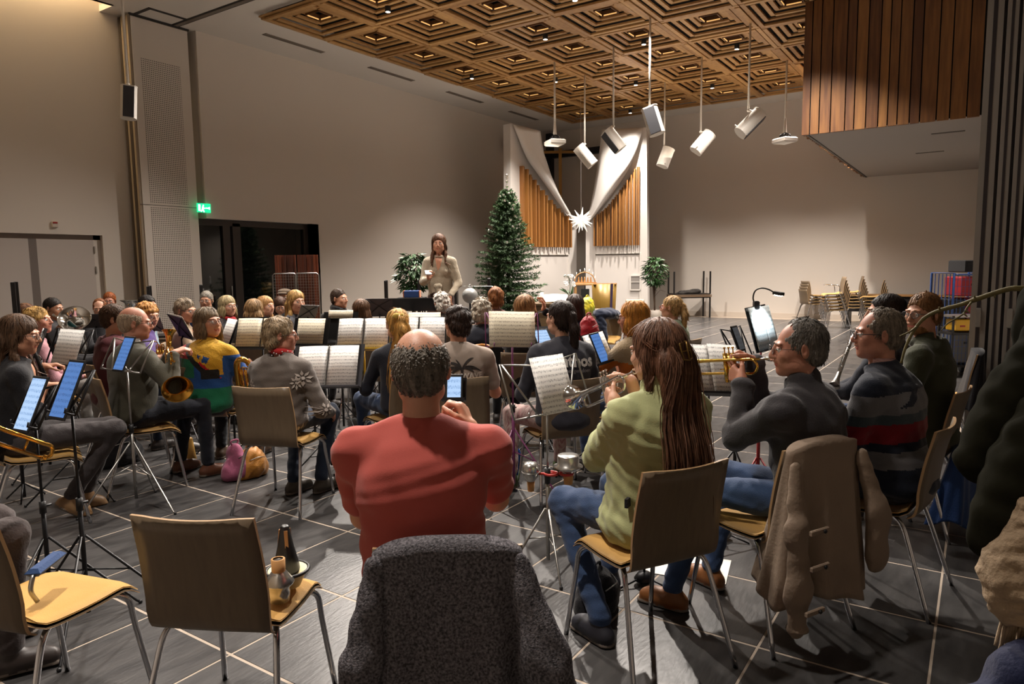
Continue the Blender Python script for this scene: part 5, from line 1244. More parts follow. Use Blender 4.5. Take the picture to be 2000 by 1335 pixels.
# ------------------------------------------------------------------ instruments
def basis(a, up=(0, 0, 1)):
    a = Vector(a).normalized(); u = Vector(up); u = (u-a*u.dot(a)).normalized(); r = a.cross(u); return r, a, u
def trumpet(label, M, B, mt, name='trumpet', cat='trumpet', up=(0, 0, 1)):
    """M mouthpiece rim, B bell rim centre (world)"""
    M, B = Vector(M), Vector(B); r, a, u = basis(B-M, up); Rm = Matrix((r, a, u)).transposed(); L = (B-M).length; k = L/.49
    t = bpy.data.objects.new(name, None); COL.objects.link(t); tag(t, label, cat); t.matrix_world = Matrix.Translation(M) @ Rm.to_4x4() @ Matrix.Scale(k, 4); t.empty_display_size = .1
    MB().lathe([(.005, .075), (.006, .03), (.011, .018), (.0135, .004), (.0125, 0), (.004, .012)], (0, 0, 0), 14, R=rotx(-pi/2) @ Matrix.Scale(1, 3)).build('mouthpiece', M_SILVER, t)
    MB().tube([(0, .06, 0), (0, .40, 0)], .0058, 8).build('leadpipe', mt, t)
    prof = [(.0062, 0), (.0065, .16), (.0085, .27), (.0125, .33), (.020, .365), (.033, .385), (.050, .396), (.0615, .400), (.0625, .4005), (.060, .3985), (.033, .3815), (.012, .32)]
    MB().lathe([(q, y+.09) for q, y in prof], (-.028, 0, .004), 28, R=Matrix(((1, 0, 0), (0, 0, 1), (0, -1, 0)))).build('bell', mt, t)
    MB().tube(bez([(0, .40, 0), (0, .435, -.006), (0, .45, -.03), (0, .435, -.055), (0, .40, -.06), (0, .25, -.06)], 5), .0065, 8).build('tuning_slide', mt, t)
    MB().tube(bez([(-.028, .12, .004), (-.028, .08, 0), (-.026, .06, -.028), (-.024, .08, -.058), (-.02, .12, -.062), (-.012, .19, -.062)], 5), .0062, 8).build('rear_bow', mt, t)
    for i in range(3):
        y = .195+.024*i; b = MB(); b.tube([(-.014, y, -.095), (-.014, y, .035)], .0105, 12); b.tube([(-.014, y, .035), (-.014, y, .058)], .0035, 6); b.ball((-.014, y, .060), (.0075, .0075, .004), 10); b.tube([(-.014, y, -.102), (-.014, y, -.095)], .008, 10)
        v = b.build('valve', mt, t)
    MB().tube([(-.014+.008*math.cos(q), .265+.011*math.sin(q), -.04) for q in [2*pi*j/12 for j in range(12)]], .0022, 5, closed=True).build('finger_ring', mt, t)
    MB().tube([(-.028, .30, .004), (0, .30, 0)], .003, 5).tube([(-.028, .14, .004), (0, .14, 0)], .003, 5).build('brace', mt, t)
    V = t.matrix_world @ Vector((-.014, .22, -.02)); return t, V, r, a, u
def trumpet_hands(V, r, a, u):
    L = dict(at=V-a*.105-r*.045-u*.075, f=a*.8+u*.45+r*.15, p=r, curl=(.75, .95, .5), world=True, thumb=.5, pole=(-.35, 0, -1))
    R = dict(at=V-a*.075+r*.085+u*.005, f=-r*.55+a*.75+u*.55, p=-u*.9-r*.5, curl=(.85, .9, .35), world=True, thumb=.5, pole=(.35, 0, -1)); return {-1: L, 1: R}
def rod_instrument(name, label, cat, A, B, r0, r1, bell, m, keys=10, km=None):
    A, B = Vector(A), Vector(B); r, a, u = basis(B-A, (.3, .2, 1)); L = (B-A).length
    t = bpy.data.objects.new(name, None); COL.objects.link(t); tag(t, label, cat); t.matrix_world = Matrix.Translation(A) @ Matrix((r, a, u)).transposed().to_4x4()
    b = MB(); b.tube([(0, 0, 0), (0, L*.1, 0), (0, L*.85, 0)], [r0*.6, r0, r1], 10); b.build('body', m, t)
    if bell: MB().lathe([(r1, 0), (r1*1.1, .04), (bell*.7, .085), (bell, .105), (bell*.93, .105), (r1, .05)], (0, L*.85, 0), 16, R=Matrix(((1, 0, 0), (0, 0, 1), (0, -1, 0)))).build('bell', m, t)
    for k in range(keys):
        y = L*(.2+.6*k/keys); MB().ball((r1*.9*math.cos(k), y, r1*.9), (.007, .007, .003), 8).tube([(r1, y-.015, r1*.6), (r1, y+.015, r1*.6)], .0015, 4).build('key', km or M_SILVER, t)
    return t
def low_brass(label, P, ax, face, mt, sc=1.0, bell=.12, name='euphonium', cat='euphonium', bw=None):
    """P: centre of the coil; ax: direction of the bell; face: coil normal"""
    r, a, u = basis(ax, face); t = bpy.data.objects.new(name, None); COL.objects.link(t); tag(t, label, cat); t.matrix_world = Matrix.Translation(Vector(P)) @ Matrix((r, a, u)).transposed().to_4x4() @ Matrix.Scale(sc, 4)
    MB().tube(bez([(.10, .22, .0), (.10, .0, 0), (.085, -.18, 0), (.03, -.24, 0), (-.04, -.2, 0), (-.07, -.05, 0), (-.07, .12, 0)], 6), [.045-.0007*k for k in range(37)], 12).build('bow', mt, t)
    MB().lathe([(.043, 0), (.05, .06), (.062, .12), (.085, .17), (bell*.92, .2), (bell, .21), (bell*1.01, .212), (bell*.97, .208), (.08, .165), (.04, .06)], (.10, .2, 0), 28, R=Matrix(((1, 0, 0), (0, 0, 1), (0, -1, 0)))).build('bell', mt, t)
    for k in range(3): MB().tube([(-.01+.045*k-.05, -.12, .05), (-.01+.045*k-.05, .08, .05)], .018, 12).tube([(-.01+.045*k-.05, .08, .05), (-.01+.045*k-.05, .115, .05)], .006, 6).ball((-.01+.045*k-.05, .118, .05), (.011, .005, .011), 8).build('valve', mt, t)
    b = MB()
    for k in range(4): b.tube(bez([(-.09+.03*k, .1, .03), (-.1+.03*k, .15, .03), (-.08+.03*k, .17, .03), (-.06+.03*k, .13, .03), (-.06+.03*k, -.1, .04), (-.08+.03*k, -.16, .04), (-.1+.03*k, -.1, .04), (-.09+.03*k, .1, .03)], 4), .008, 7)
    b.build('tubing', mt, t); MB().tube(bez([(-.07, .12, 0), (-.09, .2, .0), (-.12, .23, .02), (-.18, .22, .03)], 4), [.009]*13, 8).lathe([(.012, 0), (.014, .02)], (-.18, .22, .03), 8, R=roty(-pi/2)).build('mouthpipe', mt, t)
    return t
# ------------------------------------------------------------------ music pages, tablets, stands
def page_mat(name, base='#e9e4da', ink='#6f6a68', emit=0.0, ecol=None, pitch=.026, seed=0.0):
    if name in MATS: return MATS[name]
    m = bpy.data.materials.new(name); m.use_nodes = True; nt = m.node_tree; N = nt.nodes; L = nt.links; b = N['Principled BSDF']; b.inputs['Roughness'].default_value = .7 if not emit else .25
    tc = N.new('ShaderNodeTexCoord'); sp = N.new('ShaderNodeSeparateXYZ'); L.new(tc.outputs['Object'], sp.inputs[0])
    def op(o, a, bb=None, c=None):
        n = N.new('ShaderNodeMath'); n.operation = o
        for i, q in enumerate((a, bb, c)):
            if q is None: continue
            if isinstance(q, (int, float)): n.inputs[i].default_value = q
            else: L.new(q, n.inputs[i])
        return n.outputs[0]
    fy = op('FRACT', op('ADD', op('MULTIPLY', sp.outputs['Y'], 1/pitch), .13+seed)); band = op('COMPARE', fy, .5, .17); lines = op('LESS_THAN', op('FRACT', op('MULTIPLY', fy, 14.0)), .38)
    st = op('MULTIPLY', band, lines)
    nz = N.new('ShaderNodeTexNoise'); mp = N.new('ShaderNodeMapping'); mp.inputs['Scale'].default_value = (220, 90, 1); mp.inputs['Location'].default_value = (seed*9, seed*5, 0); L.new(tc.outputs['Object'], mp.inputs['Vector']); L.new(mp.outputs[0], nz.inputs['Vector']); nz.inputs['Scale'].default_value = 1.0; nz.inputs['Detail'].default_value = 1
    notes = op('MULTIPLY', op('GREATER_THAN', nz.outputs['Fac'], .56), op('COMPARE', fy, .5, .27)); ink_ = op('MINIMUM', op('ADD', op('MULTIPLY', st, .7), op('MULTIPLY', notes, .85)), 1.0)
    ink_ = op('MULTIPLY', ink_, .75)
    mx = N.new('ShaderNodeMix'); mx.data_type = 'RGBA'; mx.inputs['A'].default_value = (*lin(base), 1); mx.inputs['B'].default_value = (*lin(ink), 1); L.new(ink_, mx.inputs['Factor'])
    if emit:
        b.inputs['Base Color'].default_value = (.02, .02, .02, 1); L.new(mx.outputs['Result'], b.inputs['Emission Color']); b.inputs['Emission Strength'].default_value = emit
    else: L.new(mx.outputs['Result'], b.inputs['Base Color'])
    MATS[name] = m; return m
PG = [page_mat('music_page', seed=0.0), page_mat('music_page_cream', '#e6dcc4', '#77695a', seed=.4), page_mat('music_page_white', '#f0eeea', '#66666a', seed=.7)]
PGW = page_mat('music_page_lamp', '#e9f2f4', '#7f9aa4', seed=.2)
SCR = {'pale': page_mat('screen_pale', '#a9c6ea', '#5f86b8', emit=.85, seed=.1), 'blue': page_mat('screen_blue', '#5d8fd8', '#345f9c', emit=.55, seed=.3), 'dark': page_mat('screen_dark', '#4c5158', '#2a2e33', emit=.35, seed=.5)}
def desk_frame(px, py, d, phin, tilt, roll=0.0):
    n = hd(phin)*math.cos(math.radians(tilt))+Vector((0, 0, math.sin(math.radians(tilt)))); u = (Vector((0, 0, 1))-n*n.z).normalized(); r = u.cross(n)
    if roll: q = Matrix.Rotation(math.radians(roll), 3, n); u = q @ u; r = q @ r
    return pos(px, py, d), Matrix((r, u, n)).transposed()
def put(name, cat, label, P, Rm, group=None):
    t = bpy.data.objects.new(name, None); COL.objects.link(t); tag(t, label, cat, group); t.matrix_world = Matrix.Translation(P) @ Rm.to_4x4(); t.empty_display_size = .1; return t
def tablet(label, P, Rm, w=.20, h=.28, scr='blue', off=.012):
    t = put('tablet', 'tablet', label, P+Rm @ Vector((0, 0, off)), Rm)
    MB().box((0, 0, 0), (w, h, .009), bev=.003).build('case', M_BLACK, t); MB().box((0, 0, .005), (w-.018, h-.024, .0015)).build('screen', SCR[scr], t); return t
def sheet(label, P, Rm, w=.21, h=.297, m=0, off=.008, cx=0, cy=0, name='sheet_music', fold=0.0):
    t = put(name, 'sheet music', label, P+Rm @ Vector((cx, cy, off)), Rm); n = 8; vs = []; fs = []
    for i in range(n+1):
        for j in range(2): x = (i/n-.5)*w; vs.append((x, (j-.5)*h, .003*math.sin(i/n*pi*2)*(1 if w > .15 else .4)+(abs(x)*fold)))
    for i in range(n): fs.append((2*i, 2*i+2, 2*i+3, 2*i+1))
    o = MB().add(vs, fs, 0, True).build('page', PG[m] if isinstance(m, int) else m, t, fix=False); md = o.modifiers.new('s', 'SOLIDIFY'); md.thickness = .0015; md.offset = -1
    return t
def folder(label, P, Rm, w=.44, h=.31, m=2, cover=None, spiral=True, off=.006):
    """open book of music: two pages, cover behind and a spiral in the gutter"""
    t = put('music_book', 'sheet music', label, P+Rm @ Vector((0, 0, off)), Rm)
    MB().box((0, 0, -.002), (w+.02, h+.015, .004)).build('cover', cover or M_BLACK, t)
    for s in (-1, 1):
        n = 6; vs = []; fs = []
        for i in range(n+1):
            x = s*(.006+(w/2-.006)*i/n); z = .004+.010*math.sin(pi*(i/n)**.6)
            vs += [(x, -h/2, z), (x, h/2, z)]
        for i in range(n): fs.append((2*i, 2*i+2, 2*i+3, 2*i+1))
        o = MB().add(vs, fs, 0, True).build('page', PG[m], t, fix=False); md = o.modifiers.new('s', 'SOLIDIFY'); md.thickness = .002
    if spiral:
        b = MB(); K = int(h/.0085)
        for k in range(K): y = -h/2+h*(k+.5)/K; b.tube([(.009*math.cos(q), y, .006+.009*math.sin(q)) for q in [2*pi*j/6 for j in range(6)]], .0012, 4, closed=True)
        b.build('spiral', M_STEEL, t, fix=False)
    return t
def stand(label, P, Rm, kind='solid', w=.46, h=.32, col=None, polecol=None, foot=.32, zleg=.3, poleoff=(0, 0)):
    m = col or M_BLACKM; pm = polecol or m; Pz = P.z
    base = Vector((P.x+poleoff[0], P.y+poleoff[1], 0)); t = thing('music_stand', label, 'music stand', base)
    D = Matrix.Translation(P-base) @ Rm.to_4x4(); A = lambda x, y, z: D @ Vector((x, y, z)); b = MB(); R3_ = Rm
    if kind == 'solid':
        b.box(A(0, 0, -.004), (w, h, .004), R=R3_); b.box(A(0, -h/2, .022), (w, .004, .055), R=R3_); b.box(A(0, -h/2+.004, .05), (w, .012, .003), R=R3_); b.build('desk', m, t)
    elif kind == 'cloth':
        b.box(A(0, 0, -.004), (w, h, .003), R=R3_); b.build('desk', m, t); b = MB()
        for s in (-1, 1): b.tube([A(s*w/2, -h/2, -.008), A(0, h*.1, -.012), A(s*w/2, h/2, -.008)], .004, 5)
        b.tube([A(-w/2, -h/2, .02), A(w/2, -h/2, .02)], .004, 5); b.build('cross_wire', M_BLACKM, t)
    else:
        r = .0055 if kind == 'wire' else .0045
        b.tube([A(-w/2, -h/2, 0), A(w/2, -h/2, 0)], r, 6); b.tube([A(-w/2, -h/2, 0), A(-w*.5, h/2, -.01), A(-w*.02, h*.38, -.01)], r, 6); b.tube([A(w/2, -h/2, 0), A(w*.5, h/2, -.01), A(w*.02, h*.38, -.01)], r, 6)
        b.tube([A(-w*.2, -h/2, 0), A(-w*.48, h/2, -.01)], r, 6); b.tube([A(w*.2, -h/2, 0), A(w*.48, h/2, -.01)], r, 6); b.tube([A(0, -h/2, -.006), A(0, h*.45, -.012)], r*1.6, 6)
        for s in (-1, 1): b.tube([A(s*w*.35, -h/2, 0), A(s*w*.35, -h/2, .03), A(s*w*.35, -h/2+.02, .032)], r*.8, 5)
        b.build('wire_desk', m, t)
    hub = A(0, -h*.35, -.02); b = MB(); b.tube([hub, (0, 0, hub.z-.03)], .008, 8).build('desk_hinge', pm, t)
    zc_ = max(.35, hub.z*.55); MB().tube([(0, 0, hub.z-.02), (0, 0, zc_)], .0065, 8).build('upper_pole', pm, t); MB().tube([(0, 0, zc_+.03), (0, 0, .07)], .0105, 8).build('lower_pole', pm, t); MB().tube([(0, 0, zc_-.01), (0, 0, zc_+.045)], .015, 8).tube([(0, 0, zc_+.02), (.035, 0, zc_+.02)], .006, 6).build('clamp', M_BLACK, t)
    a0 = (P.x*3.1+P.y*7.7) % 2.1
    for k in range(3):
        a = a0+k*2*pi/3; e = Vector((math.cos(a)*foot, math.sin(a)*foot, .008)); l = MB().tube([(math.cos(a)*.012, math.sin(a)*.012, zleg), e*.96+Vector((0, 0, .01)), e], .006, 6).tube([(0, 0, zleg-.15), e*.5+Vector((0, 0, zleg*.5-.0))], .004, 5).build('leg', pm, t); MB().ball(e, .010, 8).build('rubber_foot', M_BLACK, l)
    return t

# ------------------------------------------------------------------ clothes colours
F = fabric
JEAN = F('denim_dark', '#222d40', bscale=220, noise=.4); JEAN2 = F('denim_blue', '#34486a', bscale=220, noise=.4); BLK = F('black_cloth', '#1b1a1e', noise=.2); DGREY = F('dark_grey_cloth', '#35343a'); TRO = F('grey_trousers', '#3f3a3b')
# ------------------------------------------------------------------ the people, row by row from the camera
C34 = 'brown shell chair with chrome legs '
# -- front: bald man in red T-shirt
P = person('bald man seen from behind in a red T-shirt, sitting in the front row', 822, 722, 2.08, 2, 4, pitch=.05, style='bald', tone='warm', hcol='#6a635a', top=F('red_jersey', '#b5534a', bscale=300, bump=.08, noise=.1), topstyle='tshirt', short_sleeve=True, bottom=JEAN, b=1.13, hz=0,
           sc=1.03, hands={-1: dict(at=(-.10, .27, .80), f=(.6, .9, .5), p=(.7, 0, -.4), curl=(.8, .9, .5), pole=(-.30, -.1, -1)), 1: dict(at=pos(893, 800, 2.52), f=(-.5, .4, .7), p=(-.8, 0, -.3), world=False, curl=(.8, .9, .5), pole=(.30, -.1, -1))} and
           {-1: dict(at=(-.11, .30, .98), f=(.3, .7, .7), p=(.9, 0, -.3), curl=(.8, .9, .5), pole=(-.30, -.1, -1)), 1: dict(at=(.135, .34, 1.02), f=(-.35, .4, .9), p=(-.8, .2, -.3), curl=(.8, .9, .5), pole=(.30, -.1, -1))}, tuft=2600, folds_amp=.007,
           chairlab='chair of the bald man in red, its back covered by a grey wool coat', chair_off=(.085, .04), seatz=.46)
inv_ = P['inv'].inverted(); m0 = inv_ @ (P['T']((0, .10, -.055))+Vector((0, .02, 0))); trumpet('silver trumpet held by the bald man in the red T-shirt, mostly hidden', m0, m0+hd(4)*.47+Vector((0, 0, -.08)), M_SILVER)
# -- front: woman with long brown hair and green jacket
M0 = pos(1241, 724, 2.90); B0 = pos(1127, 778, 3.32); tp, Vv, r_, a_, u_ = trumpet('silver trumpet played by the woman in the light green jacket', M0, M0+(B0-M0).normalized()*.47, M_SILVER)
GRN = F('green_jacket', '#a9ad7c', bscale=180, noise=.15, bump=.15)
P34 = person('woman with long brown hair in a light green jacket, playing trumpet from behind', 1281, 688, 2.80, 26, 46, pitch=.12, style='halfup', tone='pale', hcol='#6a4a38', fem=True, top=GRN, topstyle='jacket', bottom=JEAN2, shoe_col='#22222a', b=1.26, hands=trumpet_hands(Vv, r_, a_, u_),
       tuft=2600, sleeve_up=True, folds_amp=.010, chairlab='brown shell chair of the trumpet woman in green, its back towards the camera', chair_at=(2.56, 1.09, 59.5), lean=.0, sc=1.04, skirt=1.05,
       knees={-1: dict(k=(-.20, .40, .52), a=(-.20, .10, .085)), 1: dict(k=(.10, .44, .54), a=(.12, .50, .085))})
nb = P34['nb']; T = P34['T']; top_ = T((0, -.09, .06)); G = []
for x in (-.085, -.05, -.02, .02, .05, .085): G.append([T((x*.7, -.098, .02)), T((x*.9, -.125, -.06)), Vector((x*1.0, nb.y-.15, nb.z-.06)), Vector((x*1.15-.01, nb.y-.205, nb.z-.22)), Vector((x*1.25-.02, nb.y-.21, nb.z-.36-.05*abs(math.sin(x*40)))), Vector((x*1.0-.02, nb.y-.205, nb.z-.47))])
v, q = strand_fall(G, 900, .0022, .013, 4); link('hair_strands', npmesh('hair_strands', v, q, None, [hairmat('#6a4a38')]), P34['root'])
G = []
for x in (-1, 1):
    for k in range(4): G.append([T((x*.060, .045-.02*k, .085-.01*k)), T((x*.088, .0-.02*k, .045)), T((x*.080, -.06, .015)), T((x*.02, -.115, .0))])
v, q = strand_fall(G, 320, .0022, .006, 6, 10); link('hair_strands', npmesh('hair_strands', v, q, None, [hairmat('#6a4a38')]), P34['root'])
cl = MB(); MC = mat('tortoise_gold', '#8a6b34', .3, .6)
cl.tube([T((-.03, -.125, .03)), T((-.03, -.135, -.03)), T((.0, -.14, -.035)), T((.03, -.135, -.03)), T((.03, -.125, .03)), T((0, -.13, .036))], .004, 6, closed=True); cl.tube([T((0, -.135, .035)), T((0, -.142, -.035))], .0035, 6); cl.tube([T((-.03, -.13, 0)), T((.03, -.13, 0))], .003, 6); cl.build('hair_clip', MC, P34['root'])
sh, el, wr = P34['arms'][-1][:3]; w_ = el.lerp(wr, .85); a_n = (wr-el).normalized(); R_ = frame(a_n); MB().tube([w_+R_ @ Vector((.030*math.cos(q), .030*math.sin(q), 0)) for q in [2*pi*k/16 for k in range(16)]], .005, 6, closed=True).build('bracelet', M_SILVER, P34['root'])
MB().box((-.17, -.07, .66), (.10, .012, .035), R=rotz(.6)).build('pocket_opening', BLK, P34['root'])
# -- trumpeter in dark grey jacket
M0 = pos(1508, 700, 3.14); B0 = pos(1362, 706, 3.50); r0 = (B0-M0).normalized(); tp, Vv, r_, a_, u_ = trumpet('brass trumpet played by the grey-haired man in the dark jacket', M0-r0*.0, M0+r0*.50, M_GOLD)
P35 = person('grey balding man in a dark grey jacket playing a brass trumpet', 1559, 682, 3.05, 46, 80, pitch=.03, style='receding', tone='ruddy', hcol='#6e6963', top=F('charcoal_jacket', '#3a373a', bscale=160), topstyle='jacket', bottom=JEAN2, shoe_col='#7a4a22', b=1.14, sc=1.05, hands=trumpet_hands(Vv, r_, a_, u_),
       tuft=3000, folds_amp=.010, gl=('#5a5550', True, .021), chairlab='chair of the trumpeter in the dark jacket, covered by a beige coat', chair_at=(3.11, .744, 60.5), chair_phi=16, lean=.08, chair_off=(.06, .0), jaw=1.05,
       knees={-1: dict(k=(-.20, .42, .54), a=(-.34, .48, .085)), 1: dict(k=(.10, .44, .54), a=(-.02, .46, .085))})
# -- man in striped sweater
NAVY = F('navy_knit', '#1c2230', bscale=220); GR = F('grey_knit', '#6b6a6c', bscale=220); RD = F('red_knit', '#7d1622', bscale=220); TL = F('slate_knit', '#3f4a50', bscale=220)
def stripes(c, v, q):
    z = c[:, 2]+.06*np.abs(c[:, 0])+.05*c[:, 1]; zz = z-.60; m = np.full(len(q), 1)
    m[zz > .395] = 0; m[(zz > .30) & (zz <= .395)] = 1; m[(zz > .255) & (zz <= .30)] = 3; m[(zz > .165) & (zz <= .255)] = 2; m[(zz > .125) & (zz <= .165)] = 0; m[(zz > .05) & (zz <= .125)] = 1; m[zz <= .05] = 0
    d_ = np.abs(np.abs(c[:, 0])*.9-(.50-zz)*1.0+.02); m[(zz > .33) & (zz < .47) & (c[:, 1] < .05) & (d_ < .022)] = 0
    return m
P36 = person('grey-haired man with glasses in a grey, red and navy striped sweater', 1714, 654, 3.30, 52, 78, pitch=-.0, style='receding', tone='ruddy', hcol='#7d7264', top=[NAVY, GR, RD, TL], matf=stripes, topstyle='sweater', bottom=BLK, b=1.25, gl=('#23252a', False, .023), collar=F('striped_collar', '#b8968f', noise=.6, nscale=60, stretch=(1, 1, 6), col2='#7d3038'),
       chairlab='brown shell chair of the man in the striped sweater, seen from the side', chair_phi=48, chair_off=(.0, .06), tuft=2600, lean=.09, jaw=1.08, hands={-1: dict(at=(-.05, .34, .62), f=(.4, 1, -.3), p=(0, 0, -1), curl=(.5, .6, .3)), 1: dict(at=(.08, .33, .60), f=(-.4, 1, -.3), p=(0, 0, -1), curl=(.5, .6, .3))})
P37 = person('dark-haired man in navy half hidden behind the man in the striped sweater', 1727, 612, 4.45, 55, 72, pitch=.0, style='slick', tone='mid', hcol='#241a16', top=F('navy_sweat', '#191d2a'), topstyle='sweater', bottom=JEAN2, b=1.1, chairlab='chair of the dark-haired man in navy behind the striped sweater', chair_phi=50,
       hands={-1: dict(at=(-.12, .42, .72), f=(.4, 1, .1), p=(0, 0, -1), curl=(.6, .8, .4)), 1: dict(at=(.06, .40, .68), f=(-.4, 1, .1), p=(0, 0, -1), curl=(.6, .8, .4))})
P38 = person('bearded young man with glasses in an olive green hoodie at the right', 1802, 614, 4.10, 50, 112, pitch=.02, style='short', tone='mid', hcol='#7a5634', beard=1, top=F('olive_hoodie', '#3c3e2c'), topstyle='hoodie', bottom=BLK, b=1.05, gl=('#1a1a1c', False, .024), chairlab='chair of the bearded man in the olive hoodie, blue coat hanging below', chair_phi=46, tuft=1800, jaw=1.06)
rod_instrument('clarinet', 'clarinet held by the dark-haired man in navy', 'clarinet', pos(1668, 650, 4.2), pos(1634, 742, 4.0), .009, .012, .032, M_STEEL)
# -- second row, centre
BEI = F('beige_jersey', '#9b8c80', bscale=260, bump=.1)
P26 = person('dark-haired boy seen from behind in a beige T-shirt with a palm print', 893, 632, 4.85, 6, 26, pitch=.0, style='mop', tone='warm', hcol='#33241c', top=BEI, topstyle='tshirt', short_sleeve=True, bottom=JEAN, b=1.0, chairlab='brown shell chair behind the boy in the beige T-shirt', tuft=1600,
       hands={-1: dict(at=(-.12, .30, .80), f=(.6, .9, .3), p=(.7, 0, -.4), curl=(.8, .9, .5)), 1: dict(at=(.12, .30, .76), f=(-.6, .9, .3), p=(-.7, 0, -.4), curl=(.8, .9, .5))}, headw=.98)
nbz = P26['nb'].z; PB = mat('print_black', '#2c2624', .8); PWm = mat('print_pale', '#cfc4ba', .8); leafs = []
def leafp(a, L, bend, w=.013):
    up_, dn_ = [], []
    for k in range(8):
        t = k/7; x = L*t*math.cos(a); y = L*t*math.sin(a)-bend*t*t; ww = w*math.sin(pi*min(1, t*.9+.08)); up_.append((x, y+ww)); dn_.append((x, y-ww*.6))
    return [[up_[k], dn_[k], dn_[k+1]] for k in range(7)]+[[up_[k], dn_[k+1], up_[k+1]] for k in range(7)]
for a, L, bd in ((.9, .13, .04), (.25, .14, .07), (2.5, .12, .04), (3.0, .16, .06), (.1, .09, .05), (2.2, .07, 0), (3.3, .10, .05)): leafs += leafp(a, L, bd)
decal(P26, 'palm_print', leafs+[[(-.012, 0), (.0, -.12), (.012, 0)], [(-.07, -.09), (0, -.03), (.07, -.095)]], (.02, 0, nbz-.135), (1, 0, 0), (0, 0, 1), (0, -1, 0), PB)
decal(P26, 'print_text', text_polys('NEW WAVE', .05, bold=.0012), (.02, 0, nbz-.205), (1, 0, 0), (0, 0, 1), (0, -1, 0), PWm, off=.007); decal(P26, 'print_text', text_polys('NORTH CLUB', .045, bold=.0012), (.02, 0, nbz-.25), (1, 0, 0), (0, 0, 1), (0, -1, 0), PWm, off=.007)
P23 = person('girl with a long blonde ponytail and yellow scrunchie, in a dark top and jeans', 776, 634, 5.25, 22, 22, style='ponyhigh', tone='pale', hcol='#c79a55', fem=True, top=F('dark_navy_top', '#20222c'), topstyle='sweater', bottom=JEAN2, b=.9, chairlab='shell chair with a yellow seat under the blonde ponytail girl', chair_phi=40, tuft=1400,
       hands={-1: dict(at=(-.12, .30, .78), f=(.6, .9, .3), p=(.7, 0, -.4)), 1: dict(at=(.12, .30, .74), f=(-.6, .9, .3), p=(-.7, 0, -.4))}, knees={-1: dict(k=(-.22, .42, .54), a=(-.22, .30, .085)), 1: dict(k=(.05, .45, .54), a=(.05, .45, .085))})
T = P23['T']; nb = P23['nb']; G = [[T((x*.3, -.125, .06)), T((x*.8, -.165, .0)), T((x, -.165, -.09)), Vector((x*1.4-.02, nb.y-.15, nb.z-.12)), Vector((x*1.5-.03, nb.y-.14, nb.z-.30)), Vector((x*.9-.03, nb.y-.14, nb.z-.42))] for x in (-.05, -.02, .02, .05)]
v, q = strand_fall(G, 420, .003, .010, 8); link('hair_strands', npmesh('hair_strands', v, q, None, [hairmat('#c79a55')]), P23['root'])
MB().ball(T((-.03, -.12, .075)), (.035, .022, .022), 10).ball(T((.01, -.125, .075)), (.02, .02, .02), 8).build('scrunchie', F('yellow_scrunchie', '#d2b35a'), P23['root'])
P30 = person('dark-haired woman with a low ponytail in a dark hoodie with white lettering', 1094, 622, 4.70, 14, 38, style='pony', tone='pale', hcol='#2e211c', fem=True, top=F('dark_blue_grey', '#34343d', bscale=200), topstyle='sweater', bottom=F('striped_trousers', '#b9a9a0', noise=.9, nscale=22, stretch=(1, 8, 1), col2='#7d2238'), b=1.12, tie='#201814', chairlab='brown shell chair of the woman in the lettered hoodie', chair_phi=18, tuft=1400, shoe_col='#3a4a26',
       hands={-1: dict(at=(-.12, .30, .78), f=(.6, .9, .3), p=(.7, 0, -.4)), 1: dict(at=(.12, .30, .74), f=(-.6, .9, .3), p=(-.7, 0, -.4))}, knees={-1: dict(k=(-.26, .40, .52), a=(-.30, .28, .10)), 1: dict(k=(.12, .46, .53), a=(.14, .52, .09))})
nbz = P30['nb'].z; WH = mat('print_white', '#dfdcd8', .8)
decal(P30, 'print_text', text_polys('anthos', .105, bold=.004), (.035, 0, nbz-.15), (1, 0, -.05), (0, 0, 1), (0, -1, 0), WH, off=.006); decal(P30, 'print_text', text_polys('morgen doen', .035, bold=.001), (.06, 0, nbz-.19), (1, 0, -.05), (0, 0, 1), (0, -1, 0), mat('print_grey', '#8b8b92', .8), off=.006)
def patch(c, v, q):
    m = np.zeros(len(q), int); m[(c[:, 0] < -.12) & (np.abs(c[:, 2]-.83+.3*(c[:, 0]+.2)) < .045)] = 1; m[(c[:, 0] > -.11) & (c[:, 0] < .08) & (np.abs(c[:, 2]-.85) < .07)] = 2; return m
P32 = person('golden-blonde woman in a beige sweater with an orange patch, face to the left', 1236, 621, 5.15, 42, 66, pitch=.08, style='bob', tone='ruddy', hcol='#c98a3c', fem=True, top=[F('oat_knit', '#a89272', bscale=90, bump=.5), F('orange_knit', '#b5611c', bscale=90, bump=.5), F('brown_knit', '#5e4c38', bscale=90, bump=.5)], matf=patch, topstyle='sweater', bottom=JEAN2, b=1.08, gl=('#2a2522', False, .022), tuft=1800, chairlab='chair of the golden-blonde woman in the beige sweater',
       hands={-1: dict(at=(-.12, .30, .84), f=(.6, .9, .3), p=(.7, 0, -.4), pole=(-1, -.2, -.6)), 1: dict(at=(.12, .30, .80), f=(-.6, .9, .3), p=(-.7, 0, -.4))})
P27 = person('woman with wavy grey hair in a navy cardigan, behind the beige T-shirt boy', 940, 608, 6.6, 2, 5, style='curly', tone='ruddy', hcol='#b5ab9c', fem=True, top=F('navy_cardigan', '#20232f'), topstyle='cardigan', bottom=BLK, b=1.15, tuft=1500, chairlab='dark armchair with orange wooden arms rail of the grey-haired woman')
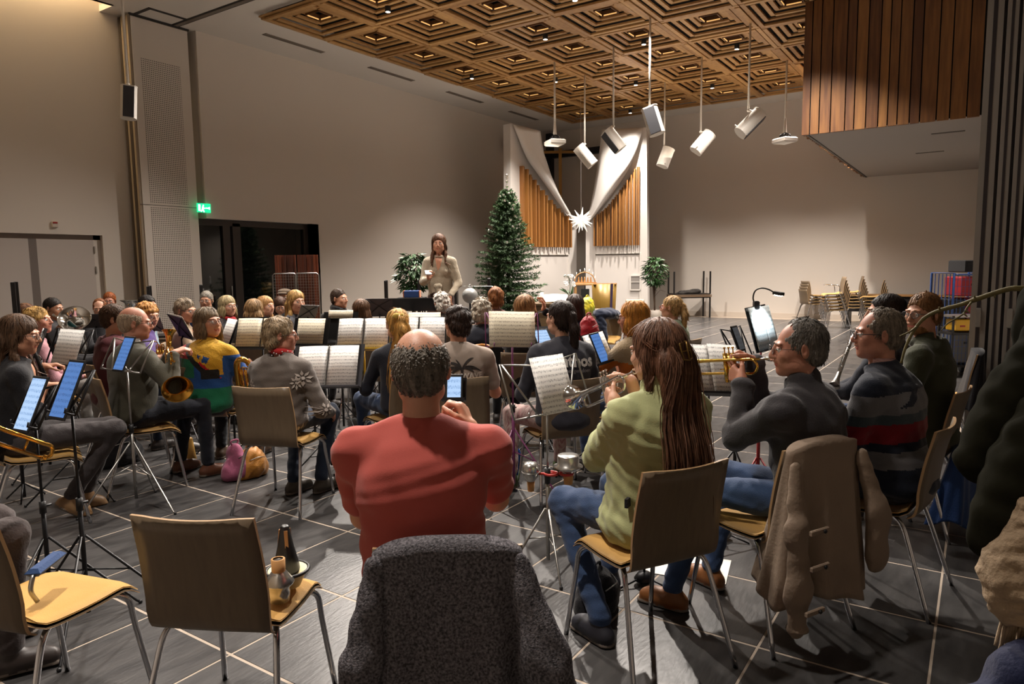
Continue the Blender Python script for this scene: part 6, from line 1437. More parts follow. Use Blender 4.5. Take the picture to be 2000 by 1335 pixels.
P29 = person('woman with a light brown bob in black, holding a flute to the right', 1026, 603, 6.15, -6, -20, style='bob', tone='warm', hcol='#9a7048', fem=True, top=BLK, topstyle='sweater', bottom=BLK, b=1.1, tuft=1400, chairlab='chair of the flute player with the light brown bob',
       hands={-1: dict(at=pos(1045, 612, 6.2), f=(.3, .3, .6), p=(-.3, .3, 0), world=True), 1: dict(at=pos(1062, 606, 6.25), f=(.2, .1, .6), p=(-.3, .3, 0), world=True)})
rod_instrument('flute', 'silver flute held by the woman with the light brown bob', 'flute', pos(1020, 616, 6.1), pos(1068, 606, 6.4), .009, .009, 0, M_SILVER, 12)
P31 = person('woman with dark brown chin-length hair in blue, behind the lettered hoodie', 1122, 600, 6.7, -4, 5, style='bob', tone='mid', hcol='#3a2720', fem=True, top=F('petrol_top', '#1e2f46'), topstyle='sweater', bottom=BLK, b=1.0, tuft=1200, chairlab='chair of the dark-haired woman in blue')
P28 = person('woman with reddish-brown hair just left of the Christmas tree foot', 968, 582, 7.9, 5, 8, style='shortwave', tone='warm', hcol='#80502c', fem=True, top=F('rose_top', '#6d4a44'), topstyle='cardigan', bottom=BLK, tuft=900, chairlab='chair of the reddish-brown haired woman')
P33 = person('woman with a blonde ponytail and pale green top, facing left', 1311, 601, 6.95, 40, 58, style='pony', tone='mid', hcol='#a98858', fem=True, top=F('pale_green_top', '#8f9c84'), topstyle='sweater', bottom=JEAN, tie='#4a2418', b=.95, tuft=1200, gl=('#8a2a20', False, .022), chairlab='brown shell chair of the blonde woman in pale green', chair_phi=35)
P25 = person('person with short white hair just below the standing woman', 861, 592, 8.1, 20, 35, style='curly', tone='ruddy', hcol='#c9c2b8', fem=True, top=F('grey_top', '#5a5550'), topstyle='sweater', bottom=BLK, tuft=900, chairlab='chair of the white-haired person')
P20 = person('child with brown hair seen from behind, left of the blonde ponytail girl', 707, 606, 7.1, 5, -12, style='bob', tone='warm', hcol='#5a3c26', sc=.92, top=F('moss_top', '#4a4a30'), topstyle='sweater', bottom=BLK, b=.85, tuft=1000, chairlab='chair of the brown-haired child')
# -- left half
POLKA = F('polka_red', '#b02a2a')
P22 = person('woman with short grey-blonde hair in a grey hoodie with white flowers', 549, 655, 4.78, -12, -72, pitch=.03, style='shortwave', tone='ruddy', hcol='#8f7a5e', fem=True, top=F('taupe_hoodie', '#635a54', bscale=150), topstyle='hoodie', bottom=JEAN, shoe_col='#3a332b', b=1.12, gl=('#1f1d1c', False, .023), tuft=2000, folds_amp=.009, chairlab='brown shell chair of the woman in the flowered grey hoodie', chair_at=(2.97, 3.83, 22.7),
       hands={1: dict(at=(.23, .26, .56), f=(.05, .8, -.5), p=(-.9, 0, -.3), curl=(.3, .3, .2)), -1: dict(at=(-.12, .34, .62), f=(.3, 1, -.2), p=(0, 0, -1))}, knees={1: dict(k=(.16, .42, .52), a=(.20, .16, .085), f=(.4, 1, 0)), -1: dict(k=(-.10, .42, .52), a=(.02, .10, .085), f=(.35, 1, 0))})
nb = P22['nb']; SDF_ = SDF().torus(tuple(nb+Vector((.0, .01, .035))), .060, .020, n=(0, .25, 1), k=.01).ell(tuple(nb+Vector((0, .07, .0))), (.05, .03, .04)); v, q, m = SDF_.mesh(.009, folds(.004, 3)); link('scarf', npmesh('scarf', v, q, None, [POLKA]), P22['root'])
b_ = MB(); dots = []
for k in range(26):
    a = 2*pi*k/26*3; zz = .035+.016*math.sin(k*1.7); dots.append((nb+Vector((.079*math.cos(a), .01+.079*math.sin(a), zz))))
for p_ in dots: b_.ball(p_, .005, 6)
b_.build('scarf_dots', WH, P22['root'])
def flower(R_):
    out = []
    for k in range(8):
        a = 2*pi*k/8; c_, s_ = math.cos(a), math.sin(a); w = R_*.17
        f1 = lambda t, o: (t*c_-o*s_, t*s_+o*c_); out += [[f1(R_*.28, 0), f1(R_*.6, w), f1(R_, 0)], [f1(R_*.28, 0), f1(R_, 0), f1(R_*.6, -w)]]
    out.append([(R_*.2*math.cos(2*pi*k/8), R_*.2*math.sin(2*pi*k/8)) for k in range(8)]); return out
FLW = mat('flower_print', '#b5aba3', .85); zb = P22['nb'].z
for (x, z, nrm, R_) in ((-.12, zb-.17, (-.3, -1, 0), .045), (.0, zb-.30, (0, -1, 0), .05), (.13, zb-.15, (.5, -.9, 0), .05), (-.06, zb-.42, (0, -1, 0), .04)):
    decal(P22, 'flower_print', flower(R_), (x, 0, z), (1, 0, 0), (0, 0, 1), nrm, FLW, off=.005)
for (y, z, R_) in ((-.03, zb-.13, .055), (.02, zb-.36, .05), (-.05, zb-.48, .055), (.10, zb-.30, .04)): decal(P22, 'flower_print', flower(R_), (.15, y, z), (0, 1, 0), (0, 0, 1), (1, -.15, .1), FLW, off=.006)
COLS = [F('yellow_knit', '#c99b2c', bscale=90, bump=.4), F('blue_knit', '#1d4a8c', bscale=90, bump=.4), F('red_knit_bright', '#a81d24', bscale=90, bump=.4), F('green_knit', '#17694a', bscale=90, bump=.4), F('black_knit', '#1c1a1a', bscale=90, bump=.4)]
def blocks(c, v, q):
    x, y, z = c[:, 0], c[:, 1], c[:, 2]; zt = P13z; dz = zt-z; m = np.full(len(q), 1)
    s = x+.11-1.0*(dz-.05); m[(s > 0) & (dz < .24)] = 0; m[(x > .17) & (dz > .10)] = 1
    m[(s < .0) & (dz < .12)] = 2; m[(s < 0) & (dz >= .12) & (dz < .26) & (np.abs(x+.10) < .075)] = 3; m[np.abs(s) < .028] = 4; m[(s > .028) & (s < .055) & (dz > .14)] = 2; m[(dz > .34)] = 3
    m[(x > .03) & (x < .15) & (dz > .20) & (dz < .27)] = 4; m[(dz > .27) & (dz <= .34) & (x > .05)] = 1
    sq = lambda cx, cz, h: (np.abs((x-cx)*.9+(dz-cz)*.35) < h) & (np.abs((dz-cz)*.9-(x-cx)*.35) < h) & (y < .05)
    m[sq(.065, .125, .022)] = 1; m[sq(.015, .10, .011)] = 1; return m
P13z = 1.02
P13 = person('woman with a grey-brown bob and glasses in a bright colour-block sweater', 407, 631, 5.45, -8, -118, pitch=-.12, style='bob', tone='warm', hcol='#76644e', fem=True, top=COLS, matf=blocks, topstyle='sweater', bottom=F('dark_shiny_trousers', '#23262c'), shoe_col='#4a3626', b=1.12, gl=('#4a2a26', False, .023), tuft=1800, res=.009, chairlab='brown shell chair of the woman in the colour-block sweater', chair_at=(3.29, 5.09, 28),
       hands={1: dict(at=(.20, .30, .80), f=(-.4, .9, .2), p=(-.7, 0, -.4)), -1: dict(at=(.02, .34, .76), f=(.6, .9, .2), p=(.7, 0, -.4))})
low_brass('brass horn held by the woman in the colour-block sweater', pos(482, 735, 5.0), (0.3, .3, -.8), hd(180), M_BRASS, .62, .10, 'horn', 'horn')
P7 = person('bald man with glasses in an olive sweater over a white collar, playing a horn', 265, 632, 5.05, -42, -66, pitch=.08, style='bald', tone='ruddy', hcol='#93806c', top=F('olive_grey_knit', '#454236', bscale=150), topstyle='sweater', bottom=F('dark_navy_trousers', '#191c26'), shoe_col='#5a3320', b=1.15, gl=('#262220', True, .022), tuft=500, collar=F('white_collar', '#c9c6c2'), chairlab='chair of the bald man in the olive sweater, yellow seat seen from the side', chair_phi=-52, chair_off=(0, .05), jaw=1.05,
       hands={-1: dict(at=pos(332, 692, 5.25), f=(.4, .3, .1), p=(0, 0, -1), world=True), 1: dict(at=pos(338, 690, 4.95), f=(.6, -.1, .2), p=(0, .2, -1), world=True, pole=(.6, -.1, -1))})
low_brass('brass horn with its bell turned down, held by the bald man in olive', pos(338, 705, 5.0), pos(347, 745, 4.7)-pos(335, 690, 5.05), hd(120), M_BRASS, .72, .14, 'horn', 'horn')
P6 = person('young man with short brown hair in a maroon hoodie, in profile', 226, 624, 5.75, -45, -72, pitch=.05, style='short', tone='mid', hcol='#4a3424', top=F('maroon_hoodie', '#5c2a30'), topstyle='hoodie', bottom=JEAN, b=1.0, tuft=1200, chairlab='shell chair of the young man in the maroon hoodie', chair_phi=-48)
P1 = person('woman with long brown hair in black playing a clarinet at the left edge', 40, 655, 4.30, -58, -76, pitch=.12, style='long', tone='mid', hcol='#57402f', fem=True, top=BLK, topstyle='sweater', bottom=TRO, shoe_col='#8a6a48', b=1.0, gl=('#4a3a34', False, .021), tuft=2200, sleeve_up=True, chairlab='chair of the clarinet woman in black at the left edge', chair_phi=-55,
       hands={-1: dict(at=pos(84, 716, 4.55), f=(.7, -.3, .1), p=(0, 0, -1), world=True), 1: dict(at=pos(86, 752, 4.35), f=(.7, -.3, .0), p=(0, 0, -1), world=True)}, knees={1: dict(k=(.10, .52, .56), a=(.02, .26, .12), f=(.1, .8, -.6)), -1: dict(k=(-.08, .50, .55), a=(-.16, .34, .10), f=(0, .9, -.5))})
T = P1['T']; nb = P1['nb']; G = [[T((x, -.07, .03)), T((x*1.2, -.09, -.06)), Vector((x*1.5, nb.y-.11, nb.z-.05)), Vector((x*1.6, nb.y-.13, nb.z-.2)), Vector((x*1.2, nb.y-.12, nb.z-.33))] for x in (-.07, -.03, .02, .06)]; v, q = strand_fall(G, 420, .0026, .010, 5); link('hair_strands', npmesh('hair_strands', v, q, None, [hairmat('#57402f')]), P1['root'])
rod_instrument('clarinet', 'black clarinet played by the woman in black at the left edge', 'clarinet', pos(63, 676, 4.5), pos(104, 778, 4.55), .010, .014, .036, M_BLACK, 12)
P2 = person('blonde woman in a pink cardigan behind the clarinet woman', 75, 627, 6.2, -50, -82, pitch=-.1, style='shortwave', tone='ruddy', hcol='#b08a50', fem=True, top=F('pink_cardigan', '#b08088'), topstyle='cardigan', bottom=F('white_grey_trousers', '#8a8580'), b=1.05, tuft=1200, chairlab='chair of the blonde woman in pink')
P3 = person('man with short dark hair in a black T-shirt playing a silver euphonium', 105, 603, 7.9, -60, -95, pitch=.1, style='crew', tone='tan', hcol='#241c18', top=BLK, topstyle='tshirt', short_sleeve=True, bottom=BLK, b=1.15, chairlab='chair of the euphonium player', hands={-1: dict(at=pos(122, 632, 7.6), f=(.6, 0, .2), p=(0, 0, -1), world=True), 1: dict(at=pos(128, 640, 7.7), f=(.6, 0, .2), p=(0, 0, -1), world=True)})
low_brass('silver euphonium with its bell raised, played by the man in black', pos(146, 655, 7.4), pos(122, 590, 7.2)-pos(137, 632, 7.5), hd(170), M_SILVER, 1.0, .15)
P3b = person('brown-haired person almost hidden behind the blonde woman in pink', 52, 612, 9.0, -50, -60, pitch=.3, style='bob', tone='mid', hcol='#6b4a36', fem=True, top=DGREY, topstyle='sweater', bottom=BLK, chairlab='chair hidden behind the blonde woman in pink')
P4 = person('man with thin ginger hair looking down, left of the ginger man with glasses', 195, 602, 9.2, -110, -160, pitch=.2, style='receding', tone='pale', hcol='#7a4a2c', top=BLK, topstyle='sweater', bottom=BLK, chairlab='chair of the man with thin ginger hair')
P5 = person('ginger-haired man with glasses, highest head at the back left', 214, 588, 10.0, -120, -160, pitch=.05, style='short', tone='ruddy', hcol='#8a4a22', top=DGREY, topstyle='sweater', bottom=BLK, gl='#3a2a22', chairlab='chair of the ginger man with glasses', seatz=.6 if False else .46)
low_brass('silver euphonium bell behind the bald man in olive', pos(248, 640, 8.3), (0, 0, 1), hd(170), M_SILVER, .8, .15)
P8 = person('woman with curly strawberry-blonde hair in a purple sweatshirt', 289, 616, 6.6, -60, -112, pitch=.18, style='mop', tone='pale', hcol='#c08a4c', fem=True, top=F('purple_sweat', '#3f2668'), topstyle='sweater', bottom=JEAN, b=1.05, tuft=1500, chairlab='chair of the woman in the purple sweatshirt', hands={-1: dict(at=pos(302, 695, 6.0), f=(.5, .1, .3), p=(0, 0, -1), world=True), 1: dict(at=pos(306, 700, 5.9), f=(.5, .1, .3), p=(0, 0, -1), world=True)})
low_brass('brass horn held by the woman in purple', pos(318, 692, 5.95), (.2, .2, .9), hd(180), M_BRASS, .5, .12, 'horn', 'horn')
P9 = person('dark-haired man in a light blue hoodie in front of the perforated panel', 289, 598, 7.9, -70, -112, pitch=.05, style='short', tone='tan', hcol='#201814', top=F('light_blue_hoodie', '#8da3b0'), topstyle='hoodie', bottom=JEAN, b=1.05, chairlab='chair of the man in the light blue hoodie')
P10 = person('woman with grey-brown hair and glasses in a beige jacket', 363, 607, 7.1, -70, -108, pitch=.1, style='shortwave', tone='warm', hcol='#7f6f5c', fem=True, top=F('sand_jacket', '#a08a72'), topstyle='cardigan', bottom=F('sand_trousers', '#8b7762'), gl='#2a2422', b=1.05, chairlab='chair of the woman in the beige jacket')
P11 = person('grey-haired man with glasses in navy in front of the glazed door', 403, 587, 9.3, 170, -172, pitch=.05, style='short', tone='mid', hcol='#8a8378', top=F('navy_shirt', '#1c2a48'), topstyle='sweater', bottom=BLK, gl='#1e1e22', chairlab='chair of the grey-haired man in navy')
P12 = person('woman with a blonde-grey bob, glasses and a red scarf', 445, 598, 8.2, -100, -122, pitch=.0, style='bob', tone='pale', hcol='#a5946f', fem=True, top=BLK, topstyle='cardigan', bottom=BLK, gl='#3a3230', chairlab='chair of the woman with the red scarf')
nb = P12['nb']; s_ = SDF().torus(tuple(nb+Vector((0, .01, .02))), .064, .024, n=(0, .3, 1)).ell(tuple(nb+Vector((0, .07, -.06))), (.08, .04, .08)); v, q, m = s_.mesh(.012, folds(.005, 3)); link('scarf', npmesh('scarf', v, q, None, [F('scarlet_scarf', '#9c1c24')]), P12['root'])
P14 = person('girl with long straight light brown hair seen from behind', 497, 608, 7.2, 0, 8, style='long', tone='pale', hcol='#8d6e4a', fem=True, top=BLK, topstyle='sweater', bottom=BLK, tuft=1500, chairlab='chair of the girl with long light brown hair')
P15 = person('blonde girl in profile just right of the long-haired girl', 520, 598, 8.7, -80, -115, style='long', tone='pale', hcol='#b98d5c', fem=True, top=DGREY, topstyle='sweater', bottom=BLK, chairlab='chair of the blonde girl in profile')
P16 = person('dark-haired girl looking down in front of the mesh container', 547, 597, 10.2, 175, -160, pitch=.45, style='long', tone='pale', hcol='#4a3226', fem=True, top=BLK, topstyle='sweater', bottom=BLK, chairlab='chair of the dark-haired girl looking down')
P17 = person('man wearing a brown flat cap at the back', 556, 580, 10.6, 175, -178, pitch=.05, style='crew', tone='mid', hcol='#5a4636', top=DGREY, topstyle='sweater', bottom=BLK, chairlab='chair of the man with the flat cap')
T = P17['T']; s_ = SDF().ell(tuple(P17['head']+Vector((0, -.01, .085))), (.098, .115, .045)).ell(tuple(P17['head']+Vector((0, .10, .062))), (.075, .06, .012)); v, q, m = s_.mesh(.008); link('flat_cap', npmesh('flat_cap', v, q, None, [F('cap_brown', '#5b4c3c')]), P17['root'])
P18 = person('young woman with long blonde hair and a grey top, facing right', 579, 589, 7.8, -110, -134, pitch=.03, style='longside' if False else 'long', tone='pale', hcol='#a88450', fem=True, top=F('grey_marl', '#4e4e54'), topstyle='sweater', bottom=BLK, tuft=1500, chairlab='chair of the young woman with long blonde hair')
P19 = person('young man with cropped dark hair in a black puffer jacket, headphones on his neck', 663, 584, 8.5, -112, -112, pitch=-.02, style='crew', tone='warm', hcol='#3a2a20', top=F('black_puffer', '#1d1d20', rough=.5), topstyle='puffer', bottom=BLK, b=1.05, chairlab='chair of the young man in the black puffer jacket')
nb = P19['nb']; MB().tube([nb+Vector((.095*math.cos(a), .01+.10*math.sin(a), .01)) for a in [pi+.3+(pi-.6)*k/10 for k in range(11)]], .008, 6).ball(nb+Vector((.09, .03, -.01)), (.02, .035, .035), 10).ball(nb+Vector((-.09, .03, -.01)), (.02, .035, .035), 10).build('headphones', M_BLACK, P19['root'])
# -- the conductor
pod = posz(862, 640, 0); PC = pos(857, 477, 8.9); base = .22
CREAM = F('cream_knit', '#a99c88', bscale=70, bump=.6)
P21 = person('standing woman with long brown hair in a cream knotted cardigan, leading the band', 857, 476, 8.9, 172, 180, pitch=.02, style='long', tone='warm', hcol='#5a3c2a', fem=True, top=[CREAM], topstyle='cardigan', bottom=None, standing=1.72, base_z=base, lean=.03, b=1.0, tuft=1700, res=.012,
       hands={1: dict(at=pos(838, 545, 8.62), f=(0, 0, 1), p=(-.2, -.3, -.2), world=True, curl=(.7, .9, .5)), -1: dict(at=pos(879, 578, 8.75), f=(0, 0, -1), p=(.5, -.3, 0), world=True, curl=(.3, .4, .3))})
nb = P21['nb']; hp = P21['hips']; s_ = SDF().ell(tuple(hp+Vector((0, 0, .05))), (.165, .13, .12)).cone(tuple(hp), (0, .0, .35), .165, .22, k=.04); v, q, m = s_.mesh(.014, folds(.008, 3), zmin=.3); link('skirt', npmesh('skirt', v, q, None, [mat('patterned_skirt', '#5a4038', .85, noise=.95, nscale=55, col2='#271a1a')]), P21['root'])
s_ = SDF().cone((-.02, .13, hp.z+.20), (.02, .14, hp.z+.20), .035, .035).cone((0, .14, hp.z+.19), (-.03, .15, hp.z+.05), .03, .045, k=.02); v, q, m = s_.mesh(.009, folds(.006, 7)); link('knot', npmesh('knot', v, q, None, [CREAM]), P21['root'])
for s in (-1, 1): s_ = SDF().cone((s*.08, 0, .36), (s*.08, 0, .10), .05, .035).cone((s*.08, -.03, .05), (s*.09, .12, .035), .04, .034, k=.02); v, q, m = s_.mesh(.012, zmin=.003); link('boot', npmesh('boot', v, q, None, [M_BLACK]), P21['root'])
sh, el, wr = P21['arms'][-1][:3]; w_ = el.lerp(wr, .97); R_ = frame((wr-el).normalized()); MB().tube([w_+R_ @ Vector((.028*math.cos(q), .028*math.sin(q), 0)) for q in [2*pi*k/14 for k in range(14)]], .006, 6, closed=True).ball(w_+R_ @ Vector((0, -.03, 0)), (.02, .012, .02), 8).build('wristwatch', M_BLACK, P21['root'])
ph = thing('phone', 'grey phone in the raised hand of the standing woman', 'phone', pos(836, 532, 8.55), math.radians(HEAD0-70)); MB().box((0, 0, .0), (.075, .012, .08), R=rotx(-.9), bev=.004).build('body', mat('phone_grey', '#9aa0a8', .3), ph)
pd = thing('podium', 'low grey podium under the standing woman', 'podium', (P21['root'].location.x, P21['root'].location.y, 0), math.radians(HEAD0-90)); MB().box((0, 0, .11), (1.0, 1.0, .216), bev=.01).build('box', mat('podium_grey', '#4a4642', .7), pd); MB().box((0, 0, .2165), (.96, .96, .006)).build('mat', BLK, pd)
# -- partly visible trombonist at the lower left corner
P39 = person('person in brown-grey trousers at the lower left corner, mostly outside the frame', -330, 640, 2.45, -55, -70, style='short', tone='mid', hcol='#4a3a2c', top=DGREY, topstyle='sweater', bottom=F('mauve_trousers', '#463d3c'), shoe_col='#2e2522', b=1.1, lean=.08,
       knees={1: dict(k=(.10, .53, .56), a=(.10, .50, .09), f=(.1, 1, 0)), -1: dict(k=(-.16, .48, .55), a=(-.2, .42, .09))}, chairlab='chair of the person at the lower left corner')
# ------------------------------------------------------------------ music stands with what lies on them
def st(label, px, py, d, phin, tilt=22, roll=0, kind='solid', w=.46, h=.32, col=None, pole=None, foot=.32, zleg=.3, on=(), dy=0.0, po=(0, 0)):
    P, Rm = desk_frame(px, py, d, phin, tilt, roll); stand(label, P, Rm, kind, w, h, col, pole, foot, zleg, po)
    for o in on:
        k, lab = o[0], o[1]; a = o[2] if len(o) > 2 else {}
        Q = P+Rm @ Vector((a.pop('x', 0), a.pop('y', 0), a.pop('z', 0)))
        {'sheet': sheet, 'folder': folder, 'tablet': tablet}[k](lab, Q, Rm, **a)
    return P, Rm
BK = M_BLACKM; GY = mat('stand_grey', '#3a3a40', .6)
st('chrome wire music stand with spread arms before the woman in green', 1068, 752, 3.5, -150, 22, 3, 'wire', .46, .28, M_STEEL, M_STEEL, .2, .34, [('sheet', 'single sheet of music on the chrome wire stand', dict(w=.205, h=.295, m=2, x=.035, y=.0))])
st('black tripod stand holding the pale glowing tablet at the left edge', 66, 790, 3.1, 152, 25, 0, 'wire', .2, .2, BK, BK, .36, .38, [('tablet', 'tablet with a pale blue page, left of the two glowing tablets', dict(w=.12, h=.255, scr='pale'))])
st('black tripod stand holding the deeper blue tablet at the left', 137, 762, 3.0, 152, 25, 0, 'wire', .2, .2, BK, BK, .36, .42, [('tablet', 'large tablet with a deep blue page on a black stand, right of the pale one', dict(w=.12, h=.265, scr='blue'))])
st('silver wire stand with the blue tablet before the bald man in olive', 246, 692, 4.55, 148, 25, 0, 'wire', .46, .22, M_STEEL, M_STEEL, .34, .45, [('tablet', 'blue tablet on the silver wire stand before the bald man in olive', dict(w=.125, h=.24, scr='blue'))])
st('stand carrying the double page at the far left', 134, 677, 4.8, 150, 20, 0, 'wire', .44, .26, BK, BK, on=[('sheet', 'wide double page of music facing the camera beside the clarinet woman', dict(w=.30, h=.245, m=2))])
st('black music stand between the curly grey woman and the long-haired girl', 512, 650, 5.9, 172, 20, 0, 'solid', .46, .28, BK, BK, on=[('folder', 'open cream music book left of the woman in the flowered hoodie', dict(w=.44, h=.25, m=1, spiral=False))])
st('black music stand right of the flowered hoodie woman', 607, 648, 6.2, 168, 20, 0, 'solid', .34, .26, BK, BK, on=[('sheet', 'cream double page right of the woman in the flowered hoodie, upper one', dict(w=.26, h=.245, m=1))])
st('black music stand with the large spiral book', 640, 715, 5.3, 170, 24, 2, 'solid', .56, .34, GY, BK, on=[('folder', 'large open spiral-bound music book, lower of the two at the centre left', dict(w=.48, h=.315, m=2))])
st('music stand with a yellow tray and yellow legs', 710, 652, 5.5, 176, 24, 0, 'solid', .42, .27, mat('stand_yellow', '#c9a018', .45), MATS['stand_yellow'], .34, .42, [('folder', 'open spiral-bound music book on the yellow stand', dict(w=.40, h=.25, m=2))])
st('black music stand hidden behind the yellow one', 664, 636, 6.6, 172, 18, 0, 'solid', .34, .27, BK, BK, on=[('sheet', 'small sheet of music behind the yellow stand', dict(w=.24, h=.08, m=1, y=.11))])
st('black music stand between the blonde ponytail girl and the dark-haired boy', 818, 652, 5.6, 178, 22, 0, 'solid', .44, .28, BK, BK, on=[('folder', 'double page of music behind the head of the bald man', dict(w=.42, h=.27, m=2, spiral=False)), ('sheet', 'second page peeping over the double page behind the bald man', dict(w=.26, h=.297, m=1, x=.04, y=.035, z=-.012))])
st('purple and green wire music stand right of the dark-haired boy', 1000, 643, 4.75, -172, 20, -2, 'thin', .36, .24, mat('stand_purple', '#7a3566', .5), MATS['stand_purple'], .3, .45, [('sheet', 'wide double page with a bent left edge, in front of the flute player', dict(w=.315, h=.25, m=1))])
st('black music stand in front of the brass trumpet', 1385, 722, 3.95, -160, 26, -6, 'solid', .42, .30, BK, BK, on=[('sheet', 'white sheets of music behind the brass trumpet, left page', dict(w=.21, h=.297, m=2, x=-.10)), ('sheet', 'white sheets of music behind the brass trumpet, right page', dict(w=.19, h=.29, m=2, x=.10, y=.01, z=.004))])
st('black wire stand holding the small dark tablet', 1440, 668, 4.3, -130, 22, 0, 'thin', .30, .2, BK, BK, .28, .4, [('tablet', 'small dark tablet on the black wire stand right of the brass trumpet', dict(w=.095, h=.165, scr='dark', y=.02))])
PL, RL = st('tall stand with a red pole and a reading lamp', 1487, 640, 4.15, -138, 16, 3, 'solid', .24, .27, BK, mat('stand_red', '#8c1c20', .4), .3, .4, [('sheet', 'brightly lit page under the gooseneck lamp', dict(w=.15, h=.26, m=PGW, x=-.03)), ('sheet', 'right-hand lit page under the gooseneck lamp', dict(w=.10, h=.25, m=PGW, x=.09))])
gl_ = thing('reading_lamp', 'black gooseneck clip lamp above the brightly lit page', 'lamp', pos(1477, 594, 4.15)); g0 = gl_.location
pts = [pos(1477, 598, 4.15), pos(1471, 583, 4.15), pos(1475, 568, 4.14), pos(1487, 562.5, 4.12), pos(1501, 565, 4.1), pos(1512, 571, 4.08)]
MB().tube([p-g0 for p in bez(pts, 5)], .0045, 7).build('gooseneck', M_BLACK, gl_); MB().box((0, 0, -.005), (.045, .03, .05), R=rotz(.5), bev=.006).build('clip', M_BLACK, gl_)
hA, hB = pos(1511, 571, 4.08), pos(1530, 574.5, 4.02); R_ = frame(hB-hA); MB().box((hA+hB)/2-g0, (.03, .018, (hB-hA).length), R=R_, bev=.005).build('lamp_head', M_BLACK, gl_)
MB().box((hA+hB)/2-g0+Vector((0, 0, -.012)), (.02, .004, .045), R=R_).build('led_window', M_LAMP, gl_); lamp_spot((hA+hB)/2+Vector((0, 0, -.02)), PL, 5.0, 80, .6, (.86, .95, 1), .02, 'reading_lamp_light')
st('stand with a blue tablet between two white strips of paper', 1168, 680, 5.0, -132, 24, 4, 'solid', .3, .24, BK, BK, on=[('tablet', 'blue tablet between two white pages, left of the golden-blonde woman', dict(w=.12, h=.23, scr='blue')), ('sheet', 'white page behind the blue tablet by the lettered hoodie', dict(w=.26, h=.225, m=2, z=-.004))])
st('black stand with a tablet in front of the lettered hoodie woman', 1058, 660, 5.4, -150, 40, 0, 'solid', .3, .22, BK, BK, on=[('tablet', 'small light blue tablet left of the lettered hoodie woman', dict(w=.14, h=.15, scr='pale'))])
st('black stand of the bald man in red, hidden by his shoulder', 888, 760, 2.95, 176, 18, 0, 'solid', .1, .1, BK, BK, .3, .35, [('tablet', 'tablet glimpsed beside the ear of the bald man in red', dict(w=.075, h=.125, scr='pale', x=0))])
st('black grid-backed stand before the woman in the beige jacket', 353, 638, 6.3, -40, 28, 8, 'cloth', .24, .24, mat('stand_brown_black', '#2b2226', .6), BK, on=[('sheet', 'sheet of music on the grid-backed stand', dict(w=.24, h=.25, m=0))])
st('stand with white sheets in front of the woman with the red scarf', 447, 648, 6.1, 128, 22, 0, 'solid', .3, .24, BK, BK, on=[('sheet', 'white sheets left of the open cream music book', dict(w=.26, h=.235, m=2))])
st('stand behind the clarinet woman with a white sheet', 78, 672, 5.4, 118, 20, 6, 'solid', .28, .26, BK, BK, on=[('sheet', 'white sheet in front of the blonde woman in pink', dict(w=.24, h=.25, m=2))])
st('stand with a teal-backed folder before the euphonium player', 139, 636, 7.2, -30, 45, 0, 'cloth', .16, .16, mat('teal_folder', '#1c5a5c', .5), BK, on=[('sheet', 'white edge of the page in the teal folder', dict(w=.17, h=.17, m=2))])
st('dark folding stand before the man with thin ginger hair', 186, 626, 8.0, 10, 35, 0, 'cloth', .26, .2, mat('cloth_dark', '#29262a', .7), BK)
st('grey folding stand in front of the man in the light blue hoodie', 300, 632, 6.9, -12, 25, 4, 'cloth', .2, .16, mat('cloth_grey', '#5a5652', .7), BK)
st('stand with a pale sheet before the young blonde woman', 602, 608, 7.3, 40, 30, 5, 'cloth', .2, .16, mat('cloth_pale', '#8e8a88', .7), BK)
st('grey folding stand with black cross wires near the conductor', 741, 600, 7.8, 2, 22, 0, 'cloth', .30, .22, mat('cloth_slate', '#4a474d', .7), BK)
PC_, RC_ = st('wide black conductor stand below the standing woman', 805, 594, 7.9, 0, 62, 0, 'solid', .50, .34, BK, BK, .3, .3)
bb = thing('blue_box', 'blue box with orange edges behind the conductor stand', 'box', pos(805, 578, 9.4), math.radians(HEAD0-90)); MB().box((0, 0, .03), (.2, .15, .09), bev=.006).build('case', M_BLUE, bb)
for s in (-1, 1): MB().box((s*.105, 0, .03), (.012, .15, .09)).build('orange_edge', F('orange_edge', '#c06a28'), bb)
bt_ = thing('side_table', 'small black side table carrying the blue box', 'table', (bb.location.x, bb.location.y, 0), math.radians(HEAD0-90)); z = bb.location.z-.016; MB().box((0, 0, z-.012), (.36, .3, .024)).build('tabletop', M_BLACKM, bt_)
for a in (-1, 1):
    for c in (-1, 1): MB().box((a*.15, c*.12, (z-.02)/2), (.02, .02, z-.02)).build('leg', M_BLACKM, bt_)
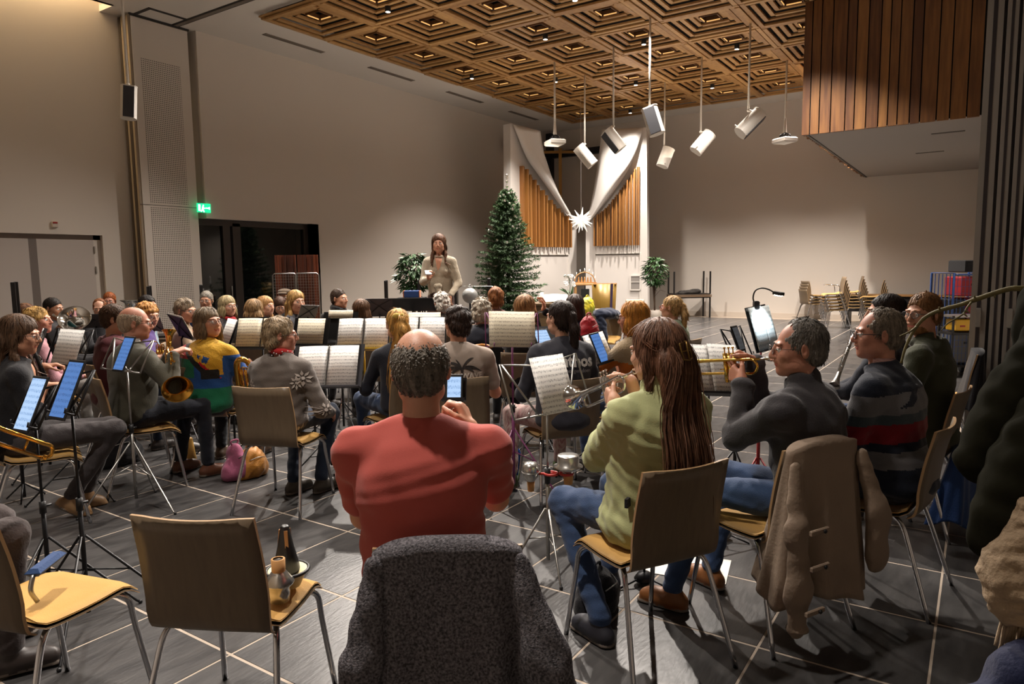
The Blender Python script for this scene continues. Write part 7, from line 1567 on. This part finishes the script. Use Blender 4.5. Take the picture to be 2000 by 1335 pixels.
# microphone-like pole right of the blue tablet stand
# ------------------------------------------------------------------ mutes, bottles, bags on the floor
MG = mat('mute_fibre', '#3a2a20', .5); MCORK = mat('cork', '#b98a55', .8); MALU = mat('mute_aluminium', '#bdbbb6', .25, .9)
def cup_mute(name, label, P, kind, R=None, s=1.0):
    t = thing(name, label, 'mute', P)
    if R is not None: t.rotation_euler = R.to_euler()
    if kind == 'straight': MB().lathe([(.0, 0), (.052*s, 0), (.056*s, .012), (.034*s, .09), (.018*s, .165), (.013*s, .17), (.0, .165)], (0, 0, 0), 20).build('cone', mat('mute_black', '#151314', .35), t)
    if kind == 'straight':
        for a in (0, 2.1, 4.2): MB().box((.024*s*math.cos(a), .024*s*math.sin(a), .125), (.006, .012, .06), R=rotz(a) @ roty(-.13)).build('cork_strip', MCORK, t)
    if kind == 'cup': MB().lathe([(0, 0), (.04*s, 0), (.062*s, .05), (.068*s, .055), (.062*s, .06), (.035*s, .03), (0, .03)], (0, 0, 0), 24).build('cup', mat('cup_white', '#c9bd98', .4), t); MB().tube([(.068*s*math.cos(q), .068*s*math.sin(q), .057) for q in [2*pi*k/24 for k in range(24)]], .006, 6, closed=True).build('rim', M_BLACK, t)
    if kind == 'wah':
        MB().lathe([(0, 0), (.036*s, 0), (.040*s, .03), (.038*s, .045), (.056*s, .06), (.058*s, .066), (.030*s, .10), (.024*s, .105), (.024*s, .14), (.019*s, .14), (.019*s, .1)], (0, 0, 0), 24).build('body', MALU, t); MB().lathe([(.026*s, .10), (.027*s, .145), (.020*s, .146)], (0, 0, 0), 20).build('cork_ring', MCORK, t)
    if kind == 'pot': MB().lathe([(0, .15), (.052*s, .15), (.056*s, .145), (.056*s, .10), (.075*s, .095), (.074*s, .088), (.05*s, .075), (.026*s, .06), (.020*s, 0), (0, 0)], (0, 0, 0), 24).build('body', MALU, t); MB().lathe([(.022*s, 0), (.028*s, .055), (.020*s, .056)], (0, 0, 0), 16).build('cork_ring', MCORK, t)
    if kind == 'bulb': MB().lathe([(0, .15), (.04*s, .147), (.055*s, .125), (.056*s, .10), (.045*s, .075), (.022*s, .05), (.018*s, 0), (0, 0)], (0, 0, 0), 22).build('body', MALU, t); MB().lathe([(.020*s, .0), (.024*s, .05), (.026*s, .052), (.02*s, .0)], (0, 0, 0), 14).build('cork_ring', MCORK, t); MB().tube([(.056*s*math.cos(q), .056*s*math.sin(q), .1) for q in [2*pi*k/20 for k in range(20)]], .003, 5, closed=True).build('rim', M_STEEL, t)
    return t
# near empty chairs
chair(1.385, 2.05, HEAD0-7, 'empty brown shell chair with yellow seat in the foreground, carrying two mutes'); chair(1.02, 2.66, HEAD0-19, 'brown shell chair with a yellow seat at the lower left edge')
z = .468; P = posz(553, 1160, .53); cup_mute('cup_mute', 'white cup mute with black rim and a black cone in it, on the empty chair', posz(563, 1142, z), 'cup', s=1.05); cup_mute('straight_mute', 'black straight mute with cork strips standing in the white cup', posz(561, 1132, z)+Vector((0, 0, .032)), 'straight', s=.85)
cup_mute('wah_mute', 'silver mute with a cork collar on the empty chair, beside the backrest', posz(547, 1172, z), 'wah', s=.85)
cs = thing('instrument_case', 'blue rounded case handle lying over the lower left chair', 'case', posz(90, 1100, .58)); cs.rotation_euler = (0, 0, .7)
MB().box((0, 0, 0), (.17, .05, .028), bev=.013).build('pad', F('blue_pad', '#2a4470'), cs); MB().tube(bez([(-.08, 0, -.005), (-.10, 0, -.05), (-.07, 0, -.10)], 4), .008, 6).build('strut', M_STEEL, cs)
# mute rack on the chrome stand pole
base = pos(1068, 752, 3.5); rk = thing('mute_holder', 'red ring holder on the pole of the chrome stand, carrying two silver mutes', 'mute holder', (base.x, base.y, 0)); pz = pos(1071, 930, 3.5).z; rR = Vector(AX_R); rR.z = 0; rR.normalize()
MRD = mat('red_rubber', '#b8322a', .5); b = MB()
for dx in (-.085, .02, .095): b.tube([rR*dx+Vector((.033*math.cos(q), .033*math.sin(q), pz)) for q in [2*pi*k/18 for k in range(18)]], .007, 6, closed=True)
b.tube([rR*-.05+Vector((0, 0, pz)), rR*.06+Vector((0, 0, pz))], .007, 6); b.build('rings', MRD, rk); MB().tube([(0, 0, pz-.03), (0, 0, pz+.03)], .016, 8).build('clamp', M_BLACK, rk)
B3 = Vector((base.x, base.y, 0)); cup_mute('bulb_mute', 'round silver mute in the left red ring', B3+rR*-.085+Vector((0, 0, pz-.09)), 'bulb', s=.8); cup_mute('cup_mute', 'wide silver pot mute in the right red ring', B3+rR*.105+Vector((0, 0, pz-.055)), 'pot', s=1.0)
bo = thing('water_bottle', 'blue water bottle on the floor behind the chrome stand', 'bottle', posz(1009, 925, 0)); MB().lathe([(0, 0), (.035, 0), (.036, .16), (.025, .19), (.015, .2), (.015, .23), (0, .23)], (0, 0, 0), 16).build('body', mat('blue_bottle', '#15418c', .25), bo); MB().lathe([(.017, .2), (.018, .235), (0, .236)], (0, 0, 0), 12).build('cap', M_BLACK, bo)
bo = thing('water_bottle', 'clear glass bottle on the floor by the elbow of the man in red', 'bottle', posz(683, 952, 0)); MB().lathe([(0, .003), (.036, .003), (.037, .14), (.03, .17), (.022, .18), (.022, .2)], (0, 0, 0), 16).build('body', mat('bottle_glass', '#cfd6d6', .05, trans=.9), bo); MB().lathe([(.024, .185), (.024, .21), (0, .21)], (0, 0, 0), 12).build('cap', M_STEEL, bo)
cn = thing('cone_mute', 'tall pale wooden cone standing on the floor', 'mute', posz(372, 903, 0)); MB().lathe([(0, 0), (.055, 0), (.045, .06), (.028, .2), (.022, .21), (0, .21)], (0, 0, 0), 20).build('cone', mat('pale_wood', '#b58a42', .5, noise=.3), cn); MB().lathe([(.0555, .0), (.057, .012), (.052, .02)], (0, 0, 0), 20).build('base_ring', MCORK, cn)
def bag(name, label, P, size, m, fl, strap=None, seed=1):
    t = thing(name, label, 'bag', P); sx, sy, sz = size; s = SDF().ell((0, 0, sz*.45), (sx*.5, sy*.5, sz*.48), k=.03).cone((-sx*.3, 0, sz*.2), (sx*.3, 0, sz*.2), sy*.42, k=.05).ell((0, -sy*.35, sz*.35), (sx*.3, sy*.25, sz*.28), k=.02); v, q, mm = s.mesh(.011, folds(.009, seed, 1.5), zmin=.004)
    link('fabric', npmesh('fabric', v, q, None, [m]), t); MB().tube(bez([(-sx*.15, 0, sz*.85), (-.03, 0, sz*.99), (.03, 0, sz*.99), (sx*.15, 0, sz*.85)], 4), .007, 6).build('handle', strap or m, t); MB().tube(bez([(-sx*.3, -sy*.42, sz*.6), (0, -sy*.52, sz*.66), (sx*.3, -sy*.42, sz*.6)], 4), .003, 4).build('zip', M_STEEL, t); return t
bag('backpack', 'mustard leather backpack on the floor under the flowered hoodie woman', posz(492, 930, 0), (.22, .18, .25), F('mustard_leather', '#a8702a', .5), 0, seed=2); bag('tote_bag', 'pink and grey bag on the floor between the brown chairs', posz(462, 935, 0), (.10, .20, .30), F('pink_canvas', '#96506c'), 0, seed=3)
bag('backpack', 'black backpack on the floor below the silver wire stand', posz(232, 905, 0), (.30, .26, .30), BLK, 0, seed=4); bag('backpack', 'black bag on the floor behind the trumpet woman chair', posz(1165, 1190, 0), (.20, .18, .22), BLK, 0, seed=5)
bag('backpack', 'red backpack on a chair behind the lettered hoodie woman', pos(1150, 650, 6.3)+Vector((0, 0, -.12)), (.22, .16, .30), F('red_nylon', '#a01824', .5), 0, seed=6); chair(*(pos(1150, 650, 6.35).xy), HEAD0+10, 'chair holding the red backpack')
bag('shopping_bag', 'yellow and green plastic bag before the lectern', pos(1147, 600, 11.5)+Vector((0, 0, -.1)), (.30, .2, .30), mat('yellow_green', '#c9b41a', .5, noise=.9, nscale=5, col2='#1a7a3a'), 0, seed=7); chair(*(pos(1149, 600, 11.6).xy), HEAD0+170, 'chair holding the yellow and green bag')
jk = thing('navy_coat', 'navy coat thrown over chairs before the lectern', 'coat', pos(1183, 612, 10.6)); s = SDF().ell((0, 0, 0), (.28, .17, .09)).ell((.22, 0, -.03), (.2, .12, .07)).cone((-.2, 0, 0), (-.25, -.1, -.35), .08, .06); v, q, m = s.mesh(.018, folds(.014, 9)); link('fabric', npmesh('fabric', v, q, None, [F('navy_nylon', '#10192e')]), jk); chair(*(pos(1183, 612, 10.65).xy), HEAD0+160, 'chair under the navy coat')
fp = thing('paper_sheet', 'loose sheet of music on the floor under the trumpet woman chair', 'paper', posz(1345, 1105, .004), 0); MB().box((0, 0, 0), (.30, .40, .002), R=rotz(.2)).build('page', M_PAPER, fp)
for (px, py, lab) in ((1258, 1140, 'small round instrument stand on the floor under the trumpet woman chair'), (1412, 1052, 'chrome round-based stand on the floor by the beige coat')):
    Pq = posz(px, py, 0); t = thing('instrument_stand', lab, 'instrument stand', Pq); MB().lathe([(0, .02), (.045, .02), (.05, .03), (.03, .06), (0, .065)], (0, 0, 0), 18).build('hub', M_BLACKM if px < 1300 else M_STEEL, t)
    for k in range(3): a = k*2.094+.5; MB().tube([(.03*math.cos(a), .03*math.sin(a), .035), (.15*math.cos(a), .15*math.sin(a), .006)], .005, 6).build('leg', M_BLACKM, t)
    MB().tube([(0, 0, .06), (0, 0, .16)], .006, 6).build('peg', M_BLACKM, t)
# instrument floor stand and trombone slide at the left
Pt = pos(95, 880, 2.75); A = pos(-60, 815, 2.5); sl = thing('trombone', 'brass trombone slide entering at the left edge', 'trombone', A)
c0, c1 = pos(92, 868, 2.75)-A, pos(78, 893, 2.75)-A; q0 = Vector((0, 0, 0)); q1 = pos(-60, 846, 2.5)-A; MB().tube([q0, c0*.93]+[p for p in bez([c0*.93, pos(101, 872, 2.77)-A, pos(98, 890, 2.77)-A, c1], 5)]+[c1, q1], .008, 8).build('slide', M_BRASS, sl); MB().tube([c0*.75, q1.lerp(c1, .75)], .005, 6).build('brace', M_BRASS, sl); MB().ball(pos(88, 893, 2.75)-A, .012, 8).build('water_key', M_BRASS, sl)
mb_ = thing('trombone_mute', 'black bell-shaped mute on a short stand at the left edge', 'mute', posz(48, 975, 0)); z = pos(45, 890, 2.9).z; MB().lathe([(0, .02), (.012, .02), (.012, z-.08), (.05, z-.07), (.065, z-.02), (.065, z+.03), (.03, z+.05), (.028, z+.16), (0, z+.17)], (0, 0, 0), 20).build('body', BLK, mb_)
for k in range(3): a = k*2.094; MB().tube([(0, 0, .12), (.13*math.cos(a), .13*math.sin(a), .006)], .006, 6).build('leg', M_BLACKM, mb_)
# ------------------------------------------------------------------ coats over chair backs
def drape(name, label, chx, chy, ang, m, W0, W1, z0, z1, D0=.035, D1=.10, nf=7, amp=.03, seed=1, sleeves=(), lining=None, skew=0.0, cat='coat', asym=(1, 1), yoff=-.285):
    """coat hung over a chair back: a closed loop round the back that widens and folds towards the hem"""
    r = random.Random(seed); t = thing(name, label, cat, (chx, chy, 0), math.radians(ang-90)); nu, nv = 96, 30; vs = []; fs = []; ph = [r.uniform(0, 6.28) for _ in range(4)]
    for j in range(nv+1):
        f = j/nv; z = z0+(z1-z0)*f; e = f**1.0
        for i in range(nu):
            a = 2*pi*i/nu; w = W0+(W1-W0)*e; w *= (asym[0] if math.cos(a) < 0 else asym[1])**f; dd = D0+(D1-D0)*e; c, s_ = math.cos(a), math.sin(a)
            fo = amp*e*(math.sin(nf*a+ph[0]+1.2*math.sin(2*f+ph[1]))*.6+.4*math.sin((nf*2+1)*a+ph[2]+2*f)); x = (abs(c)**.75)*(1 if c > 0 else -1)*(w+fo*.5); y = (abs(s_)**.8)*(1 if s_ > 0 else -1)*(dd+fo)+yoff*(1-f*.18)-.02*f
            zz = z-(.03*abs(c)**3*(1-f)+(.03*math.sin(3*a+ph[3])+skew*c)*f); x += skew*.3*f; vs.append((x, y, zz))
    for j in range(nv):
        for i in range(nu): k = (i+1) % nu; fs.append((j*nu+i, j*nu+k, (j+1)*nu+k, (j+1)*nu+i))
    mb = MB().add(vs, fs, 0, True); k0 = len(mb.v); cap = [(0, yoff, z0+.012)]; mb.v += cap
    for i in range(nu): mb.f.append((i, (i+1) % nu, k0)); mb.m.append(0); mb.sm.append(True)
    o = mb.build('fabric', m, t); md = o.modifiers.new('s', 'SOLIDIFY'); md.thickness = .008
    if lining: MB().tube([(W1*.5, yoff*.9, z1+.1), (W1*.75, yoff, z1+.02), (W1*.6, yoff, z1-.05)], [.05, .06, .03], 8).build('lining', lining, t)
    for sl_ in sleeves:
        S = SDF(); pts_ = sl_['p']; rr = sl_['r']
        for k in range(len(pts_)-1): S.cone(pts_[k], pts_[k+1], rr[k], rr[k+1], k=.03, flat=((0, 1, 0), 1.7))
        if sl_.get('cuff'): S.torus(pts_[-1], rr[-1]*.8, .012, n=(0, 0, 1))
        v, q, mm = S.mesh(.009, folds(.007, seed+3, 1.0)); link('sleeve', npmesh('sleeve', v, q, None, [m]), t)
    return t
WOOL = mat('grey_wool', '#413f42', .95, noise=1.0, nscale=150, col2='#868287', bump=.6, bscale=240, spec=.1)
ch = [o for o in COL.objects if o.get('label', '').startswith('chair of the bald man in red')][0]
drape('wool_coat', 'grey mottled wool coat draped over the chair back in the foreground', ch.location.x, ch.location.y, HEAD0+2, WOOL, .195, .30, .865, .02, .035, .11, 6, .04, 4, [dict(p=[(-.185, -.30, .80), (-.225, -.33, .55), (-.26, -.34, .2), (-.25, -.34, .05)], r=[.03, .05, .07, .065]), dict(p=[(.185, -.30, .80), (.25, -.34, .55), (.30, -.36, .3), (.30, -.36, .02)], r=[.03, .06, .08, .075])])
TAN = mat('beige_coat_cloth', '#8d7a68', .8, noise=.3, nscale=5, col2='#6d5c4e', bump=.3, bscale=60)
ch = [o for o in COL.objects if o.get('label', '').startswith('chair of the trumpeter in the dark jacket')][0]
tc_ = drape('beige_coat', 'beige coat hanging over the chair of the trumpeter in the dark jacket', ch.location.x, ch.location.y, math.degrees(ch.rotation_euler.z)+90, TAN, .195, .25, .868, .24, .035, .14, 5, .045, 8, [dict(p=[(-.19, -.32, .78), (-.23, -.37, .55), (-.22, -.38, .32), (-.21, -.37, .16)], r=[.03, .05, .055, .04], cuff=1), dict(p=[(.19, -.32, .78), (.24, -.37, .55), (.24, -.37, .36)], r=[.03, .055, .06])], F('plum_lining', '#2a1c2a'))
for (x, z) in ((-.21, .58), (-.20, .44), (-.22, .27)): MB().box((x, -.455, z), (.10, .012, .022), R=rotz(.05), bev=.004).build('strap', TAN, tc_); MB().lathe([(0, 0), (.008, 0), (.008, .004), (0, .005)], (x+.02, -.463, z), 10, R=rotx(pi/2)).build('button', M_BLACK, tc_)
def over(start, name, label, m, seed, z1=.45, W1=.23, **k):
    c = [o for o in COL.objects if o.get('label', '').startswith(start)][0]; return drape(name, label, c.location.x, c.location.y, math.degrees(c.rotation_euler.z)+90, m, .20, W1, .86, z1, .035, .07, 5, .02, seed, **k)
over('chair of the dark-haired woman in blue', 'green_coat', 'moss green coat over a chair back left of the golden-blonde woman', F('moss_coat', '#454a1e'), 5, .3); over('dark armchair', 'dark_coat', 'black coat over the chair right of the beige T-shirt boy', BLK, 6, .35)
b_ = drape('blue_coat', 'bright blue quilted coat hanging low behind the bearded man', *[(o.location.x, o.location.y) for o in COL.objects if o.get('label', '').startswith('chair of the bearded')][0], HEAD0+46, F('blue_quilt', '#143568', .5), .17, .24, .52, .10, .04, .12, 5, .03, 12)
lst = [o for o in COL.objects if o.get('label', '').startswith('chair of the bearded')][0]
ex_ = chair(*(posz(1818, 880, 0).xy), HEAD0+62, 'empty brown shell chair farthest right, behind the bearded man'); drape('black_coat', 'black coat hanging over the empty chair farthest right', ex_.location.x, ex_.location.y, HEAD0+62, BLK, .19, .25, .865, .38, .04, .09, 5, .03, 21)
ar_ = [o for o in COL.objects if o.get('label', '').startswith('dark armchair')][0]; MB().tube(bez([(.22, .12, .66), (.25, -.05, .68), (.24, -.22, .76), (.0, -.32, .86), (-.24, -.22, .76), (-.25, -.05, .68), (-.22, .12, .66)], 6), .017, 8).build('armrest', mat('orange_wood', '#b8762a', .35), ar_)
# ------------------------------------------------------------------ puffer coat at the right edge, on a coat stand, and a bare branch
PUF = mat('olive_puffer', '#1b1a12', .95, noise=.4, nscale=6, col2='#1c1b12', bump=.1, bscale=40, spec=.04)
O_ = pos(2030, 900, 1.5); pc = thing('puffer_coat', 'dark olive quilted coat hanging at the right edge of the picture', 'coat', O_); L_ = lambda px, py, d=1.5: tuple(pos(px, py, d)-O_)
def quilt(pts, rads, n, sq=.72):
    S = SDF(); P_ = bez([Vector(p) for p in pts], 8); K = len(P_)
    for i in range(n):
        f = i/(n-1); k = min(K-1, int(f*(K-1))); t_ = (P_[min(k+1, K-1)]-P_[max(k-1, 0)]).normalized(); rr = float(np.interp(f, np.linspace(0, 1, len(rads)), rads)); R_ = np.array(frame(t_)); S.ell(tuple(P_[k]), (rr, rr, rr*.78), R=R_, k=.014)
    return S
for nm, pts, rr, n in (('sleeve', [L_(2090, 680), L_(2015, 765), L_(1955, 840), L_(1905, 905)], [.095, .08, .068, .045], 7), ('sleeve', [L_(2080, 830, 1.4), L_(2010, 920, 1.4), L_(1960, 1010, 1.4), L_(1945, 1060, 1.4)], [.085, .075, .062, .048], 7), ('body', [L_(2120, 600, 1.6), L_(2110, 800, 1.6), L_(2100, 1000, 1.6)], [.13, .15, .15], 7)):
    v, q, m = quilt(pts, rr, n).mesh(.008, folds(.006, 5, 1.5)); link(nm, npmesh(nm, v, q, None, [PUF]), pc)
CRM = mat('cream_fleece', '#a58f74', .95, noise=.5, nscale=30, bump=.7, bscale=60)
fl_ = thing('fleece_scarf', 'cream fleece scarf with fringe below the olive coat at the right edge', 'scarf', L0 := pos(1985, 1140, 1.35)); s = SDF(); Q = lambda x, y, d=1.35: tuple(pos(x, y, d)-L0)
s.cone(Q(2040, 1020), Q(1990, 1120), .07, .055, k=.03).cone(Q(1990, 1120), Q(1975, 1190), .055, .035, k=.03).cone(Q(2020, 1080), Q(2030, 1200), .06, .05, k=.03); v, q, m = s.mesh(.007, folds(.012, 8, 2)); link('fleece', npmesh('fleece', v, q, None, [CRM]), fl_)
b = MB()
for k in range(16): x = 1955+k*4.5; b.tube(bez([Q(x+12, 1185), Q(x+random.uniform(-4, 6), 1225), Q(x-8+random.uniform(-6, 6), 1275+random.uniform(-20, 15))], 3), .0035, 5)
b.build('fringe', CRM, fl_)
bl_ = thing('blue_coat', 'dark blue coat at the lower right corner', 'coat', pos(2010, 1330, 1.3)); s = SDF().cone((0, 0, 0), tuple(AX_R*.15+AX_U*.02), .07, .1, k=.03).cone((0, 0, -.05), tuple(-AX_R*.06-AX_U*.08), .06, .07, k=.03); v, q, m = s.mesh(.01, folds(.01, 2, 1.5)); link('fabric', npmesh('fabric', v, q, None, [F('ink_blue', '#141c3c')]), bl_)
cst = thing('coat_stand', 'black coat stand just outside the right edge', 'coat stand', (O_.x+AX_R[0]*.22, O_.y+AX_R[1]*.22, 0)); MB().tube([(0, 0, .02), (0, 0, 1.75)], .018, 10).build('pole', M_BLACKM, cst); MB().lathe([(0, 0), (.16, 0), (.15, .02), (0, .03)], (0, 0, 0), 20).build('base', M_BLACKM, cst)
for a in range(4): q = a*pi/2; MB().tube(bez([(0, 0, 1.6), (.1*math.cos(q), .1*math.sin(q), 1.62), (.15*math.cos(q), .15*math.sin(q), 1.7)], 4), .009, 6).build('hook', M_BLACKM, cst)
MBR = mat('olive_bark', '#6b6136', .7, noise=.4, nscale=30); O_ = pos(1900, 585, 2.3); br = thing('bare_branch', 'bare olive-green branch arching in from the right edge', 'branch', O_)
pp_ = [(2075, 560, 2.2), (2000, 563, 2.2), (1967, 565, 2.22), (1904, 585, 2.27), (1876, 595, 2.3), (1832, 607, 2.34), (1804, 622, 2.38), (1783, 648, 2.4), (1768, 680, 2.4), (1760, 709, 2.4)]
c_ = bez([pos(*p)-O_ for p in pp_], 6); MB().tube(c_, [.0095-.0055*k/len(c_)+(.0012 if k % 9 == 0 else 0) for k in range(len(c_))], 9).build('stem', MBR, br)
for tw in ([(1897, 590, 2.27), (1888, 602, 2.26), (1882, 612, 2.26), (1867, 622, 2.27), (1850, 632, 2.28), (1838, 646, 2.28)], [(1882, 612, 2.26), (1889, 618, 2.25)], [(1790, 638, 2.39), (1776, 648, 2.38), (1757, 656, 2.37)], [(1905, 584, 2.27), (1903, 577, 2.26)], [(1942, 572, 2.24), (1943, 581, 2.23)], [(1836, 606, 2.33), (1834, 599, 2.32)], [(1884, 606, 2.26), (1893, 610, 2.25)]):
    c_ = bez([pos(*p)-O_ for p in tw], 4); MB().tube(c_, [.004-.0022*k/len(c_) for k in range(len(c_))], 6).build('twig', MBR, br)
vs_ = thing('floor_vase', 'tall vase holding the bare branch, outside the right edge', 'vase', (pos(2095, 600, 2.2).x, pos(2095, 600, 2.2).y, 0)); MB().lathe([(0, 0), (.1, 0), (.14, .3), (.09, .75), (.07, .8), (.06, .8), (.08, .74), (0, .1)], (0, 0, 0), 20).build('body', M_POT, vs_); o_ = pos(2075, 560, 2.2)-vs_.location; MB().tube([(0, 0, .3), o_], .009, 8).build('stick', MBR, vs_)
